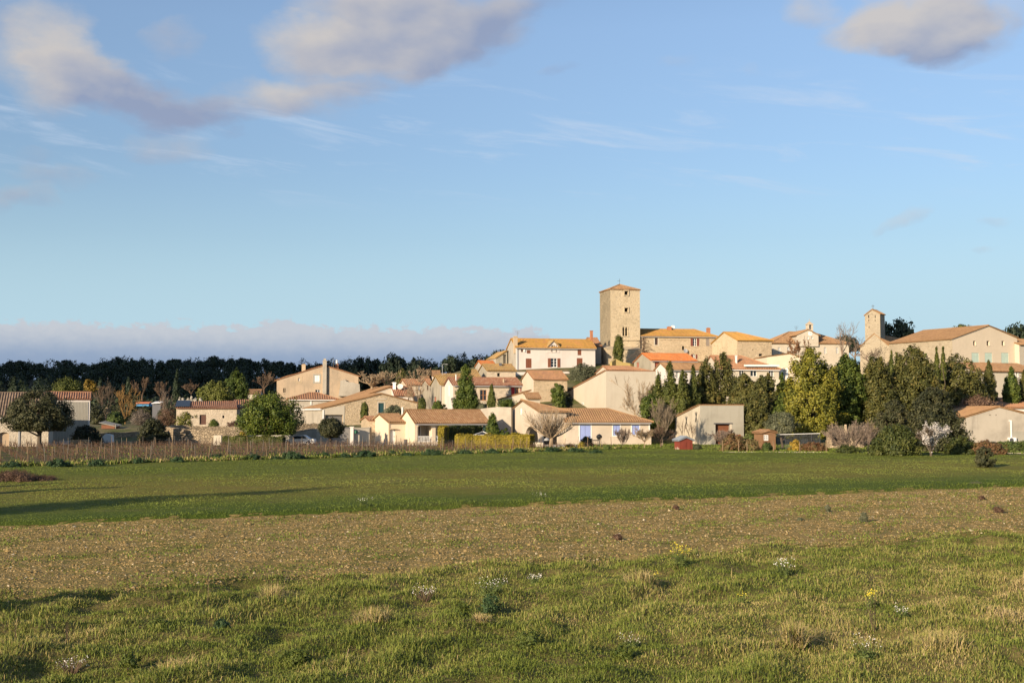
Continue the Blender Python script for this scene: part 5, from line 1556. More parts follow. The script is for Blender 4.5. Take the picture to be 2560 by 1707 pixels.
leafy('thicket_bush', 'brownish thicket left of the evergreen oaks', 'bush', (2190, 1000, 2285, 1120), 136, 'dome', 'oak', nclump=200, nleaf=85, size=.24, clump=.22, ragged=.22, seed=230, tint0=.5)
leafy('evergreen_bush', 'large dark green bush at the meadow edge left of the white blossom', 'bush', (2182, 1062, 2302, 1152), 113, 'bush', 'hedge_d', nclump=260, nleaf=95, size=.2, clump=.2, ragged=.2, seed=231, tint0=.36)
leafy('brown_bush', 'rusty brown undergrowth right of the evergreen oaks', 'bush', (2385, 990, 2500, 1060), 160, 'bush', 'bramble', nclump=170, nleaf=85, size=.22, clump=.24, ragged=.3, seed=232, tint0=.55)
leafy('mixed_bush', 'green and rusty bush left of the small lone tree', 'bush', (2368, 1090, 2440, 1148), 117, 'bush', 'hedge_d', nclump=150, nleaf=85, size=.18, clump=.22, ragged=.25, seed=233)
leafy('brown_bush', 'brown leafless bush below the grey gable house', 'bush', (2425, 1104, 2512, 1145), 116, 'bush', 'redbush', nclump=150, nleaf=85, size=.16, clump=.24, ragged=.3, seed=234)
leafy('small_tree', 'small lone dark tree standing in the meadow near the right edge', 'tree', (2438, 1116, 2484, 1168), 89, 'dome', 'oak', nclump=80, nleaf=75, size=.13, clump=.26, ragged=.3, seed=235, trunk=.05, base_v=None)
leafy('hedge', 'low green hedge below the grey gable house at the right edge', 'hedge', (2488, 1106, 2590, 1138), 122, 'barrel', 'shrub_g', nclump=170, nleaf=85, size=.16, clump=.2, ragged=.15, seed=236, dy=.3)
for i, (b, Y, pr, lb) in enumerate((((2096, 905, 2160, 1060), 172, 'cone', 'dark conifer half hidden behind the deep green one'), ((2150, 912, 2205, 1060), 178, 'cone', 'dark conifer deep in the thicket below the church front'), ((2196, 900, 2262, 1060), 182, 'cone', 'shadowy conifer between the church foot and the twin tipped conifer'), ((2290, 880, 2345, 1060), 180, 'flame', 'upright conifer right behind the twin tipped conifer'), ((2330, 905, 2400, 1060), 184, 'cone', 'conifer behind the slim cypress pair'), ((2395, 930, 2470, 1060), 182, 'dome', 'low dark conifer under the cream house corner'), ((1930, 930, 1985, 1060), 176, 'cone', 'dark conifer left behind the yellow green conifer'), ((1720, 935, 1790, 1060), 182, 'dome', 'dark tree filling the gap behind the brownish conifers'), ((1640, 975, 1700, 1075), 178, 'dome', 'dark tree filling the foot of the cypress group'), ((2440, 960, 2500, 1050), 178, 'dome', 'olive bush at the foot of the lone cypress'), ((1664, 938, 1708, 1075), 176, 'flame', 'dark cypress behind the tallest pointed one'), ((1696, 930, 1736, 1070), 177, 'flame', 'dark cypress behind the slim one'), ((1612, 960, 1660, 1075), 177, 'egg', 'dark tree behind the leftmost tall cypress'), ((1845, 945, 1900, 1080), 172, 'egg', 'dark conifer behind the conifer right of the barn roof'), ((1895, 930, 1950, 1080), 174, 'egg', 'dark conifer under the rolled white awning'))):
    leafy('conifer_tree', lb, 'conifer', b, Y, pr, 'conifer' if i % 3 else 'darkgreen', nclump=170, nleaf=75, size=.3, clump=.26, ragged=.2, seed=1230 + i, base_v=1)
bare('blossom_tree', 'small tree covered in white blossom at the meadow edge', 'tree', 2328, 111, 1143, 1064, 78, 41, BK, depth=4, k=4, spread=.75, nlimb=5, r0=.11, trunk_f=.2, leaves=('blossom', 15000, .10), lean=.8)
# --- trees round the hall and the church
bare('bare_tree', 'bare tree with a few brown leaves in front of the belfry hall', 'tree', 1985, 240, 930, 848, 100, 51, BK_D, depth=4, k=3, nlimb=5, r0=.25, lean=1.0, leaves=('brownleaf', 2600, .24))
bare('bare_tree', 'sparse bare tree between the belfry hall and the church', 'tree', 2106, 236, 905, 806, 80, 52, BK_P, depth=4, k=3, nlimb=4, r0=.22, lean=.6)
bare('bare_tree', 'reddish bare tree just left of the church tower', 'tree', 2138, 238, 905, 842, 46, 53, BK_P, depth=4, k=3, nlimb=4, r0=.18, lean=.5)
bare('bare_tree', 'pinkish bare tree at the foot of the church front', 'tree', 2172, 236, 912, 872, 60, 54, BK_P, depth=4, k=3, nlimb=4, r0=.16, lean=.8)
leafy('ivy_cypress', 'dark cypress clinging to the foot of the tower', 'cypress', (1535, 838, 1559, 908), 243.5, 'barrel', 'cypress', nclump=110, nleaf=70, size=.26, clump=.4, up=.6, ragged=.2, seed=237, base_v=1)
# bare cedar with level branches beside the tower
def cedar():
    Y = 241.5; b = at(1609, 912, Y); t = at(1610, 840, Y); rng = random.Random(5)
    root = empty('bare_cedar', b, 'bare cedar with level drooping branches in front of the long yellow roofed house', 'tree')
    mb = MB(); mb.tube([b, b.lerp(t, .5), t], [.22, .16, .06], 6); mb.build('trunk', BK_D, root)
    mb = MB(); H_ = t.z - b.z
    for i in range(30):
        f = .12 + .84 * i / 30; s = b.lerp(t, f); Lb = (1 - f) * 3.6 + .5
        a = i * 2.4 + rng.uniform(-.3, .3); d = Vector((math.cos(a), math.sin(a) * .7, .05))
        e = s + d * Lb; m = s + d * Lb * .55 + Vector((0, 0, .10 * Lb))
        e.z -= .12 * Lb
        mb.tube([s, m, e], [.08, .06, .035], 4, cap=False)
        for j in range(7):
            q = m.lerp(e, rng.random()) if j % 2 else s.lerp(m, rng.random())
            mb.tube([q, q + Vector((rng.gauss(0, .3), rng.gauss(0, .3), -rng.uniform(.05, .35)))], [.035, .025], 3, cap=False)
    mb.build('branches', BK_D, root)
cedar()
# --- trees of the village
leafy('olive_tree', 'grey green olive tree in front of the tall white house', 'olive tree', (1414, 908, 1500, 985), 230, 'dome', 'olive', nclump=220, nleaf=90, size=.28, clump=.22, ragged=.3, seed=240, trunk=.2, aspect=.4, base_v=1, tint0=.3)
leafy('conifer_bush', 'round topped conifer against the honey stone house wall', 'conifer', (1377, 957, 1412, 1024), 184, 'barrel', 'darkgreen', nclump=120, nleaf=80, size=.24, clump=.3, ragged=.15, seed=241, base_v=1)
leafy('conifer_tree', 'tall shaggy conifer in front of the long red roofed house', 'conifer', (1134, 904, 1196, 1030), 183, 'cone', 'darkgreen', nclump=250, nleaf=85, size=.27, clump=.26, ragged=.28, up=.1, seed=242, base_v=1)
leafy('cypress_tree', 'neat narrow cypress between the big window and the red shutter', 'cypress', (1218, 958, 1240, 1024), 183, 'column', 'cypress', nclump=110, nleaf=85, size=.2, clump=.4, up=.9, ragged=.05, seed=243, base_v=1)
leafy('cypress_tree', 'clipped rounded cypress in front of the stone fronted house', 'cypress', (901, 1004, 921, 1056), 184, 'barrel', 'cypress', nclump=100, nleaf=85, size=.2, clump=.4, up=.6, ragged=.04, seed=244, base_v=1)
leafy('cypress_tree', 'small rounded cypress left of the narrow grey house', 'cypress', (1044, 996, 1065, 1032), 182, 'barrel', 'cypress', nclump=90, nleaf=85, size=.2, clump=.4, up=.5, ragged=.06, seed=245, base_v=1)
leafy('shrub', 'dark green shrub below the small red door', 'shrub', (1078, 1002, 1112, 1032), 180, 'dome', 'darkgreen', nclump=100, nleaf=80, size=.22, clump=.3, ragged=.25, seed=246, base_v=1)
leafy('round_shrub', 'clipped pale round shrub under the big orange framed window', 'shrub', (1193, 1010, 1218, 1030), 180, 'round', 'olive', nclump=70, nleaf=80, size=.16, clump=.35, ragged=.04, seed=247, base_v=1)
leafy('olive_bush', 'grey olive bush in front of the teal shutter', 'shrub', (957, 1013, 1014, 1052), 178, 'dome', 'olive', nclump=140, nleaf=80, size=.2, clump=.25, ragged=.25, seed=248, base_v=1, aspect=.4)
leafy('cloud_pine', 'cloud pruned dark pine beside the lean-to', 'tree', (1246, 999, 1288, 1018), 178, 'umbrella', 'darkgreen', nclump=40, nleaf=90, size=.18, clump=.42, ragged=.45, seed=249, trunk=.09)
leafy('garden_bush', 'dull green bush at the right end of the honey stone house', 'bush', (1398, 978, 1432, 1030), 188, 'bush', 'oak', nclump=90, nleaf=75, size=.24, clump=.3, ragged=.3, seed=1250, base_v=1)
leafy('conifer_bush', 'dark bushy conifer behind the golden hedge', 'conifer', (1208, 1030, 1256, 1098), 150, 'cone', 'darkgreen', nclump=170, nleaf=85, size=.22, clump=.3, ragged=.22, up=.3, seed=250)
leafy('garden_bush', 'small dark bush at the foot of the pink gable wall', 'bush', (1246, 1070, 1278, 1105), 150, 'bush', 'darkgreen', nclump=80, nleaf=80, size=.2, clump=.3, ragged=.25, seed=251)
# --- trees on the left
leafy('oak_tree', 'big round evergreen oak in front of the farmhouse and white barn', 'oak', (11, 975, 178, 1077), 142, 'dome', 'oak', nclump=240, nleaf=110, size=.22, clump=.18, ragged=.14, seed=252, trunk=.28, tilt=.35,
      limbs=[(-2.6, -.4, 1.6, .35), (-1.5, .5, 1.9, .42), (1.2, -.5, 1.8, .4), (.6, 1.2, 1.9, .45), (-.6, -1.2, 1.9, .38), (2.0, .3, 2.0, .48)])
leafy('pine_tree', 'big round topped green pine with reddish trunk beside the long cabin', 'pine', (594, 983, 746, 1086), 150.5, 'dome', 'pine', nclump=210, nleaf=120, size=.23, clump=.20, ragged=.19, up=.35, seed=253, trunk=.32, bark=BK_R, hollow=.62,
      limbs=[(-2.8, -.6, .8, .4), (-1.6, -.8, 1.2, .5), (2.2, -.4, 1.2, .5), (.8, 1.2, 1.6, .55), (-1.0, .9, 1.6, .5), (1.4, -1.0, 1.8, .6)])
leafy('round_tree', 'small round clipped tree with bare stem before the grey garden wall', 'tree', (793, 1046, 861, 1094), 146, 'round', 'oak', nclump=150, nleaf=100, size=.17, clump=.24, ragged=.07, seed=254, trunk=.11)
leafy('pine_tree', 'olive green pine behind the long cabin roof', 'pine', (499, 952, 585, 1010), 225, 'dome', 'olivepine', nclump=190, nleaf=90, size=.3, clump=.22, ragged=.18, up=.1, seed=255, trunk=.25)
leafy('conifer_tree', 'tall dark green conifer behind the olive green pine', 'conifer', (556, 920, 625, 1005), 240, 'flame', 'darkgreen', nclump=220, nleaf=90, size=.32, clump=.25, ragged=.16, up=.3, seed=256, trunk=.3, tint0=.3)
leafy('cypress_tree', 'tall very dark cypress in the shade left of the cabin', 'cypress', (430, 924, 453, 1010), 345, 'column', 'hill', nclump=110, nleaf=70, size=.4, clump=.4, up=1.0, ragged=.08, seed=257)
leafy('dark_bush', 'black looking dense bush beside the white barn', 'bush', (178, 1064, 250, 1116), 150, 'bush', 'oak', nclump=170, nleaf=85, size=.2, clump=.24, ragged=.15, seed=258, tint0=.15)
leafy('evergreen_tree', 'dark evergreen tree left of the rubble garden wall', 'tree', (345, 1045, 415, 1115), 158, 'dome', 'oak', nclump=180, nleaf=85, size=.22, clump=.25, ragged=.25, seed=259, trunk=.12, tint0=.3)
leafy('yellow_bush', 'pale yellow green bush in front of the cabin door wall', 'bush', (440, 1028, 487, 1070), 181, 'dome', 'olivepine', nclump=70, nleaf=60, size=.17, clump=.26, ragged=.35, seed=260, tint0=.85)
leafy('palm_shrub', 'small dark spiky shrub right of the cabin door', 'shrub', (520, 1048, 548, 1066), 180, 'dome', 'darkgreen', nclump=40, nleaf=60, size=.3, clump=.4, ragged=.4, seed=261, aspect=.25)
leafy('dry_shrub', 'brown dry shrub at the cabin wall beside the round pine', 'shrub', (568, 1053, 600, 1068), 180, 'bush', 'bramble', nclump=40, nleaf=60, size=.2, clump=.4, ragged=.3, seed=262)
leafy('yellow_shrub', 'small yellow shrub on the wall below the round pine', 'shrub', (592, 1080, 622, 1098), 157, 'dome', 'yellowleaf', nclump=50, nleaf=60, size=.17, clump=.4, ragged=.3, seed=263)
leafy('green_bush', 'green bush in the dim garden behind the white barn', 'bush', (268, 1030, 310, 1060), 210, 'bush', 'shrub_g', nclump=90, nleaf=70, size=.28, clump=.3, ragged=.25, seed=264, tint0=.25)
leafy('tawny_tree', 'tawny yellow round tree behind the barn roof', 'tree', (128, 945, 212, 1002), 250, 'dome', 'olivepine', nclump=170, nleaf=80, size=.3, clump=.24, ragged=.2, seed=265, trunk=.25, tint0=.22)
leafy('tawny_tree', 'smaller ochre tree right of the tawny round tree', 'tree', (205, 948, 242, 985), 262, 'dome', 'yellowleaf', nclump=70, nleaf=60, size=.3, clump=.3, ragged=.3, seed=266, trunk=.15, tint0=.0)
leafy('dark_conifer', 'dark pointed conifer behind the farmhouse roof', 'conifer', (18, 942, 50, 1000), 280, 'cone', 'hill', nclump=110, nleaf=70, size=.4, clump=.35, ragged=.2, seed=267)
for i, (u, w_, v0, lb) in enumerate(((250, 8, 942, 'thin dim cypress in the shaded slope left of the twin one'), (321, 8, 940, 'thin dim cypress in the shaded slope, the more right one'))):
    leafy('cypress_tree', lb, 'cypress', (u - w_, v0, u + w_, 985), 330, 'column', 'hill', nclump=50, nleaf=50, size=.4, clump=.5, up=1, ragged=.1, seed=268 + i)
for i, (u0, u1, v0, v1, lb) in enumerate(((236, 275, 965, 1010, 'grey bare scrub tree behind the white barn'), (330, 380, 945, 1000, 'dim grey scrub tree on the lower slope'), (380, 425, 955, 1010, 'brownish scrub tree left of the dark tall cypress'), (455, 500, 950, 995, 'grey scrub behind the plumes'), (630, 690, 930, 985, 'brownish scrub tree left of the ochre house'))):
    bare('scrub_tree', lb, 'tree', (u0 + u1) / 2, 285 + 6 * i, v1, v0, u1 - u0, 71 + i, BK_D, depth=4, k=3, nlimb=5, r0=.2, lean=.8, rmin=.03)
bare('bare_tree', 'bare tree with ochre lichened stems in the dim left garden', 'tree', 313, 222, 1062, 968, 74, 61, BK_O, depth=4, k=3, nlimb=6, r0=.17, trunk_f=.12, lean=.55, rmin=.022)
bare('bare_tree', 'grey bare tree behind the ochre stemmed one', 'tree', 262, 232, 1040, 955, 60, 62, BK, depth=4, k=3, nlimb=5, r0=.2, lean=.6, rmin=.02)
bare('bare_tree', 'reddish bare tree left of the cabin gable', 'tree', 412, 205, 1066, 975, 50, 63, BK_P, depth=4, k=3, nlimb=5, r0=.13, trunk_f=.12, lean=.5, rmin=.02)
leafy('twig_bush', 'reddish twiggy bush against the left end of the cabin', 'bush', (392, 1020, 445, 1066), 196, 'dome', 'bramble', nclump=110, nleaf=70, size=.18, clump=.3, ragged=.3, seed=271, tint0=.55, aspect=.3)
leafy('twig_bush', 'grey pinkish twiggy bush in the middle of the dim garden', 'bush', (328, 1022, 378, 1060), 205, 'dome', 'pinkbl', nclump=100, nleaf=70, size=.18, clump=.3, ragged=.3, seed=272, tint0=.1, aspect=.3)
for i, u in enumerate((449, 457, 470, 478, 488, 500)):
    leafy('pampas_plume', 'cream pampas plumes behind the cabin roof', 'grass plume', (u - 5, 992 + (i % 3) * 2, u + 5, 1010), 200, 'flame', 'plume', nclump=22, nleaf=40, size=.22, clump=.6, up=1, ragged=.2, seed=273 + i, group='pampas plumes behind the cabin')
# --- bare trees among the houses
bare('bare_tree', 'bare spreading tree behind the roof of the stone fronted house, left one', 'tree', 930, 216, 970, 930, 80, 81, BK_L, depth=4, k=3, nlimb=6, r0=.22, trunk_f=.15, lean=1.0, rmin=.02)
bare('bare_tree', 'bare spreading tree behind the stone fronted house, nearer the dark pines', 'tree', 966, 218, 972, 928, 70, 82, BK_L, depth=4, k=3, nlimb=6, r0=.2, trunk_f=.15, lean=.8, rmin=.02)
bare('bare_tree', 'bare pale tree above the reddish roofs left of the white gable', 'tree', 1048, 214, 965, 920, 56, 83, BK_L, depth=4, k=3, nlimb=5, r0=.16, lean=.9, rmin=.02)
bare('bare_tree', 'bare tree in front of the dark tile house', 'tree', 1041, 200, 1010, 946, 60, 84, BK_L, depth=4, k=3, nlimb=5, r0=.2, lean=.8, rmin=.02)
def vase_tree(name, label, u, Y, vb, vt, wpx, seed, nl=11):
    """pollarded tree: limbs fan out from a low fork and carry long straight shoots"""
    rng = random.Random(seed); b = at(u, vb, Y); g = gz(b.x, Y); t = at(u, vt, Y); Hc = t.z - g; R = wpx * px(Y) / 2
    root = empty(name, (b.x, Y, g), label, 'tree'); fork = Vector((b.x + .05, Y, g + Hc * .26))
    mb = MB(); mb.tube([Vector((b.x, Y, g - .1)), Vector((b.x - .04, Y, g + Hc * .13)), fork, fork + Vector((0, 0, .2))], [.24, .19, .20, .15], 9); mb.build('trunk', BK_L, root)
    mb = MB()
    for i in range(nl):
        a = 2 * math.pi * i / nl + rng.uniform(-.2, .2); e = rng.uniform(.12, .55) if i % 3 else rng.uniform(.7, 1.15)
        Lb = R * rng.uniform(.72, .98) * (1 if e < .6 else .6)
        d = Vector((math.cos(a) * math.cos(e), math.sin(a) * math.cos(e), math.sin(e)))
        pts = [fork]; rad = [.10]; n = 6
        for k in range(1, n + 1):
            d = (d + Vector((rng.gauss(0, .07), rng.gauss(0, .07), .035 + rng.gauss(0, .05)))).normalized(); pts.append(pts[-1] + d * Lb / n); rad.append(.10 * (1 - k / (n + .6)) + .012)
        mb.tube(pts, rad, 5, cap=False)
        for k in range(26):
            f = .15 + .85 * k / 25; j = min(n - 1, int(f * n)); q = pts[j].lerp(pts[j + 1], f * n - j)
            up = Vector((d.x * rng.uniform(.1, .9) + rng.gauss(0, .35), d.y * rng.uniform(.1, .9) + rng.gauss(0, .35), rng.uniform(.45, 1.1))).normalized()
            Ls = rng.uniform(.6, 1.7) * Hc * .25 * (1.15 - .35 * f)
            m = q + up * Ls * .5 + Vector((rng.gauss(0, .05), rng.gauss(0, .05), .02)); e2 = q + up * Ls + Vector((rng.gauss(0, .08), rng.gauss(0, .08), .1))
            mb.tube([q, m, e2], [.027, .018, .009], 3, cap=False)
            for z in range(2):
                s0 = q.lerp(m, rng.random()) if z else m.lerp(e2, rng.random() * .6); e3 = s0 + (up + Vector((rng.gauss(0, .5), rng.gauss(0, .5), rng.gauss(0, .2)))).normalized() * Ls * rng.uniform(.25, .5)
                mb.tube([s0, e3], [.014, .008], 3, cap=False)
    V = np.array(mb.v); top = np.quantile(V[:, 2], .995); V[:, 2] = np.where(V[:, 2] > fork.z, fork.z + (V[:, 2] - fork.z) * (t.z - fork.z) / (top - fork.z), V[:, 2])
    mb.v = [tuple(q) for q in V]; mb.build('branches', BK_L, root)
vase_tree('bare_tree', 'wide vase shaped bare tree in front of the pink house', 1378, 137, 1118, 1014, 184, 85)
bare('bare_tree', 'bare spreading tree against the cream hall wall', 'tree', 1606, 178, 1042, 950, 130, 86, BK_L, depth=4, k=4, spread=.55, nlimb=6, r0=.13, trunk_f=.2, lean=1.0, rmin=.015)
bare('bare_tree', 'dense upright bare tree left of the barn', 'tree', 1656, 152, 1112, 1000, 60, 87, BK_M, depth=4, k=4, spread=.4, upw=.6, nlimb=6, r0=.1, trunk_f=.15, lean=.4, rmin=.013)
bare('bare_tree', 'low vase shaped fruit tree on the lawn left of the barn', 'tree', 1652, 140, 1114, 1062, 70, 88, BK_D, depth=4, k=4, spread=.5, nlimb=5, r0=.08, trunk_f=.14, lean=.9, rmin=.012)
bare('bare_tree', 'young bare fruit tree in front of the rightmost blue shutters', 'tree', 1611, 139, 1117, 1072, 60, 89, BK_L, depth=4, k=4, spread=.55, nlimb=4, r0=.05, trunk_f=.3, lean=1.0, rmin=.012)
bare('bare_bush', 'bare twiggy shrub between the two smaller blue shutters', 'shrub', 1557, 147, 1108, 1072, 36, 90, BK_P, depth=4, k=4, spread=.4, upw=.6, nlimb=8, r0=.03, trunk_f=.06, lean=.5, rmin=.012)
bare('bare_tree', 'slender bare saplings against the left wall of the barn, left one', 'tree', 1708, 152, 1108, 1050, 34, 92, BK_D, depth=3, k=3, spread=.35, upw=.6, nlimb=3, r0=.03, trunk_f=.1, lean=.3, rmin=.012)
bare('bare_tree', 'slender bare sapling against the barn nearer its corner', 'tree', 1730, 151, 1108, 1056, 30, 93, BK_D, depth=3, k=3, spread=.35, upw=.6, nlimb=3, r0=.03, trunk_f=.1, lean=.3, rmin=.012)
bare('bare_tree', 'pinkish twiggy tree in the garden right of the wire cage', 'tree', 2120, 122, 1144, 1062, 96, 94, BK_P, depth=4, k=4, spread=.6, nlimb=7, r0=.08, trunk_f=.08, lean=.9, rmin=.012, leaves=('pinkbl', 900, .07))
bare('bare_tree', 'pinkish twiggy tree at the left foot of the dark thicket', 'tree', 2170, 128, 1130, 1056, 70, 95, BK_P, depth=4, k=4, spread=.6, nlimb=6, r0=.08, trunk_f=.1, lean=.9, rmin=.012, leaves=('pinkbl', 700, .07))
bare('bare_bush', 'reddish twiggy bush in front of the barn door', 'bush', 1812, 136, 1120, 1076, 60, 96, BK_P, depth=4, k=4, spread=.5, nlimb=9, r0=.03, trunk_f=.05, lean=.8, rmin=.012)
leafy('garden_bush', 'brown and green bush at the left end of the garden fence', 'bush', (1804, 1084, 1862, 1130), 127, 'bush', 'redbush', nclump=120, nleaf=80, size=.16, clump=.26, ragged=.3, seed=280, tint0=.6)
leafy('garden_bush', 'green and russet bush before the brown shed', 'bush', (1855, 1098, 1900, 1130), 127, 'bush', 'redbush', nclump=90, nleaf=80, size=.15, clump=.28, ragged=.3, seed=281, tint0=.75)
leafy('garden_bush', 'small ochre leaved shrub by the wire cage fence', 'bush', (1974, 1098, 2004, 1128), 128, 'dome', 'yellowleaf', nclump=60, nleaf=60, size=.15, clump=.34, ragged=.35, seed=282, tint0=.3)
leafy('garden_bush', 'dark green garden bush at the foot of the brown shed', 'bush', (1904, 1106, 1932, 1132), 126, 'bush', 'shrub_g', nclump=60, nleaf=70, size=.15, clump=.32, ragged=.3, seed=283, tint0=.25)
leafy('garden_bush', 'rusty low plants between the fence posts', 'bush', (2005, 1106, 2062, 1132), 127, 'bush', 'redbush', nclump=90, nleaf=70, size=.14, clump=.26, ragged=.35, seed=284, tint0=.35)
leafy('garden_bush', 'low olive shrub under the pinkish twiggy tree', 'bush', (2088, 1112, 2145, 1146), 120, 'bush', 'hedge_d', nclump=90, nleaf=70, size=.15, clump=.28, ragged=.3, seed=285, tint0=.3)
leafy('vegetables', 'green vegetable leaves beside the brown shed', 'plants', (1846, 1084, 1888, 1100), 140, 'bush', 'shrub_g', nclump=60, nleaf=70, size=.18, clump=.3, ragged=.25, seed=286, tint0=.8)
leafy('shrub', 'grey lavender clump right of the red shed', 'shrub', (1733, 1110, 1754, 1124), 134, 'bush', 'olive', nclump=40, nleaf=70, size=.12, clump=.4, ragged=.15, seed=287, tint0=.1)
leafy('dark_shrub', 'dark rounded shrub in front of the big blue shutters', 'shrub', (1449, 1091, 1484, 1118), 141, 'bush', 'oak', nclump=80, nleaf=80, size=.16, clump=.3, ragged=.2, seed=288, tint0=.15)
leafy('small_shrub', 'small green clump on the lawn by the white kerb', 'shrub', (1508, 1113, 1528, 1126), 133, 'round', 'shrub_g', nclump=40, nleaf=70, size=.11, clump=.4, ragged=.12, seed=289, tint0=.5)
leafy('yellow_shrub', 'golden shrub left of the dark rounded shrub', 'shrub', (1445, 1105, 1462, 1122), 138, 'barrel', 'hedge_y', nclump=40, nleaf=70, size=.11, clump=.4, ragged=.15, seed=290)
leafy('low_hedge', 'low golden hedge strip before the pink house loggia', 'hedge', (1410, 1112, 1440, 1121), 140, 'barrel', 'hedge_y', nclump=50, nleaf=70, size=.1, clump=.34, ragged=.15, seed=291, dy=.4)
# --- hedges
def hedge(name, label, u0, u1, v0, v1, Y0, Y1, th, mat, seed, n=9000, size=.15, tint0=.45):
    rng = np.random.default_rng(seed)
    A, B = at(u0, v1, Y0), at(u1, v1, Y1)
    z0 = min(gz(A.x, A.y), A.z); zt = at(u0, v0, Y0).z
    d = np.array([B.x - A.x, B.y - A.y]); L = np.hypot(*d); d /= L; nn = np.array([-d[1], d[0]])
    s = rng.random(n) * L; face = rng.random(n)
    h = zt - z0; wv = .10 * np.sin(s * 2.1 + seed) + .07 * np.sin(s * 5.3)
    y = np.where(face < .42, 0, np.where(face < .56, th, rng.random(n) * th)); z = np.where(face < .56, rng.random(n) * h, h)
    end = face > .86; s = np.where(end, np.where(rng.random(n) < .5, 0, L), s); z = np.where(end, rng.random(n) * h, z)
    dep = rng.normal(0, .06, n) + wv * .7
    nrm_ = np.where(face < .42, -1, np.where(face < .56, 1, 0))
    P = np.stack([A.x + d[0] * s + nn[0] * (y + nrm_ * dep), A.y + d[1] * s + nn[1] * (y + nrm_ * dep), z0 + z + np.where((face >= .56) & ~end, dep + .04 * np.sin(s * 3.7), 0)], 1)
    Nn = np.stack([nn[0] * nrm_, nn[1] * nrm_, ((face >= .56) & ~end) * 1.0], 1)
    V, Q_ = leaf_quads(P, Nn, size, rng, .6)
    cl = .12 * np.sin(s * 1.7 + z * 2.3 + seed) + .08 * np.sin(s * 4.1 - z * 3)
    root = empty(name, (A.x, A.y, z0), label, 'hedge')
    np_mesh('foliage', V, Q_, F[mat], root, tint=np.repeat(np.clip(tint0 + cl + rng.normal(0, .15, n), 0, 1), 4))
    mb = MB(); P0 = [Vector((A.x, A.y, z0 - .2)), Vector((B.x, B.y, z0 - .2))]; n3 = Vector((nn[0], nn[1], 0)); d3 = Vector((d[0], d[1], 0))
    i_ = .16
    mb.prism([P0[0] + n3 * i_ + d3 * i_, P0[1] + n3 * i_ - d3 * i_, P0[1] + n3 * (th - i_) - d3 * i_, P0[0] + n3 * (th - i_) + d3 * i_], ZV * (h + .2 - i_))
    mb.build('stems', BK_D, root)
    return root
hedge('clipped_hedge', 'long golden clipped hedge at the vineyard end, left of its shorter neighbour', 1137, 1275, 1088, 1120, 139, 137, 1.0, 'hedge_y', 301, 12000, .13)
hedge('clipped_hedge', 'short golden clipped hedge block before the pink gable', 1274, 1324, 1087, 1120, 136.6, 135.5, 1.4, 'hedge_y', 302, 7000, .13)
hedge('tall_hedge', 'golden narrow end of the tall hedge beside the veranda', 1096, 1110, 1069, 1115, 143, 142.7, 1.2, 'hedge_y', 303, 5000, .13, .35)  # lit end of one hedge, sunlight put into the golden leaf colour
hedge('tall_hedge', 'dark tall hedge running right from the golden narrow end', 1111, 1208, 1068, 1114, 144.5, 150, 1.0, 'hedge_d', 304, 14000, .14, .25)  # front of the same hedge, its shade put into the dark leaf colour
hedge('ivy_hedge', 'low ivy green hedge under the round pine', 556, 706, 1092, 1113, 147.5, 146, .9, 'hedge_d', 305, 14000, .15, .55)
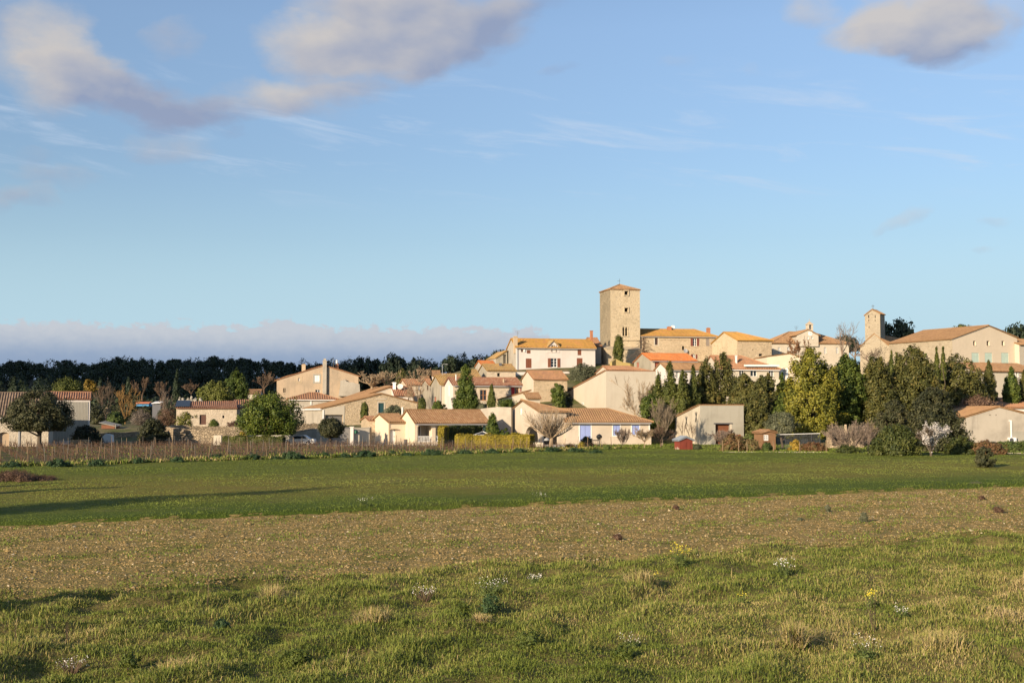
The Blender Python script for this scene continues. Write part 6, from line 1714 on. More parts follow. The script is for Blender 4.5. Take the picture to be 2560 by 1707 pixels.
# --- vineyard: rows of posts, wires and bare vines
def vineyard():
    rng = random.Random(77)
    rd = Vector((-.42, .907, 0))
    e0, e1 = Vector((-42.5, 84.5, 0)), Vector((11.0, 134.0, 0))
    n = 40; first = None
    posts = 0
    for i in range(n):
        f = (i + rng.uniform(-.12, .12)) / (n - 1)
        s = e0.lerp(e1, f); s.y = float(YB(s.x)) + 1.0
        L = max(3.0, ((VB - ss(-6, 12, s.x) * 13) - s.y) / rd.y - 1)
        root = empty('vine_row', (s.x, s.y, gz(s.x, s.y)), 'row of bare pruned vines on wooden stakes in the vineyard', 'vine row', 'vine rows of the vineyard')
        def g(p): return float(H(p.x, p.y)) + .03
        # posts
        d = 0.0; j = 0; tops = []
        while d <= L:
            p = s + rd * d + Vector((rng.gauss(0, .08), rng.gauss(0, .08), 0)); z = g(p)
            hgt = rng.uniform(1.0, 1.4) if j else rng.uniform(1.2, 1.45)
            lean = Vector((rng.gauss(0, .06), rng.gauss(0, .06), 0))
            if j == 0: lean += -rd * rng.uniform(.0, .22)
            mb = MB(); r = rng.uniform(.022, .030) if j else rng.uniform(.026, .034)
            a = Vector((p.x, p.y, z - .2)); b = a + Vector((lean.x * hgt, lean.y * hgt, hgt + .2))
            mb.tube([a, b], [r, r * .9], 6)
            if (j == 0) or rng.random() < .97: mb.build('post', WOODP if (j == 0 or rng.random() < .45) else WOODG, root)
            tops.append((a, b)); d += rng.uniform(9, 12) if j else rng.uniform(6, 9); j += 1
        # vines
        mb = MB(); d = .8
        while d < L:
            p = s + rd * d; z = g(p); a = Vector((p.x + rng.gauss(0, .05), p.y, z - .05)); hd = a + Vector((rng.gauss(0, .06), rng.gauss(0, .06), rng.uniform(.32, .48)))
            mb.tube([a, a.lerp(hd, .5) + Vector((rng.gauss(0, .04), 0, 0)), hd], [.035, .03, .035], 4, cap=False)
            for k in range(rng.choice((4, 5, 5, 6))):
                t1 = hd + rd * rng.gauss(0, .28) + Vector((rng.gauss(0, .12), 0, rng.uniform(.08, .22))); t2 = t1 + rd * rng.gauss(0, .2) + Vector((rng.gauss(0, .1), 0, rng.uniform(.06, .26)))
                mb.tube([hd, t1, t2], [.012, .009, .006], 3, cap=False)
            d += rng.uniform(.95, 1.2)
        mb.build('vines', VINE, root)
        mb = MB()
        for zz in (.5, .9):
            pts = []
            for a, b in tops: pts.append(a.lerp(b, min(.97, (zz + .2) / max(.5, (b - a).length))))
            if len(pts) > 1: mb.tube(pts, .004, 3, cap=False)
        if mb.v: mb.build('wire', MT['pole'], root)
VINE = plain('vine wood', (.105, .062, .038), .9, 0, .3)
vineyard()
# --- leafy green clumps along the vineyard edge
protos = []
def clump_plant(u, v, wpx, hpx, i):
    p = ghit(u, v); Y = p.y
    s = wpx * px(Y)
    if len(protos) < 4:
        root = empty('leafy_plant', (p.x, p.y, p.z), 'dark blue green leafy plant along the vineyard edge', 'plant', 'leafy plants at the vineyard edge')
        V, Q_, T = crown((p.x, p.y, p.z), 2.0, .8, 'bush', 400 + i, nclump=70, nleaf=60, size=.17, clump=.25, ragged=.35, tint0=.42, aspect=.4)
        np_mesh('foliage', V, Q_, F['euph'], root, tint=T)
        protos.append(root); r = root
    else:
        r = copy_thing(protos[i % 4]); r.location = p
    r.rotation_euler.z = i * 1.3
    r.scale = (s / 2.0, s / 2.0, hpx * px(Y) / .8)
for i, (u, v, w_, h_) in enumerate(((30, 1173, 44, 20), (143, 1172, 48, 24), (165, 1171, 30, 15), (243, 1169, 44, 20), (345, 1162, 36, 18), (443, 1160, 38, 18), (540, 1154, 46, 18), (630, 1153, 40, 18), (728, 1151, 48, 22), (750, 1150, 24, 14), (812, 1147, 34, 16), (910, 1146, 54, 20), (982, 1142, 28, 16), (1075, 1141, 36, 18), (1095, 1141, 22, 16), (1160, 1138, 40, 14), (1230, 1136, 36, 14), (1300, 1134, 36, 14), (1380, 1133, 44, 16), (1440, 1133, 40, 14), (1490, 1136, 34, 12), (690, 1152, 26, 12), (860, 1147, 30, 14), (1020, 1143, 30, 12))):
    clump_plant(u, v + 1, w_, h_, i)
# --- bramble mound in the meadow, left
leafy('bramble_mound', 'brown dry bramble mound in the meadow at the left edge', 'bramble', (-30, 1178, 96, 1214), 70.5, 'bush', 'bramble', nclump=170, nleaf=110, size=.09, clump=.2, ragged=.3, seed=430, aspect=.3)
leafy('bramble_mound', 'smaller brown bramble tail right of the big mound', 'bramble', (70, 1190, 150, 1212), 71.5, 'bush', 'bramble', nclump=110, nleaf=100, size=.08, clump=.22, ragged=.35, seed=431, aspect=.3)
# --- tumbleweeds and grey plants on the tilled strip and meadow edge
for i, (u, v, w_, h_, m_, lb) in enumerate(((1545, 1352, 24, 18, 'bramble', 'dark round dried weed on the tilled strip nearest the yellow flowers'), (2455, 1250, 14, 12, 'bramble', 'small dark dried weed at the upper right of the tilled strip'), (2495, 1283, 26, 16, 'bramble', 'flat dark dried weed near the right edge of the tilled strip'),
        (2070, 1281, 16, 20, 'olive', 'grey upright weed in the middle of the tilled strip'), (2158, 1306, 26, 26, 'olive', 'pale grey weed with white tufts on the tilled strip'), (1690, 1275, 16, 12, 'bramble', 'low brown weed just below the meadow edge'), (2000, 1304, 14, 10, 'olive', 'small grey weed left of the pale tufted one'), (2440, 1218, 34, 14, 'olive', 'low whitish plant along the meadow edge near the right'))):
    p = ghit(u, v)
    leafy('dried_weed', lb, 'weed', (u - w_ / 2, v - h_, u + w_ / 2, v), p.y, 'round', m_, nclump=40, nleaf=50, size=.05, clump=.4, ragged=.25, seed=440 + i, aspect=.35, trunk=.02)
# ------------------------------------------------------------------ wooded ridge behind the village
def pine_proto(i):
    root = empty('ridge_pine', (0, 0, 0), 'dark pine on the skyline of the wooded ridge', 'pine', 'pines along the wooded ridge')
    prof = ('umbrella', 'dome', 'umbrella', 'round', 'cone')[i]
    w_, h_ = (8.5, 7.0, 6.5, 7.5, 4.5)[i], (5.0, 6.0, 6.0, 5.5, 8.5)[i]
    z0 = 10 - h_
    V, Q_, T = crown((0, 0, z0), w_, h_, prof, 500 + i, nclump=60, nleaf=42, size=.75, clump=.30, ragged=.3, tint0=.4)
    np_mesh('crown', V, Q_, F['hill'], root, tint=T)
    trunk_mesh((0, 0, -.5), (.3 * (i - 2), .2, z0 + h_ * .5), .28, .14, i, [(1.6, .5, 1.8, .7), (-1.5, .2, 2.0, .6)]).build('trunk', BK, root)
    return root
PP = [pine_proto(i) for i in range(5)]
used = [False] * 5
def ridge_pine(u, vtop, wpx, Y, kind=None, label=None, k_=[0]):
    i = k_[0] % 4 if kind is None else kind
    k_[0] += 1
    x = at(u, vtop, Y).x; g = gz(x, Y); h = at(u, vtop, Y).z - g
    if h < 3.2: h = 3.2
    r = PP[i] if not used[i] else copy_thing(PP[i]); used[i] = True
    r.location = (x, Y, g); s = wpx * px(Y) / (8.5, 7.0, 6.5, 7.5, 4.5)[i]
    s = min(max(s, h / 10 * .55), h / 10 * 2.2)
    r.scale = (s, s, h / 10); r.rotation_euler.z = k_[0] * 1.9
    if label: r['label'] = label
    return r
SKY = [(6, 912, 40), (25, 904, 40), (50, 901, 30), (72, 916, 34), (97, 909, 44), (122, 919, 34), (165, 900, 46), (190, 916, 30), (207, 908, 30), (238, 912, 34), (262, 905, 40), (280, 903, 30), (297, 893, 36), (315, 902, 26), (335, 900, 32), (358, 899, 28), (402, 903, 30), (422, 900, 26), (438, 897, 34), (468, 901, 32), (500, 904, 36), (520, 901, 30), (535, 889, 28), (556, 898, 34), (578, 897, 34), (606, 895, 44), (618, 897, 36), (642, 904, 34), (668, 901, 24), (684, 905, 26), (701, 902, 24), (718, 908, 26), (730, 907, 26), (757, 909, 34), (776, 913, 30), (797, 909, 36), (818, 914, 30)]
rr = random.Random(9)
for (u, v, w_) in SKY: ridge_pine(u, v, w_, 560 + rr.uniform(-25, 40))
ridge_pine(380, 892, 15, 570, 4, 'thin pointed dark conifer standing up from the ridge skyline')
for (u, v, w_, Y, lb) in ((850, 922, 34, 430, None), (868, 914, 30, 430, None), (893, 897, 34, 400, 'dark pine left of a close pair above the stone fronted house roof'), (921, 897, 34, 405, 'dark pine in the middle of the close group above the bare spreading trees'), (938, 899, 34, 410, None), (958, 915, 28, 420, None), (983, 888, 30, 380, 'tallest dark pine above the bare spreading trees'), (1004, 896, 24, 385, None), (994, 915, 40, 400, None), (1039, 898, 40, 380, 'round headed dark pine right of the tallest one'), (1062, 922, 26, 420, None), (1076, 921, 22, 420, None), (1094, 917, 30, 360, None), (1126, 890, 40, 330, 'broad dark pine rising left of the shaggy conifer'), (1150, 903, 36, 335, None), (1184, 897, 34, 335, None), (1225, 890, 32, 340, None), (1238, 878, 22, 345, None), (1256, 876, 24, 345, 'dark pine tuft touching the left gable of the white house'),
                     (2215, 812, 30, 420, 'small dark pine top right of the church tower'), (2256, 803, 62, 400, 'dark umbrella pine above the church nave roof'), (2535, 816, 50, 400, 'dark pine above the right eave of the big cream house'), (2565, 812, 50, 405, None)):
    ridge_pine(u, v, w_, Y, 0 if w_ > 50 else None, lb)
leafy('pine_tree', 'sunlit yellow green treetop peeping over the big cream house roof', 'tree', (2378, 812, 2442, 850), 300, 'dome', 'olivepine', nclump=110, nleaf=70, size=.4, clump=.28, ragged=.15, seed=610)
leafy('thicket_bush', 'dark evergreen scrub behind the belfry hall and church', 'bush', (2085, 838, 2150, 880), 275, 'dome', 'hill', nclump=90, nleaf=60, size=.45, clump=.3, ragged=.3, seed=611, base_v=1)
leafy('ochre_tree', 'dark green conifer before the dark pines, left of the bare pale tree', 'conifer', (988, 918, 1020, 968), 225, 'flame', 'conifer', nclump=110, nleaf=70, size=.35, clump=.35, ragged=.25, seed=612, tint0=.35)
# the wood itself, below the skyline
def woodland():
    rng = np.random.default_rng(21); Vs, Fs, Ts = [], [], []; off = 0
    for i in range(900):
        Y = 345 + 245 * rng.random() ** .8
        u = rng.uniform(-60, 1330) if i % 6 else rng.uniform(1330, 2700)
        x = (u - UC) / FPX * Y; g = gz(x, Y)
        h = rng.uniform(4, 7.5) * (1.3 if Y > 490 else 1.0) * (.6 + .4 * min(1, (Y - 330) / 120)); w_ = h * rng.uniform(.7, 1.1)
        V, Q_, T = crown((x, Y, g + h * .06), w_, h * .95, ('dome', 'round', 'bush', 'cone')[i % 4], 700 + i, nclump=16, nleaf=26, size=.85, clump=.5, ragged=.3, tint0=.25 + .35 * rng.random() * (1 + (Y < 430)))
        Vs.append(V); Fs.append(Q_ + off); Ts.append(T); off += len(V)
    tag(np_mesh('woodland', np.concatenate(Vs), np.concatenate(Fs), F['hill'], tint=np.clip(np.concatenate(Ts), 0, 1)), 'dark pine wood covering the shaded ridge behind the village', 'woodland', kind='stuff')
    # scrub between the gardens and the wood
    Vs, Fs, Ts = [], [], []; off = 0
    for i in range(230):
        Y = rng.uniform(215, 345); u = rng.uniform(225, 1000)
        x = (u - UC) / FPX * Y; g = gz(x, Y); h = rng.uniform(1.2, 3.6); w_ = h * rng.uniform(.9, 1.6)
        V, Q_, T = crown((x, Y, g), w_, h, ('dome', 'bush')[i % 2], 1700 + i, nclump=18, nleaf=34, size=.38, clump=.45, ragged=.35, tint0=rng.choice([.2, .35, .6]))
        Vs.append(V); Fs.append(Q_ + off); Ts.append(T); off += len(V)
    tag(np_mesh('scrub', np.concatenate(Vs), np.concatenate(Fs), F['oak'], tint=np.clip(np.concatenate(Ts), 0, 1)), 'dim brownish scrub between the gardens and the wood', 'scrub', kind='stuff')
woodland()
# a cloud behind the camera, whose shadow keeps the ridge dark
def cloud():
    rng = random.Random(4); mb = MB()
    cx, cy, cz = -970.0, -455.0, 410.0
    for i in range(60):
        a = rng.uniform(0, 6.28); q = math.sqrt(rng.random())
        x, y = cx + math.cos(a) * 520 * q, cy + math.sin(a) * 200 * q; r = rng.uniform(50, 80)
        n = 10; base = len(mb.v)
        prof = [(.02 * r, -.30 * r), (.6 * r, -.26 * r), (r, -.05 * r), (.92 * r, .2 * r), (.6 * r, .42 * r), (.02 * r, .5 * r)]
        mb.lathe((x, y, cz + rng.uniform(-8, 12)), prof, 14)
    o = mb.build('cloud', plain('cloud', (.82, .82, .84), 1, 0, .03), smooth=True)
    tag(o, 'grey white cloud drifting behind the viewer', 'cloud', kind='structure')
cloud()
# trees standing left of the picture, whose long shadows reach into the meadow
def side_tree(x, y, h, w_, prof, lb, name, seed):
    g = gz(x, y); root = empty(name, (x, y, g), lb, 'tree')
    V, Q_, T = crown((x, y, g + h * .08), w_, h * .92, prof, seed, nclump=90, nleaf=70, size=.28, clump=.35, ragged=.15, up=.8)
    np_mesh('crown', V, Q_, F['cypress'], root, tint=T)
    trunk_mesh((x, y, g - .2), (x, y, g + h * .7), w_ * .08, .05, seed).build('trunk', BK, root)
side_tree(-31.5, 35.3, 13.0, 5.2, 'column', 'tall cypress beyond the left edge, casting the long shadow on the meadow', 'cypress_tree', 801)
side_tree(-33.3, 48.7, 6.8, 1.6, 'flame', 'slim cypress beyond the left edge, casting the thin meadow shadow', 'cypress_tree', 802)
side_tree(-36.0, 53.0, 6.2, 1.3, 'flame', 'smallest cypress beyond the left edge of the meadow', 'cypress_tree', 803)
side_tree(-15.5, 19.4, 2.6, 2.6, 'bush', 'bush beyond the left edge of the rough grass', 'bush', 804)

# ------------------------------------------------------------------ garden walls and small things
def wall(name, label, top, Ys, th, mat, seed=0, cap=None, rag=0.0, cat='wall', v1=None):
    """a wall under a line of photo points, at the given distances"""
    rng = random.Random(seed); root = empty(name, (0, 0, 0), label, cat)
    pts = []
    for (u, v), Y in zip(top, Ys): pts.append(at(u, v, Y))
    fine_ = []
    for a, b in zip(pts, pts[1:]):
        n = max(1, int((b - a).length / .7)) if rag else 1
        for i in range(n): fine_.append(a.lerp(b, i / n))
    fine_.append(pts[-1])
    if rag:
        for p in fine_: p.z += rng.gauss(0, rag)
    root.location = (fine_[0].x, fine_[0].y, gz(fine_[0].x, fine_[0].y))
    mb = MB()
    n = len(fine_)
    lo = []
    for i, p in enumerate(fine_):
        d = fine_[min(i + 1, n - 1)] - fine_[max(i - 1, 0)]; d.z = 0; d.normalize(); nn = Vector((-d.y, d.x, 0))
        zb = min(gz(p.x, p.y), p.z) - .6
        lo.append((Vector((p.x, p.y, zb)), p, p + nn * th, Vector((p.x + nn.x * th, p.y + nn.y * th, zb))))
    for i in range(n - 1):
        a, b = lo[i], lo[i + 1]
        for j in range(4):
            mb.quad(a[j], b[j], b[(j + 1) % 4], a[(j + 1) % 4])
    mb.quad(*lo[0]); mb.quad(*lo[-1])
    mb.build('masonry', MT[mat], root)
    if cap:
        mb = MB()
        for a, b in zip(fine_, fine_[1:]):
            d = (b - a).normalized(); nn = Vector((-d.y, d.x, 0)).normalized(); c = (a + b) / 2 + nn * th / 2 + ZV * .04
            mb.box(c, (b - a).length + .05, th + .14, .09, d, nn, d.cross(nn))
        mb.build('coping', MT[cap], root)
    return root
wall('dry_stone_wall', 'long rubble garden wall in front of the cabin, with stones loose on top', [(437, 1074), (470, 1072), (520, 1074), (560, 1073), (616, 1077)], [160, 161, 161, 161, 162], .6, 'dry', 1, rag=.10)
wall('dry_stone_wall', 'upper rubble terrace edge below the cabin wall', [(412, 1067), (450, 1063), (520, 1064), (600, 1066), (640, 1070)], [172, 174, 175, 176, 177], .6, 'dry', 2, rag=.09)
wall('cement_wall', 'grey cement wall with dark gap behind the round pine', [(612, 1074), (665, 1074)], [163, 163.5], .3, 'cement', 3)
wall('gate_pillar', 'cream gate pillar at the end of the rubble garden wall', [(534, 1088), (553, 1088)], [156, 156], .7, 'cream', 4)
wall('shaded_wall', 'pale garden wall shaded by the round pine, rising to the right', [(665, 1088), (720, 1084), (776, 1073), (792, 1073)], [158, 158, 157, 157], .3, 'cement', 5, cap='cement')
wall('garden_wall', 'low pale rendered wall behind the clipped round tree', [(791, 1074), (829, 1074)], [156, 156], .3, 'cement', 55)
wall('rubble_bank', 'rubble bank below the grey walled garage', [(668, 1078), (720, 1062), (760, 1058), (800, 1060), (815, 1066)], [172, 174, 175, 176, 176], .8, 'dry', 6, rag=.12)
wall('garden_wall', 'cream garden wall with green mailbox left of the bungalow wing', [(879, 1070), (924, 1070)], [156, 157], .3, 'cream', 7, cap='cream')
wall('stone_wall', 'rough stone wall end joining the bungalow wing', [(922, 1070), (929, 1069)], [157.5, 158], .5, 'stone', 8, rag=.04)
wall('garden_wall', 'tall grey cream wall with curved top behind the conifer bush', [(1122, 1022), (1160, 1024), (1198, 1022), (1222, 1019), (1245, 1017), (1278, 1018)], [172, 171, 170, 169, 168, 167], .35, 'grey', 9)
wall('stone_wall', 'short pale stone wall right of the farmhouse', [(176, 1099), (196, 1098), (222, 1098)], [146, 146, 146], .5, 'dry', 10, rag=.04)
wall('stone_wall', 'low stone wall in the dim left garden', [(252, 1082), (300, 1080), (345, 1079), (372, 1082)], [172, 173, 174, 175], .5, 'dry', 11, rag=.06)
wall('stone_wall', 'low dry wall stub by the evergreen tree in the left garden', [(405, 1066), (425, 1068), (440, 1071)], [166, 165, 163], .5, 'dry', 12, rag=.06)
wall('stone_wall', 'low pale stone ledge behind the garden fence', [(2030, 1112), (2064, 1110), (2110, 1114)], [138, 139, 138], .5, 'dry', 13, rag=.05)
wall('stone_ruin', 'rubble ruin glimpsed below the green conifer', [(2080, 1088), (2094, 1082), (2110, 1086), (2130, 1090), (2160, 1094)], [142, 143, 143, 142, 142], .7, 'dry', 14, rag=.12)
wall('stone_wall', 'low cream stone wall behind the brown shed', [(1845, 1099), (1890, 1098)], [142, 142], .4, 'stone', 15, rag=.03)
wall('stone_wall', 'bit of pale stone wall at the right end of the pink wing', [(1612, 1080), (1628, 1080)], [158, 158], .5, 'wstone', 16, rag=.05)
wall('loggia_wall', 'low pale wall below the arch of the pink house', [(1325, 1105), (1358, 1106)], [146, 145], .25, 'cream', 17)
wall('retaining_wall', 'grey green retaining wall beside the tower foot with yellow lichen', [(1530, 905), (1540, 897), (1556, 905), (1576, 908), (1590, 912)], [232, 233, 233, 233, 234], .5, 'lichen', 18)
wall('terrace_wall', 'cream terrace wall under the dark windows of the terrace house', [(1838, 945), (1905, 944), (1950, 946)], [202, 203, 203], .3, 'cream', 19)
wall('terrace_wall', 'white lower wall under the tall white house', [(1289, 930), (1360, 929), (1424, 929)], [233, 234, 235], .3, 'white', 20)
# grey sliding gate and pillar
def gate():
    A, B = at(829, 1069, 155.5), at(877, 1069, 155.5); g = gz(A.x, A.y)
    root = empty('metal_gate', (A.x, A.y, g), 'dark grey sliding gate shaded by the clipped round tree', 'gate')
    mb = MB(); c = (A + B) / 2; h = A.z - g; L = B.x - A.x
    mb.box((c.x, c.y, g + h / 2), L, .06, h); mb.build('panel', MT['gdoor'], root)
    mb = MB()
    for x in (A.x, B.x): mb.box((x, A.y - .04, g + h / 2), .12, .12, h + .1)
    mb.box((c.x, c.y - .04, g + h), L - .13, .1, .1); mb.box((c.x, c.y - .04, g + .12), L - .13, .1, .1); mb.build('gate_frame', MT['metal'], root)
    mb = MB(); p = at(880, 1068, 155); mb.box((p.x, p.y, (p.z + g) / 2), .4, .4, p.z - g); mb.box((p.x, p.y, p.z + .05), .55, .55, .1)
    tag(mb.build('gate_post', MT['white']), 'pale square post at the right end of the grey gate', 'post')
gate()
def box_thing(name, label, cat, u0, v0, u1, v1, Y, depth, mat, ground=True):
    a, b = at(u0, v0, Y), at(u1, v1, Y); mb = MB()
    zb = b.z
    if ground: zb = min(b.z, gz(b.x, Y)) - .05
    mb.box(((a.x + b.x) / 2, Y + depth / 2, (a.z + zb) / 2), b.x - a.x, depth, a.z - zb)
    mb.box(((a.x + b.x) / 2, Y + depth / 2, a.z + .03), b.x - a.x + .1, depth + .1, .06)
    return tag(mb.build(name, MT[mat]), label, cat)
# mailbox on the cream wall
mb = MB(); a, b = at(885.5, 1076, 155.9), at(894.5, 1083, 155.9); mb.prism([Vector((a.x, a.y, b.z)), Vector((b.x, a.y, b.z)), Vector((b.x, a.y, a.z - .1)), Vector((b.x - .1, a.y, a.z)), Vector((a.x + .1, a.y, a.z)), Vector((a.x, a.y, a.z - .1))], (0, .18, 0))
tag(mb.build('mailbox', MT['green']), 'small green mailbox on the cream garden wall', 'mailbox')
# drive
def sheet(name, pts, mat, lift=.05, kind='structure'):
    mb = MB(); ps = [Vector((p.x, p.y, gz(p.x, p.y) + lift)) for p in pts]
    mb.add(ps, [tuple(range(len(ps)))]); o = mb.build(name, MT[mat]); o['kind'] = kind; return o
def flat(u, Y): return Vector(((u - UC) / FPX * Y, Y, 0))
sheet('driveway', [flat(760, 150.5), flat(930, 150.5), flat(940, 155.3), flat(776, 155.3)], 'gravel', .06)
sheet('terrace_paving', [flat(930, 150.3), flat(1225, 145.5), flat(1225, 157), flat(930, 156)], 'gravel', .05)
sheet('garden_path', [flat(1462, 133.6), flat(1520, 131.6), flat(1650, 131.2), flat(1650, 131.9), flat(1520, 132.6), flat(1465, 135)], 'gravel', .09)
sheet('pavement', [flat(1322, 139), flat(1440, 140), flat(1440, 158), flat(1322, 158)], 'gravel', .05)
for (u0, u1, v, Y, lb) in ((1805, 1850, 1130.5, 122.6, 'short white kerb below the brown and green bush'), (1850, 2068, 1130, 122.8, 'long pale kerb along the foot of the garden fence'), (2100, 2180, 1133, 121.6, 'pale kerb below the pinkish twiggy tree'), (2494, 2590, 1138, 119.5, 'white kerb below the green hedge at the right edge')):
    A, B = flat(u0, Y), flat(u1, Y - (.6 if u1 < 2300 else 0)); g = gz(A.x, A.y); mb = MB(); d = (B - A); L = d.length; d.normalize(); c = (A + B) / 2
    mb.box((c.x, c.y, g + .08), L, .25, .26, d, Vector((-d.y, d.x, 0))); tag(mb.build('kerb', MT['gravel']), lb, 'kerb')
# red shed
def shed(name, label, u0, uc, u1, vE, vR, Y, yaw, wallm, roofm, hole=None, base=False, L=None, front=True):
    s = House(name, label, 'shed', uc, vE, Y, yaw, u1=u1, u0=u0, roof='front', vR=vR, wall=wallm, side=wallm, tile=roofm, ov=.18, og=.15, drop=.1)
    return s
MT['t_bluegrey'] = tiles('blue grey felt', (.26, .29, .33), (.24, .27, .31), (.22, .24, .27))
s = shed('garden_shed', 'little red brown shed with blue grey roof on the lawn', 1686, 1699, 1731.5, 1102, 1095, 133.5, 16, 'shed_red', 't_bluegrey')
x0, z0, x1, z1 = s.rect('F', 1705, 1105, 1726, 1124)
s.done()
for a, b in ((x0, (x0 + x1) / 2 - .02), ((x0 + x1) / 2 + .02, x1)): 
    mb = MB(); s._box(mb, 'F', a, z0, b, z1, .0, .04); s._box(mb, 'F', a + .06, (z0 + z1) / 2 - .05, b - .06, (z0 + z1) / 2 + .05, .04, .06); mb.build('door', MT['shed_red'], s.root)
mb = MB(); mb.box(at(1691, 1126, 132.6), 1.0, .8, .18); tag(mb.build('paving_slab', MT['cloth']), 'white slab beside the red shed', 'slab')
for i, (u, v) in enumerate(((1690, 1118), (1694, 1117), (1697, 1119))):
    mb = MB(); p = at(u, v, 132.8); mb.tube([Vector((p.x, p.y, gz(p.x, p.y))), p], .035, 5); tag(mb.build('stake', MT['cream']), 'pale stake leaning by the red shed', 'stake', 'stakes beside the red shed')
s = shed('garden_shed', 'brown board garden shed with small white paned window', 1885, 1906, 1939, 1083.5, 1078.5, 131, 12, 'shed_br', 't_brown')
s.win('F', 1909.5, 1087, 1920.5, 1101, 'w', nx=2, nz=3, depth=.05)
s.win('F', 1909, 1104, 1921, 1128, 'door', 'shed_br', depth=.04)
s.done()
# wire cage with white top rail
def cage():
    Y = 133.0; A, B = at(1943, 1086, Y), at(2050, 1083, Y); g = gz(A.x, Y)
    root = empty('wire_cage', (A.x, Y, g), 'tall wire run with a white top rail right of the brown shed', 'wire run')
    mb = MB(); mb.tube([A, B], .035, 6); mb.build('top_rail', MT['cloth'], root)
    for i in range(6):
        p = A.lerp(B, i / 5)
        mb = MB(); mb.tube([Vector((p.x, p.y, g - .1)), p], .02, 6); mb.build('post', MT['metal'], root)
    mb = MB(); n = 56
    for i in range(n):
        p = A.lerp(B, (i + .5) / n); mb.tube([Vector((p.x, p.y + .03, g)), p + Vector((0, .03, 0))], .004, 3, cap=False)
    for j in range(14):
        z = g + (A.z - g) * (j + .5) / 14; mb.tube([Vector((A.x, Y + .03, z)), Vector((B.x, Y + .03, z))], .006, 3, cap=False)
    tag(mb.build('netting', MT['zinc'], root), kind=None)
cage()
for i, (u, v0, v1, Y, lb) in enumerate(((1806, 1100, 1130, 124, 'fence post left of the brown and green bush'), (1846, 1101, 1130, 124, 'fence post between the two russet garden bushes'), (1867, 1104, 1129, 124.5, 'short fence post before the russet bush'), (1933, 1102, 1131, 124, 'pale fence post at the right corner of the brown shed'), (1999, 1104, 1130.5, 124, 'fence post beside the ochre leaved shrub'), (2065, 1100, 1130.5, 124, 'pale fence post left of the pinkish twiggy tree'), (2114, 1061, 1100, 130, 'tall reddish timber post behind the pinkish twiggy tree'), (2521, 1100, 1130, 124, 'thin white post in the hedge below the air conditioner'))):
    p = at(u, v0, Y); mb = MB(); g = gz(p.x, Y); r = .15 if i == 6 else .05
    mb.tube([Vector((p.x, Y, g - .2)), Vector((p.x + .03, Y, (g + p.z) / 2)), Vector((p.x, Y, p.z))], [r, r * .95, r * .9], 8); tag(mb.build('fence_post', WOODP if i != 6 else MT['cap']), lb, 'post')
# orange tank beside the barn door
mb = MB(); c = at(1840, 1095, 138); mb.tube([c + Vector((-.55, 0, 0)), c + Vector((-.5, 0, 0)), c + Vector((.5, 0, 0)), c + Vector((.55, 0, 0))], [.3, .42, .42, .3], 12)
mb.box(c + Vector((-.35, 0, -.45)), .12, .6, .35); mb.box(c + Vector((.35, 0, -.45)), .12, .6, .35)
tag(mb.build('orange_tank', MT['orange']), 'orange drum lying by the rust brown barn door', 'tank')
# garden table, chair and barbecues by the pink house
def table():
    Y = 152.0; c = at(1485, 1104, Y); g = gz(c.x, Y)
    root = empty('garden_table', (c.x, Y, g), 'dark garden table in front of the big blue shutters', 'table')
    mb = MB(); mb.box((c.x, Y, g + .74), 1.5, .8, .05); mb.box((c.x, Y, g + .66), 1.3, .6, .05); mb.build('table_top', MT['black'], root)
    for i in (-1, 1):
        for j in (-1, 1): mb = MB(); mb.box((c.x + i * .65, Y + j * .3, g + .35), .06, .06, .7); mb.build('leg', MT['black'], root)
table()
def kettle(u, v, Y, r, lidmat, lb):
    c = at(u, v, Y); g = gz(c.x, Y); z = max(c.z, g + .6)
    root = empty('kettle_barbecue', (c.x, Y, g), lb, 'barbecue')
    mb = MB(); mb.lathe((c.x, Y, z), [(.001, -r * .9), (r * .6, -r * .75), (r, -.02), (r * 1.04, 0)], 14); mb.build('bowl', MT['black'], root)
    mb = MB(); mb.lathe((c.x, Y, z + .01), [(r * 1.05, 0), (r * .95, r * .35), (r * .6, r * .75), (.05, r * .92), (.05, r * 1.05), (.001, r * 1.05)], 14); mb.build('lid', MT[lidmat], root)
    for a in (0.3, 2.4, 4.5):
        mb = MB(); mb.tube([Vector((c.x + r * .5 * math.cos(a), Y + r * .5 * math.sin(a), z - r * .7)), Vector((c.x + r * .9 * math.cos(a), Y + r * .9 * math.sin(a), g))], .02, 5); mb.build('leg', MT['pole'], root)
kettle(1367, 1101, 139.5, .33, 'zinc', 'kettle barbecue with shiny lid under the vase shaped tree')
kettle(1498, 1092, 151.5, .36, 'black', 'black covered barbecue right of the garden table')
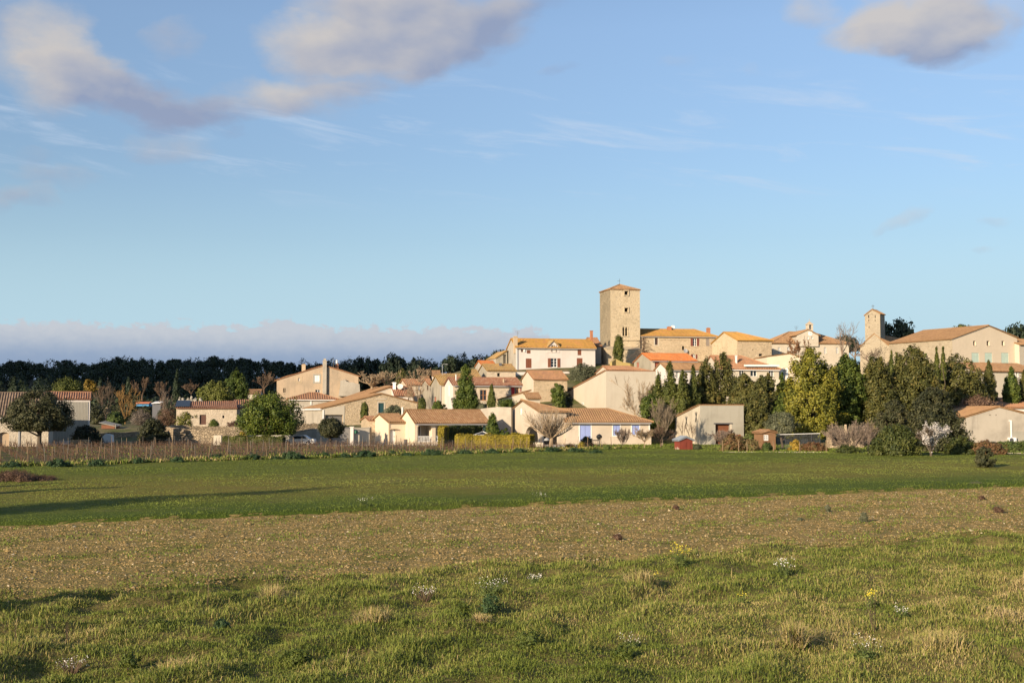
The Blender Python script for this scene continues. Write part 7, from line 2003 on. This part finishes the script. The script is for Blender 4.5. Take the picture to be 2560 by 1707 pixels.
# dim garden things on the left
box_thing('blue_hut', 'little blue walled hut with orange roof far in the dim left gardens', 'hut', 341, 1008, 372, 1015, 250, 2.5, 'blue', False)
mb = MB(); a, b = at(339, 1005, 249.6), at(373, 1008.5, 249.6); mb.prism([Vector((a.x, 249.6, b.z)), Vector((b.x, 249.6, b.z)), Vector((b.x, 251.5, a.z)), Vector((a.x, 251.5, a.z))], (0, 0, .12))
H_ = [o for o in COL.objects if o.name == 'blue_hut'][0]; mb.build('roof', MT['orange'], H_)
mb = MB(); a, b = at(378, 1004, 248), at(401, 1009, 248); mb.prism([Vector((a.x, 248, b.z)), Vector((b.x, 248, b.z + .1)), Vector((b.x, 251, a.z)), Vector((a.x, 251, a.z))], (0, 0, .1))
cn = tag(mb.build('white_roofed_hut', MT['cloth']), 'small dark hut with white roof right of the blue hut', 'hut')
mb = MB(); g = gz(a.x, 249); mb.box(((a.x + b.x) / 2, 249.6, (g + b.z) / 2), b.x - a.x - .2, 2.2, b.z - g - .02); mb.build('wall', MT['metal'], cn)
def tin_shed():
    Y = 182; a, b = at(252, 1057, Y), at(288, 1078, Y); g = gz(a.x, Y)
    root = empty('tin_shed', (a.x, Y, g), 'rusty red lean-to shed with pale sheet roof in the dim left garden', 'shed')
    mb = MB(); mb.box(((a.x + b.x) / 2, Y + 1.2, (g + a.z - .3) / 2), b.x - a.x - .2, 2.4, a.z - .3 - g); mb.build('wall', MT['rust'], root)
    mb = MB(); z0, z1 = a.z, a.z - .9
    mb.prism([Vector((a.x - .2, Y - .3, z0)), Vector((b.x + .2, Y - .3, z1 + .35)), Vector((b.x + .2, Y + 2.6, z1 + .55)), Vector((a.x - .2, Y + 2.6, z0 + .25))], (0, 0, .07)); mb.build('roof', MT['cement'], root)
    mb = MB(); p = at(289, 1061, Y - .2); mb.tube([Vector((p.x, p.y, g)), p], .06, 6); mb.build('post', MT['cement'], root)
tin_shed()
mb = MB(); c = at(267, 1093, 166); g = gz(c.x, c.y)
mb.prism([Vector((c.x - .8, 166, g - .1)), Vector((c.x + .7, 166, g - .1)), Vector((c.x + .6, 166, c.z + .35)), Vector((c.x - .2, 166, c.z + .45)), Vector((c.x - .6, 166, c.z + .1))], (0, 1.0, 0)); tag(mb.build('white_tank', MT['cloth']), 'white water tank before the low wall of the dim left garden', 'tank')
def rubble_heap(u0, u1, v0, v1, Y, lb, seed):
    rng = random.Random(seed); mb = MB(); a, b = at(u0, v1, Y), at(u1, v0, Y); g = gz((a.x + b.x) / 2, Y)
    for i in range(46):
        f = rng.uniform(-1, 1); q = rng.random(); r = rng.uniform(.14, .32)
        c = Vector(((a.x + b.x) / 2 + f * (b.x - a.x) / 2, Y + rng.uniform(-.6, .6), g + (b.z - g) * (1 - abs(f)) * q))
        mb.lathe(c, [(.02, -r * .7), (r * .8, -r * .4), (r, .1 * r), (r * .6, r * .6), (.02, r * .75)], rng.choice((5, 6, 7)), Vector((rng.gauss(0, .3), rng.gauss(0, .3), 1)).normalized())
    tag(mb.build('stone_heap', MT['dry']), lb, 'stone heap', kind=None)
rubble_heap(258, 283, 1013, 1034, 225, 'pinkish heap of rocks in the dim left garden', 3)
rubble_heap(445, 472, 1066, 1076, 159.8, 'loose stones fallen at the left end of the rubble garden wall', 4)
# slatted pool tent roof behind the golden hedge
mb = MB(); Y = 143; a, m_, b = at(1184, 1087.5, Y), at(1207, 1079.5, Y), at(1227, 1087.5, Y)
r0 = Vector((m_.x, Y + 1.2, m_.z))
mb.add([a, b, b + Vector((0, 2.6, 0)), a + Vector((0, 2.6, 0)), r0], [(0, 1, 4), (1, 2, 4), (2, 3, 4), (3, 0, 4), (3, 2, 1, 0)])
root = empty('garden_pavilion', (r0.x, r0.y, gz(r0.x, r0.y)), 'dark pyramid roof of a garden pavilion showing over the golden hedge', 'pavilion')
mb.build('roof', MT['black'], root)
mb = MB()
for p, q in ((a, r0), (b, r0), (a, b)): mb.tube([p + ZV * .03, q + ZV * .03], .04, 6)
mb.build('roof_edge', MT['wood_w'], root)
for p in (a, b, a + Vector((0, 2.6, 0)), b + Vector((0, 2.6, 0))):
    mb = MB(); g = gz(p.x, p.y); mb.box((p.x, p.y, (g + p.z) / 2), .1, .1, p.z - g); mb.build('post', MT['wood_w'], root)
# small white car nose by the shaded wall
def car():
    Y = 152; c = at(745, 1106, Y); g = gz(c.x, Y)
    root = empty('parked_car', (c.x, Y, g), 'low white car half hidden behind the vineyard by the shaded wall', 'car')
    prof = [(-2.0, .35), (-2.02, .62), (-1.75, .78), (-.95, .86), (-.45, 1.28), (.75, 1.32), (1.35, .92), (1.95, .86), (2.02, .55), (1.98, .35)]
    mb = MB(); mb.prism([Vector((c.x + x, Y, g + z)) for x, z in prof], (0, 1.6, 0)); mb.build('body', MT['cloth'], root)
    mb = MB(); gl = [(-.85, .88), (-.42, 1.22), (.70, 1.25), (1.15, .92)]
    mb.prism([Vector((c.x + x, Y - .012, g + z)) for x, z in gl], (0, .012, 0)); mb.build('side_window', MT['glass'], root)
    for x in (-1.25, 1.25):
        mb = MB(); mb.lathe((c.x + x, Y - .04, g + .32), [(.001, 0), (.2, 0), (.32, .02), (.32, .2), (.001, .2)], 16, Vector((0, 1, 0))); wh = mb.build('wheel', MT['black'], root)
        mb = MB(); mb.lathe((c.x + x, Y - .06, g + .32), [(.001, 0), (.17, .005), (.19, .03)], 12, Vector((0, 1, 0))); mb.build('rim', MT['zinc'], wh)
car()
# street lamp among the roofs
mb = MB(); p, q = at(1106, 945, 205), at(1106, 911, 205); mb.tube([p - ZV * 1.5, q], [.06, .04], 6); mb.tube([q, q + Vector((.35, -.1, .1)), q + Vector((.6, -.15, .05))], .03, 5); mb.box(q + Vector((.7, -.15, .02)), .35, .16, .08)
tag(mb.build('street_lamp', MT['zinc']), 'thin street lamp above the orange lane roofs', 'street lamp')
# ------------------------------------------------------------------ single plants in the foreground
M_ye = foliage('yellow flower heads', [(.55, .42, .03), (.66, .54, .05), (.74, .64, .10)], .8, .1)
M_wh = foliage('white flower heads', [(.55, .50, .46), (.68, .64, .60), (.78, .75, .72)], .8, .1)
M_st = foliage('dry stalks', [(.14, .08, .04), (.28, .18, .09), (.38, .27, .15)], .9, .1)
def flowering(name, label, u, v, wpx, hpx, nst, mat, seed, green=True, per=6, fs=.022, cat='plant', group=None):
    rng = np.random.default_rng(seed); p = ghit(u, v); Y = p.y; w_, h = wpx * px(Y), hpx * px(Y); z = float(H(p.x, p.y))
    root = empty(name, (p.x, p.y, z), label, cat, group)
    mb = MB(); tips = []
    for i in range(nst):
        a = rng.uniform(0, 6.28); R = w_ / 2 * math.sqrt(rng.random()); hh = h * rng.uniform(.6, 1.0)
        b = Vector((p.x + .15 * R * math.cos(a), p.y + .15 * R * math.sin(a), z - .03)); t = Vector((p.x + R * math.cos(a), p.y + R * math.sin(a), z + hh))
        mb.tube([b, b.lerp(t, .55) + Vector((0, 0, .05 * h)), t], [.006, .005, .003], 3, cap=False); tips.append(t)
    (mb.build('stems', BK_D if not green else BKG, root))
    if per:
        T = np.array([tuple(t) for t in tips]); P = np.repeat(T, per, 0) + rng.normal(0, .028, (len(T) * per, 3))
        V, Q_ = leaf_quads(P, rng.normal(0, 1, (len(P), 3)) + np.array([-.4, -.8, .6]), fs, rng, .4, .9)
        np_mesh('blossoms', V, Q_, mat, root, tint=np.repeat(rng.random(len(P)), 4))
    if green:
        V, Q_, T = crown((p.x, p.y, z), w_ * .7, h * .45, 'bush', seed, nclump=24, nleaf=26, size=.06, clump=.35, tint0=.5, aspect=.35)
        np_mesh('leaves', V, Q_, F['shrub_g'], root, tint=T)
BKG = plain('green stem', (.08, .11, .03), .8, 0, .2)
flowering('yellow_flower_plant', 'bushy plant with yellow flowers at the upper edge of the rough grass', 1703, 1424, 52, 54, 30, M_ye, 901, per=4, fs=.028)
flowering('yellow_flower_plant', 'tall yellow flowered stalks in the rough grass at the right', 2180, 1520, 38, 44, 9, M_ye, 902, per=6, fs=.03)
flowering('yellow_flower_plant', 'few small yellow blooms left of the tall dry stalks, mid grass', 1852, 1510, 26, 30, 5, M_ye, 903, per=4, fs=.025)
flowering('yellow_flower_plant', 'small yellow blooms just below the bushy yellow plant', 1640, 1438, 22, 18, 6, M_ye, 904, per=4, fs=.025)
flowering('white_flower_plant', 'clump of white seed heads low in the grass near the right corner', 2168, 1660, 90, 60, 20, M_wh, 905, per=3, fs=.017)
flowering('white_flower_plant', 'white flower clump in the grass below the dried round weed', 1958, 1430, 60, 40, 22, M_wh, 906, per=3, fs=.028)
flowering('white_flower_plant', 'small white flowers in the grass right of the dry forked stalks', 2254, 1540, 44, 26, 20, M_wh, 907, per=3, fs=.02)
flowering('white_flower_plant', 'white flower patch near the middle of the rough grass', 1338, 1455, 40, 26, 24, M_wh, 908, per=3, fs=.024)
flowering('white_flower_plant', 'pinkish white seed heads on a dry clump left of the middle', 1062, 1502, 66, 36, 30, M_wh, 909, per=3, fs=.022, green=False)
flowering('white_flower_plant', 'scattered white flowers above the dark leafy tuft in the middle', 1228, 1500, 90, 44, 30, M_wh, 910, per=3, fs=.022)
flowering('white_flower_plant', 'pale seed heads on a grey dry clump at lower left', 180, 1662, 80, 44, 34, M_wh, 911, per=3, fs=.018, green=False)
flowering('white_flower_plant', 'white flowered clump at the lower part of the right of centre grass', 1580, 1612, 62, 30, 16, M_wh, 912, per=3, fs=.02)
flowering('white_flower_plant', 'white tufts on the far side of the tilled strip', 912, 1276, 50, 22, 18, M_wh, 913, per=2, fs=.026)
flowering('white_flower_plant', 'sparse white tufts at the meadow edge in the middle', 1350, 1255, 34, 16, 12, M_wh, 914, per=2, fs=.026)
flowering('dry_stalk', 'tall dry forked stalks standing in the grass at the right', 2188, 1580, 62, 118, 5, M_st, 915, green=False, per=0)
flowering('dry_stalk', 'single tall dry stalk left of the middle of the grass', 518, 1530, 8, 90, 2, M_st, 916, green=False, per=0)
flowering('dry_stalk', 'reddish dry dock stalk at the left of the grass', 38, 1612, 8, 70, 2, M_st, 917, green=False, per=0)
flowering('dry_stalk', 'dark thin stalks at the lower left of the grass', 168, 1610, 14, 60, 4, M_st, 918, green=False, per=0)
flowering('dry_stalk', 'thin pale stalk at the upper edge of the right grass', 2242, 1375, 6, 50, 2, M_st, 919, green=False, per=0)
M_tuft = F['darkgreen']
for i, (u, v, w_, h_, m_, lb) in enumerate(((1228, 1535, 60, 50, 'euph', 'dark leafy tuft in the middle of the rough grass'), (1155, 1560, 44, 60, 'darkgreen', 'thin dark weed left of the dark leafy tuft'), (395, 1578, 70, 34, 'darkgreen', 'dark green low bush in the left part of the grass'), (555, 1570, 36, 24, 'euph', 'blue green rosette right of the low dark bush'), (740, 1660, 70, 40, 'darkgreen', 'dark tuft in shadow at the lower left of the grass'), (1556, 1648, 56, 36, 'darkgreen', 'dark grassy hump at the lower right of centre'), (320, 1668, 44, 40, 'darkgreen', 'dark hump right of the tawny tussock'), (1330, 1620, 90, 44, 'darkgreen', 'broad dark green clump in the lower middle of the grass'))):
    p = ghit(u, v)
    leafy('leafy_tuft', lb, 'plant', (u - w_ / 2, v - h_, u + w_ / 2, v), p.y, 'bush', m_, nclump=46, nleaf=46, size=.055, clump=.34, ragged=.35, seed=930 + i, aspect=.3, trunk=.01, tint0=.5)
def tussock(u, v, wpx, hpx, lb, seed, tint=.85):
    rng_ = np.random.default_rng(seed); p = ghit(u, v); n = 520; R = wpx * px(p.y) / 2
    a = rng_.uniform(0, 6.28, n); q = R * rng_.random(n) ** .75 * 1.1
    X_, Y_ = p.x + np.cos(a) * q, p.y + np.sin(a) * q
    V, Fq, T = blades(X_, Y_, hpx * px(p.y) * rng_.uniform(.5, 1.15, n), np.full(n, .006), np.clip(rng_.normal(tint - .1, .16, n), 0, 1), rng_, 1.0)
    tag(np_mesh('dry_tussock', V, Fq, M_grass, tint=T, origin=(p.x, p.y, p.z)), lb, 'grass tussock')
tussock(440, 1675, 84, 46, 'tawny dry grass tussock at the lower left', 951)
tussock(1600, 1465, 70, 40, 'tall pale dry grass tussock below the bushy yellow plant', 952)
tussock(1985, 1610, 50, 60, 'upright straw coloured tussock in the right half of the grass', 953)
tussock(930, 1570, 90, 40, 'flat straw coloured tussock left of the middle of the grass', 954)
tussock(2350, 1640, 120, 50, 'wide tawny tussock at the lower right', 955)
tussock(1205, 1568, 26, 24, 'small reddish straw tuft right of the thin dark weed', 956, .95)
tussock(680, 1495, 40, 44, 'dry brown tuft in the left middle of the grass', 957, .9)
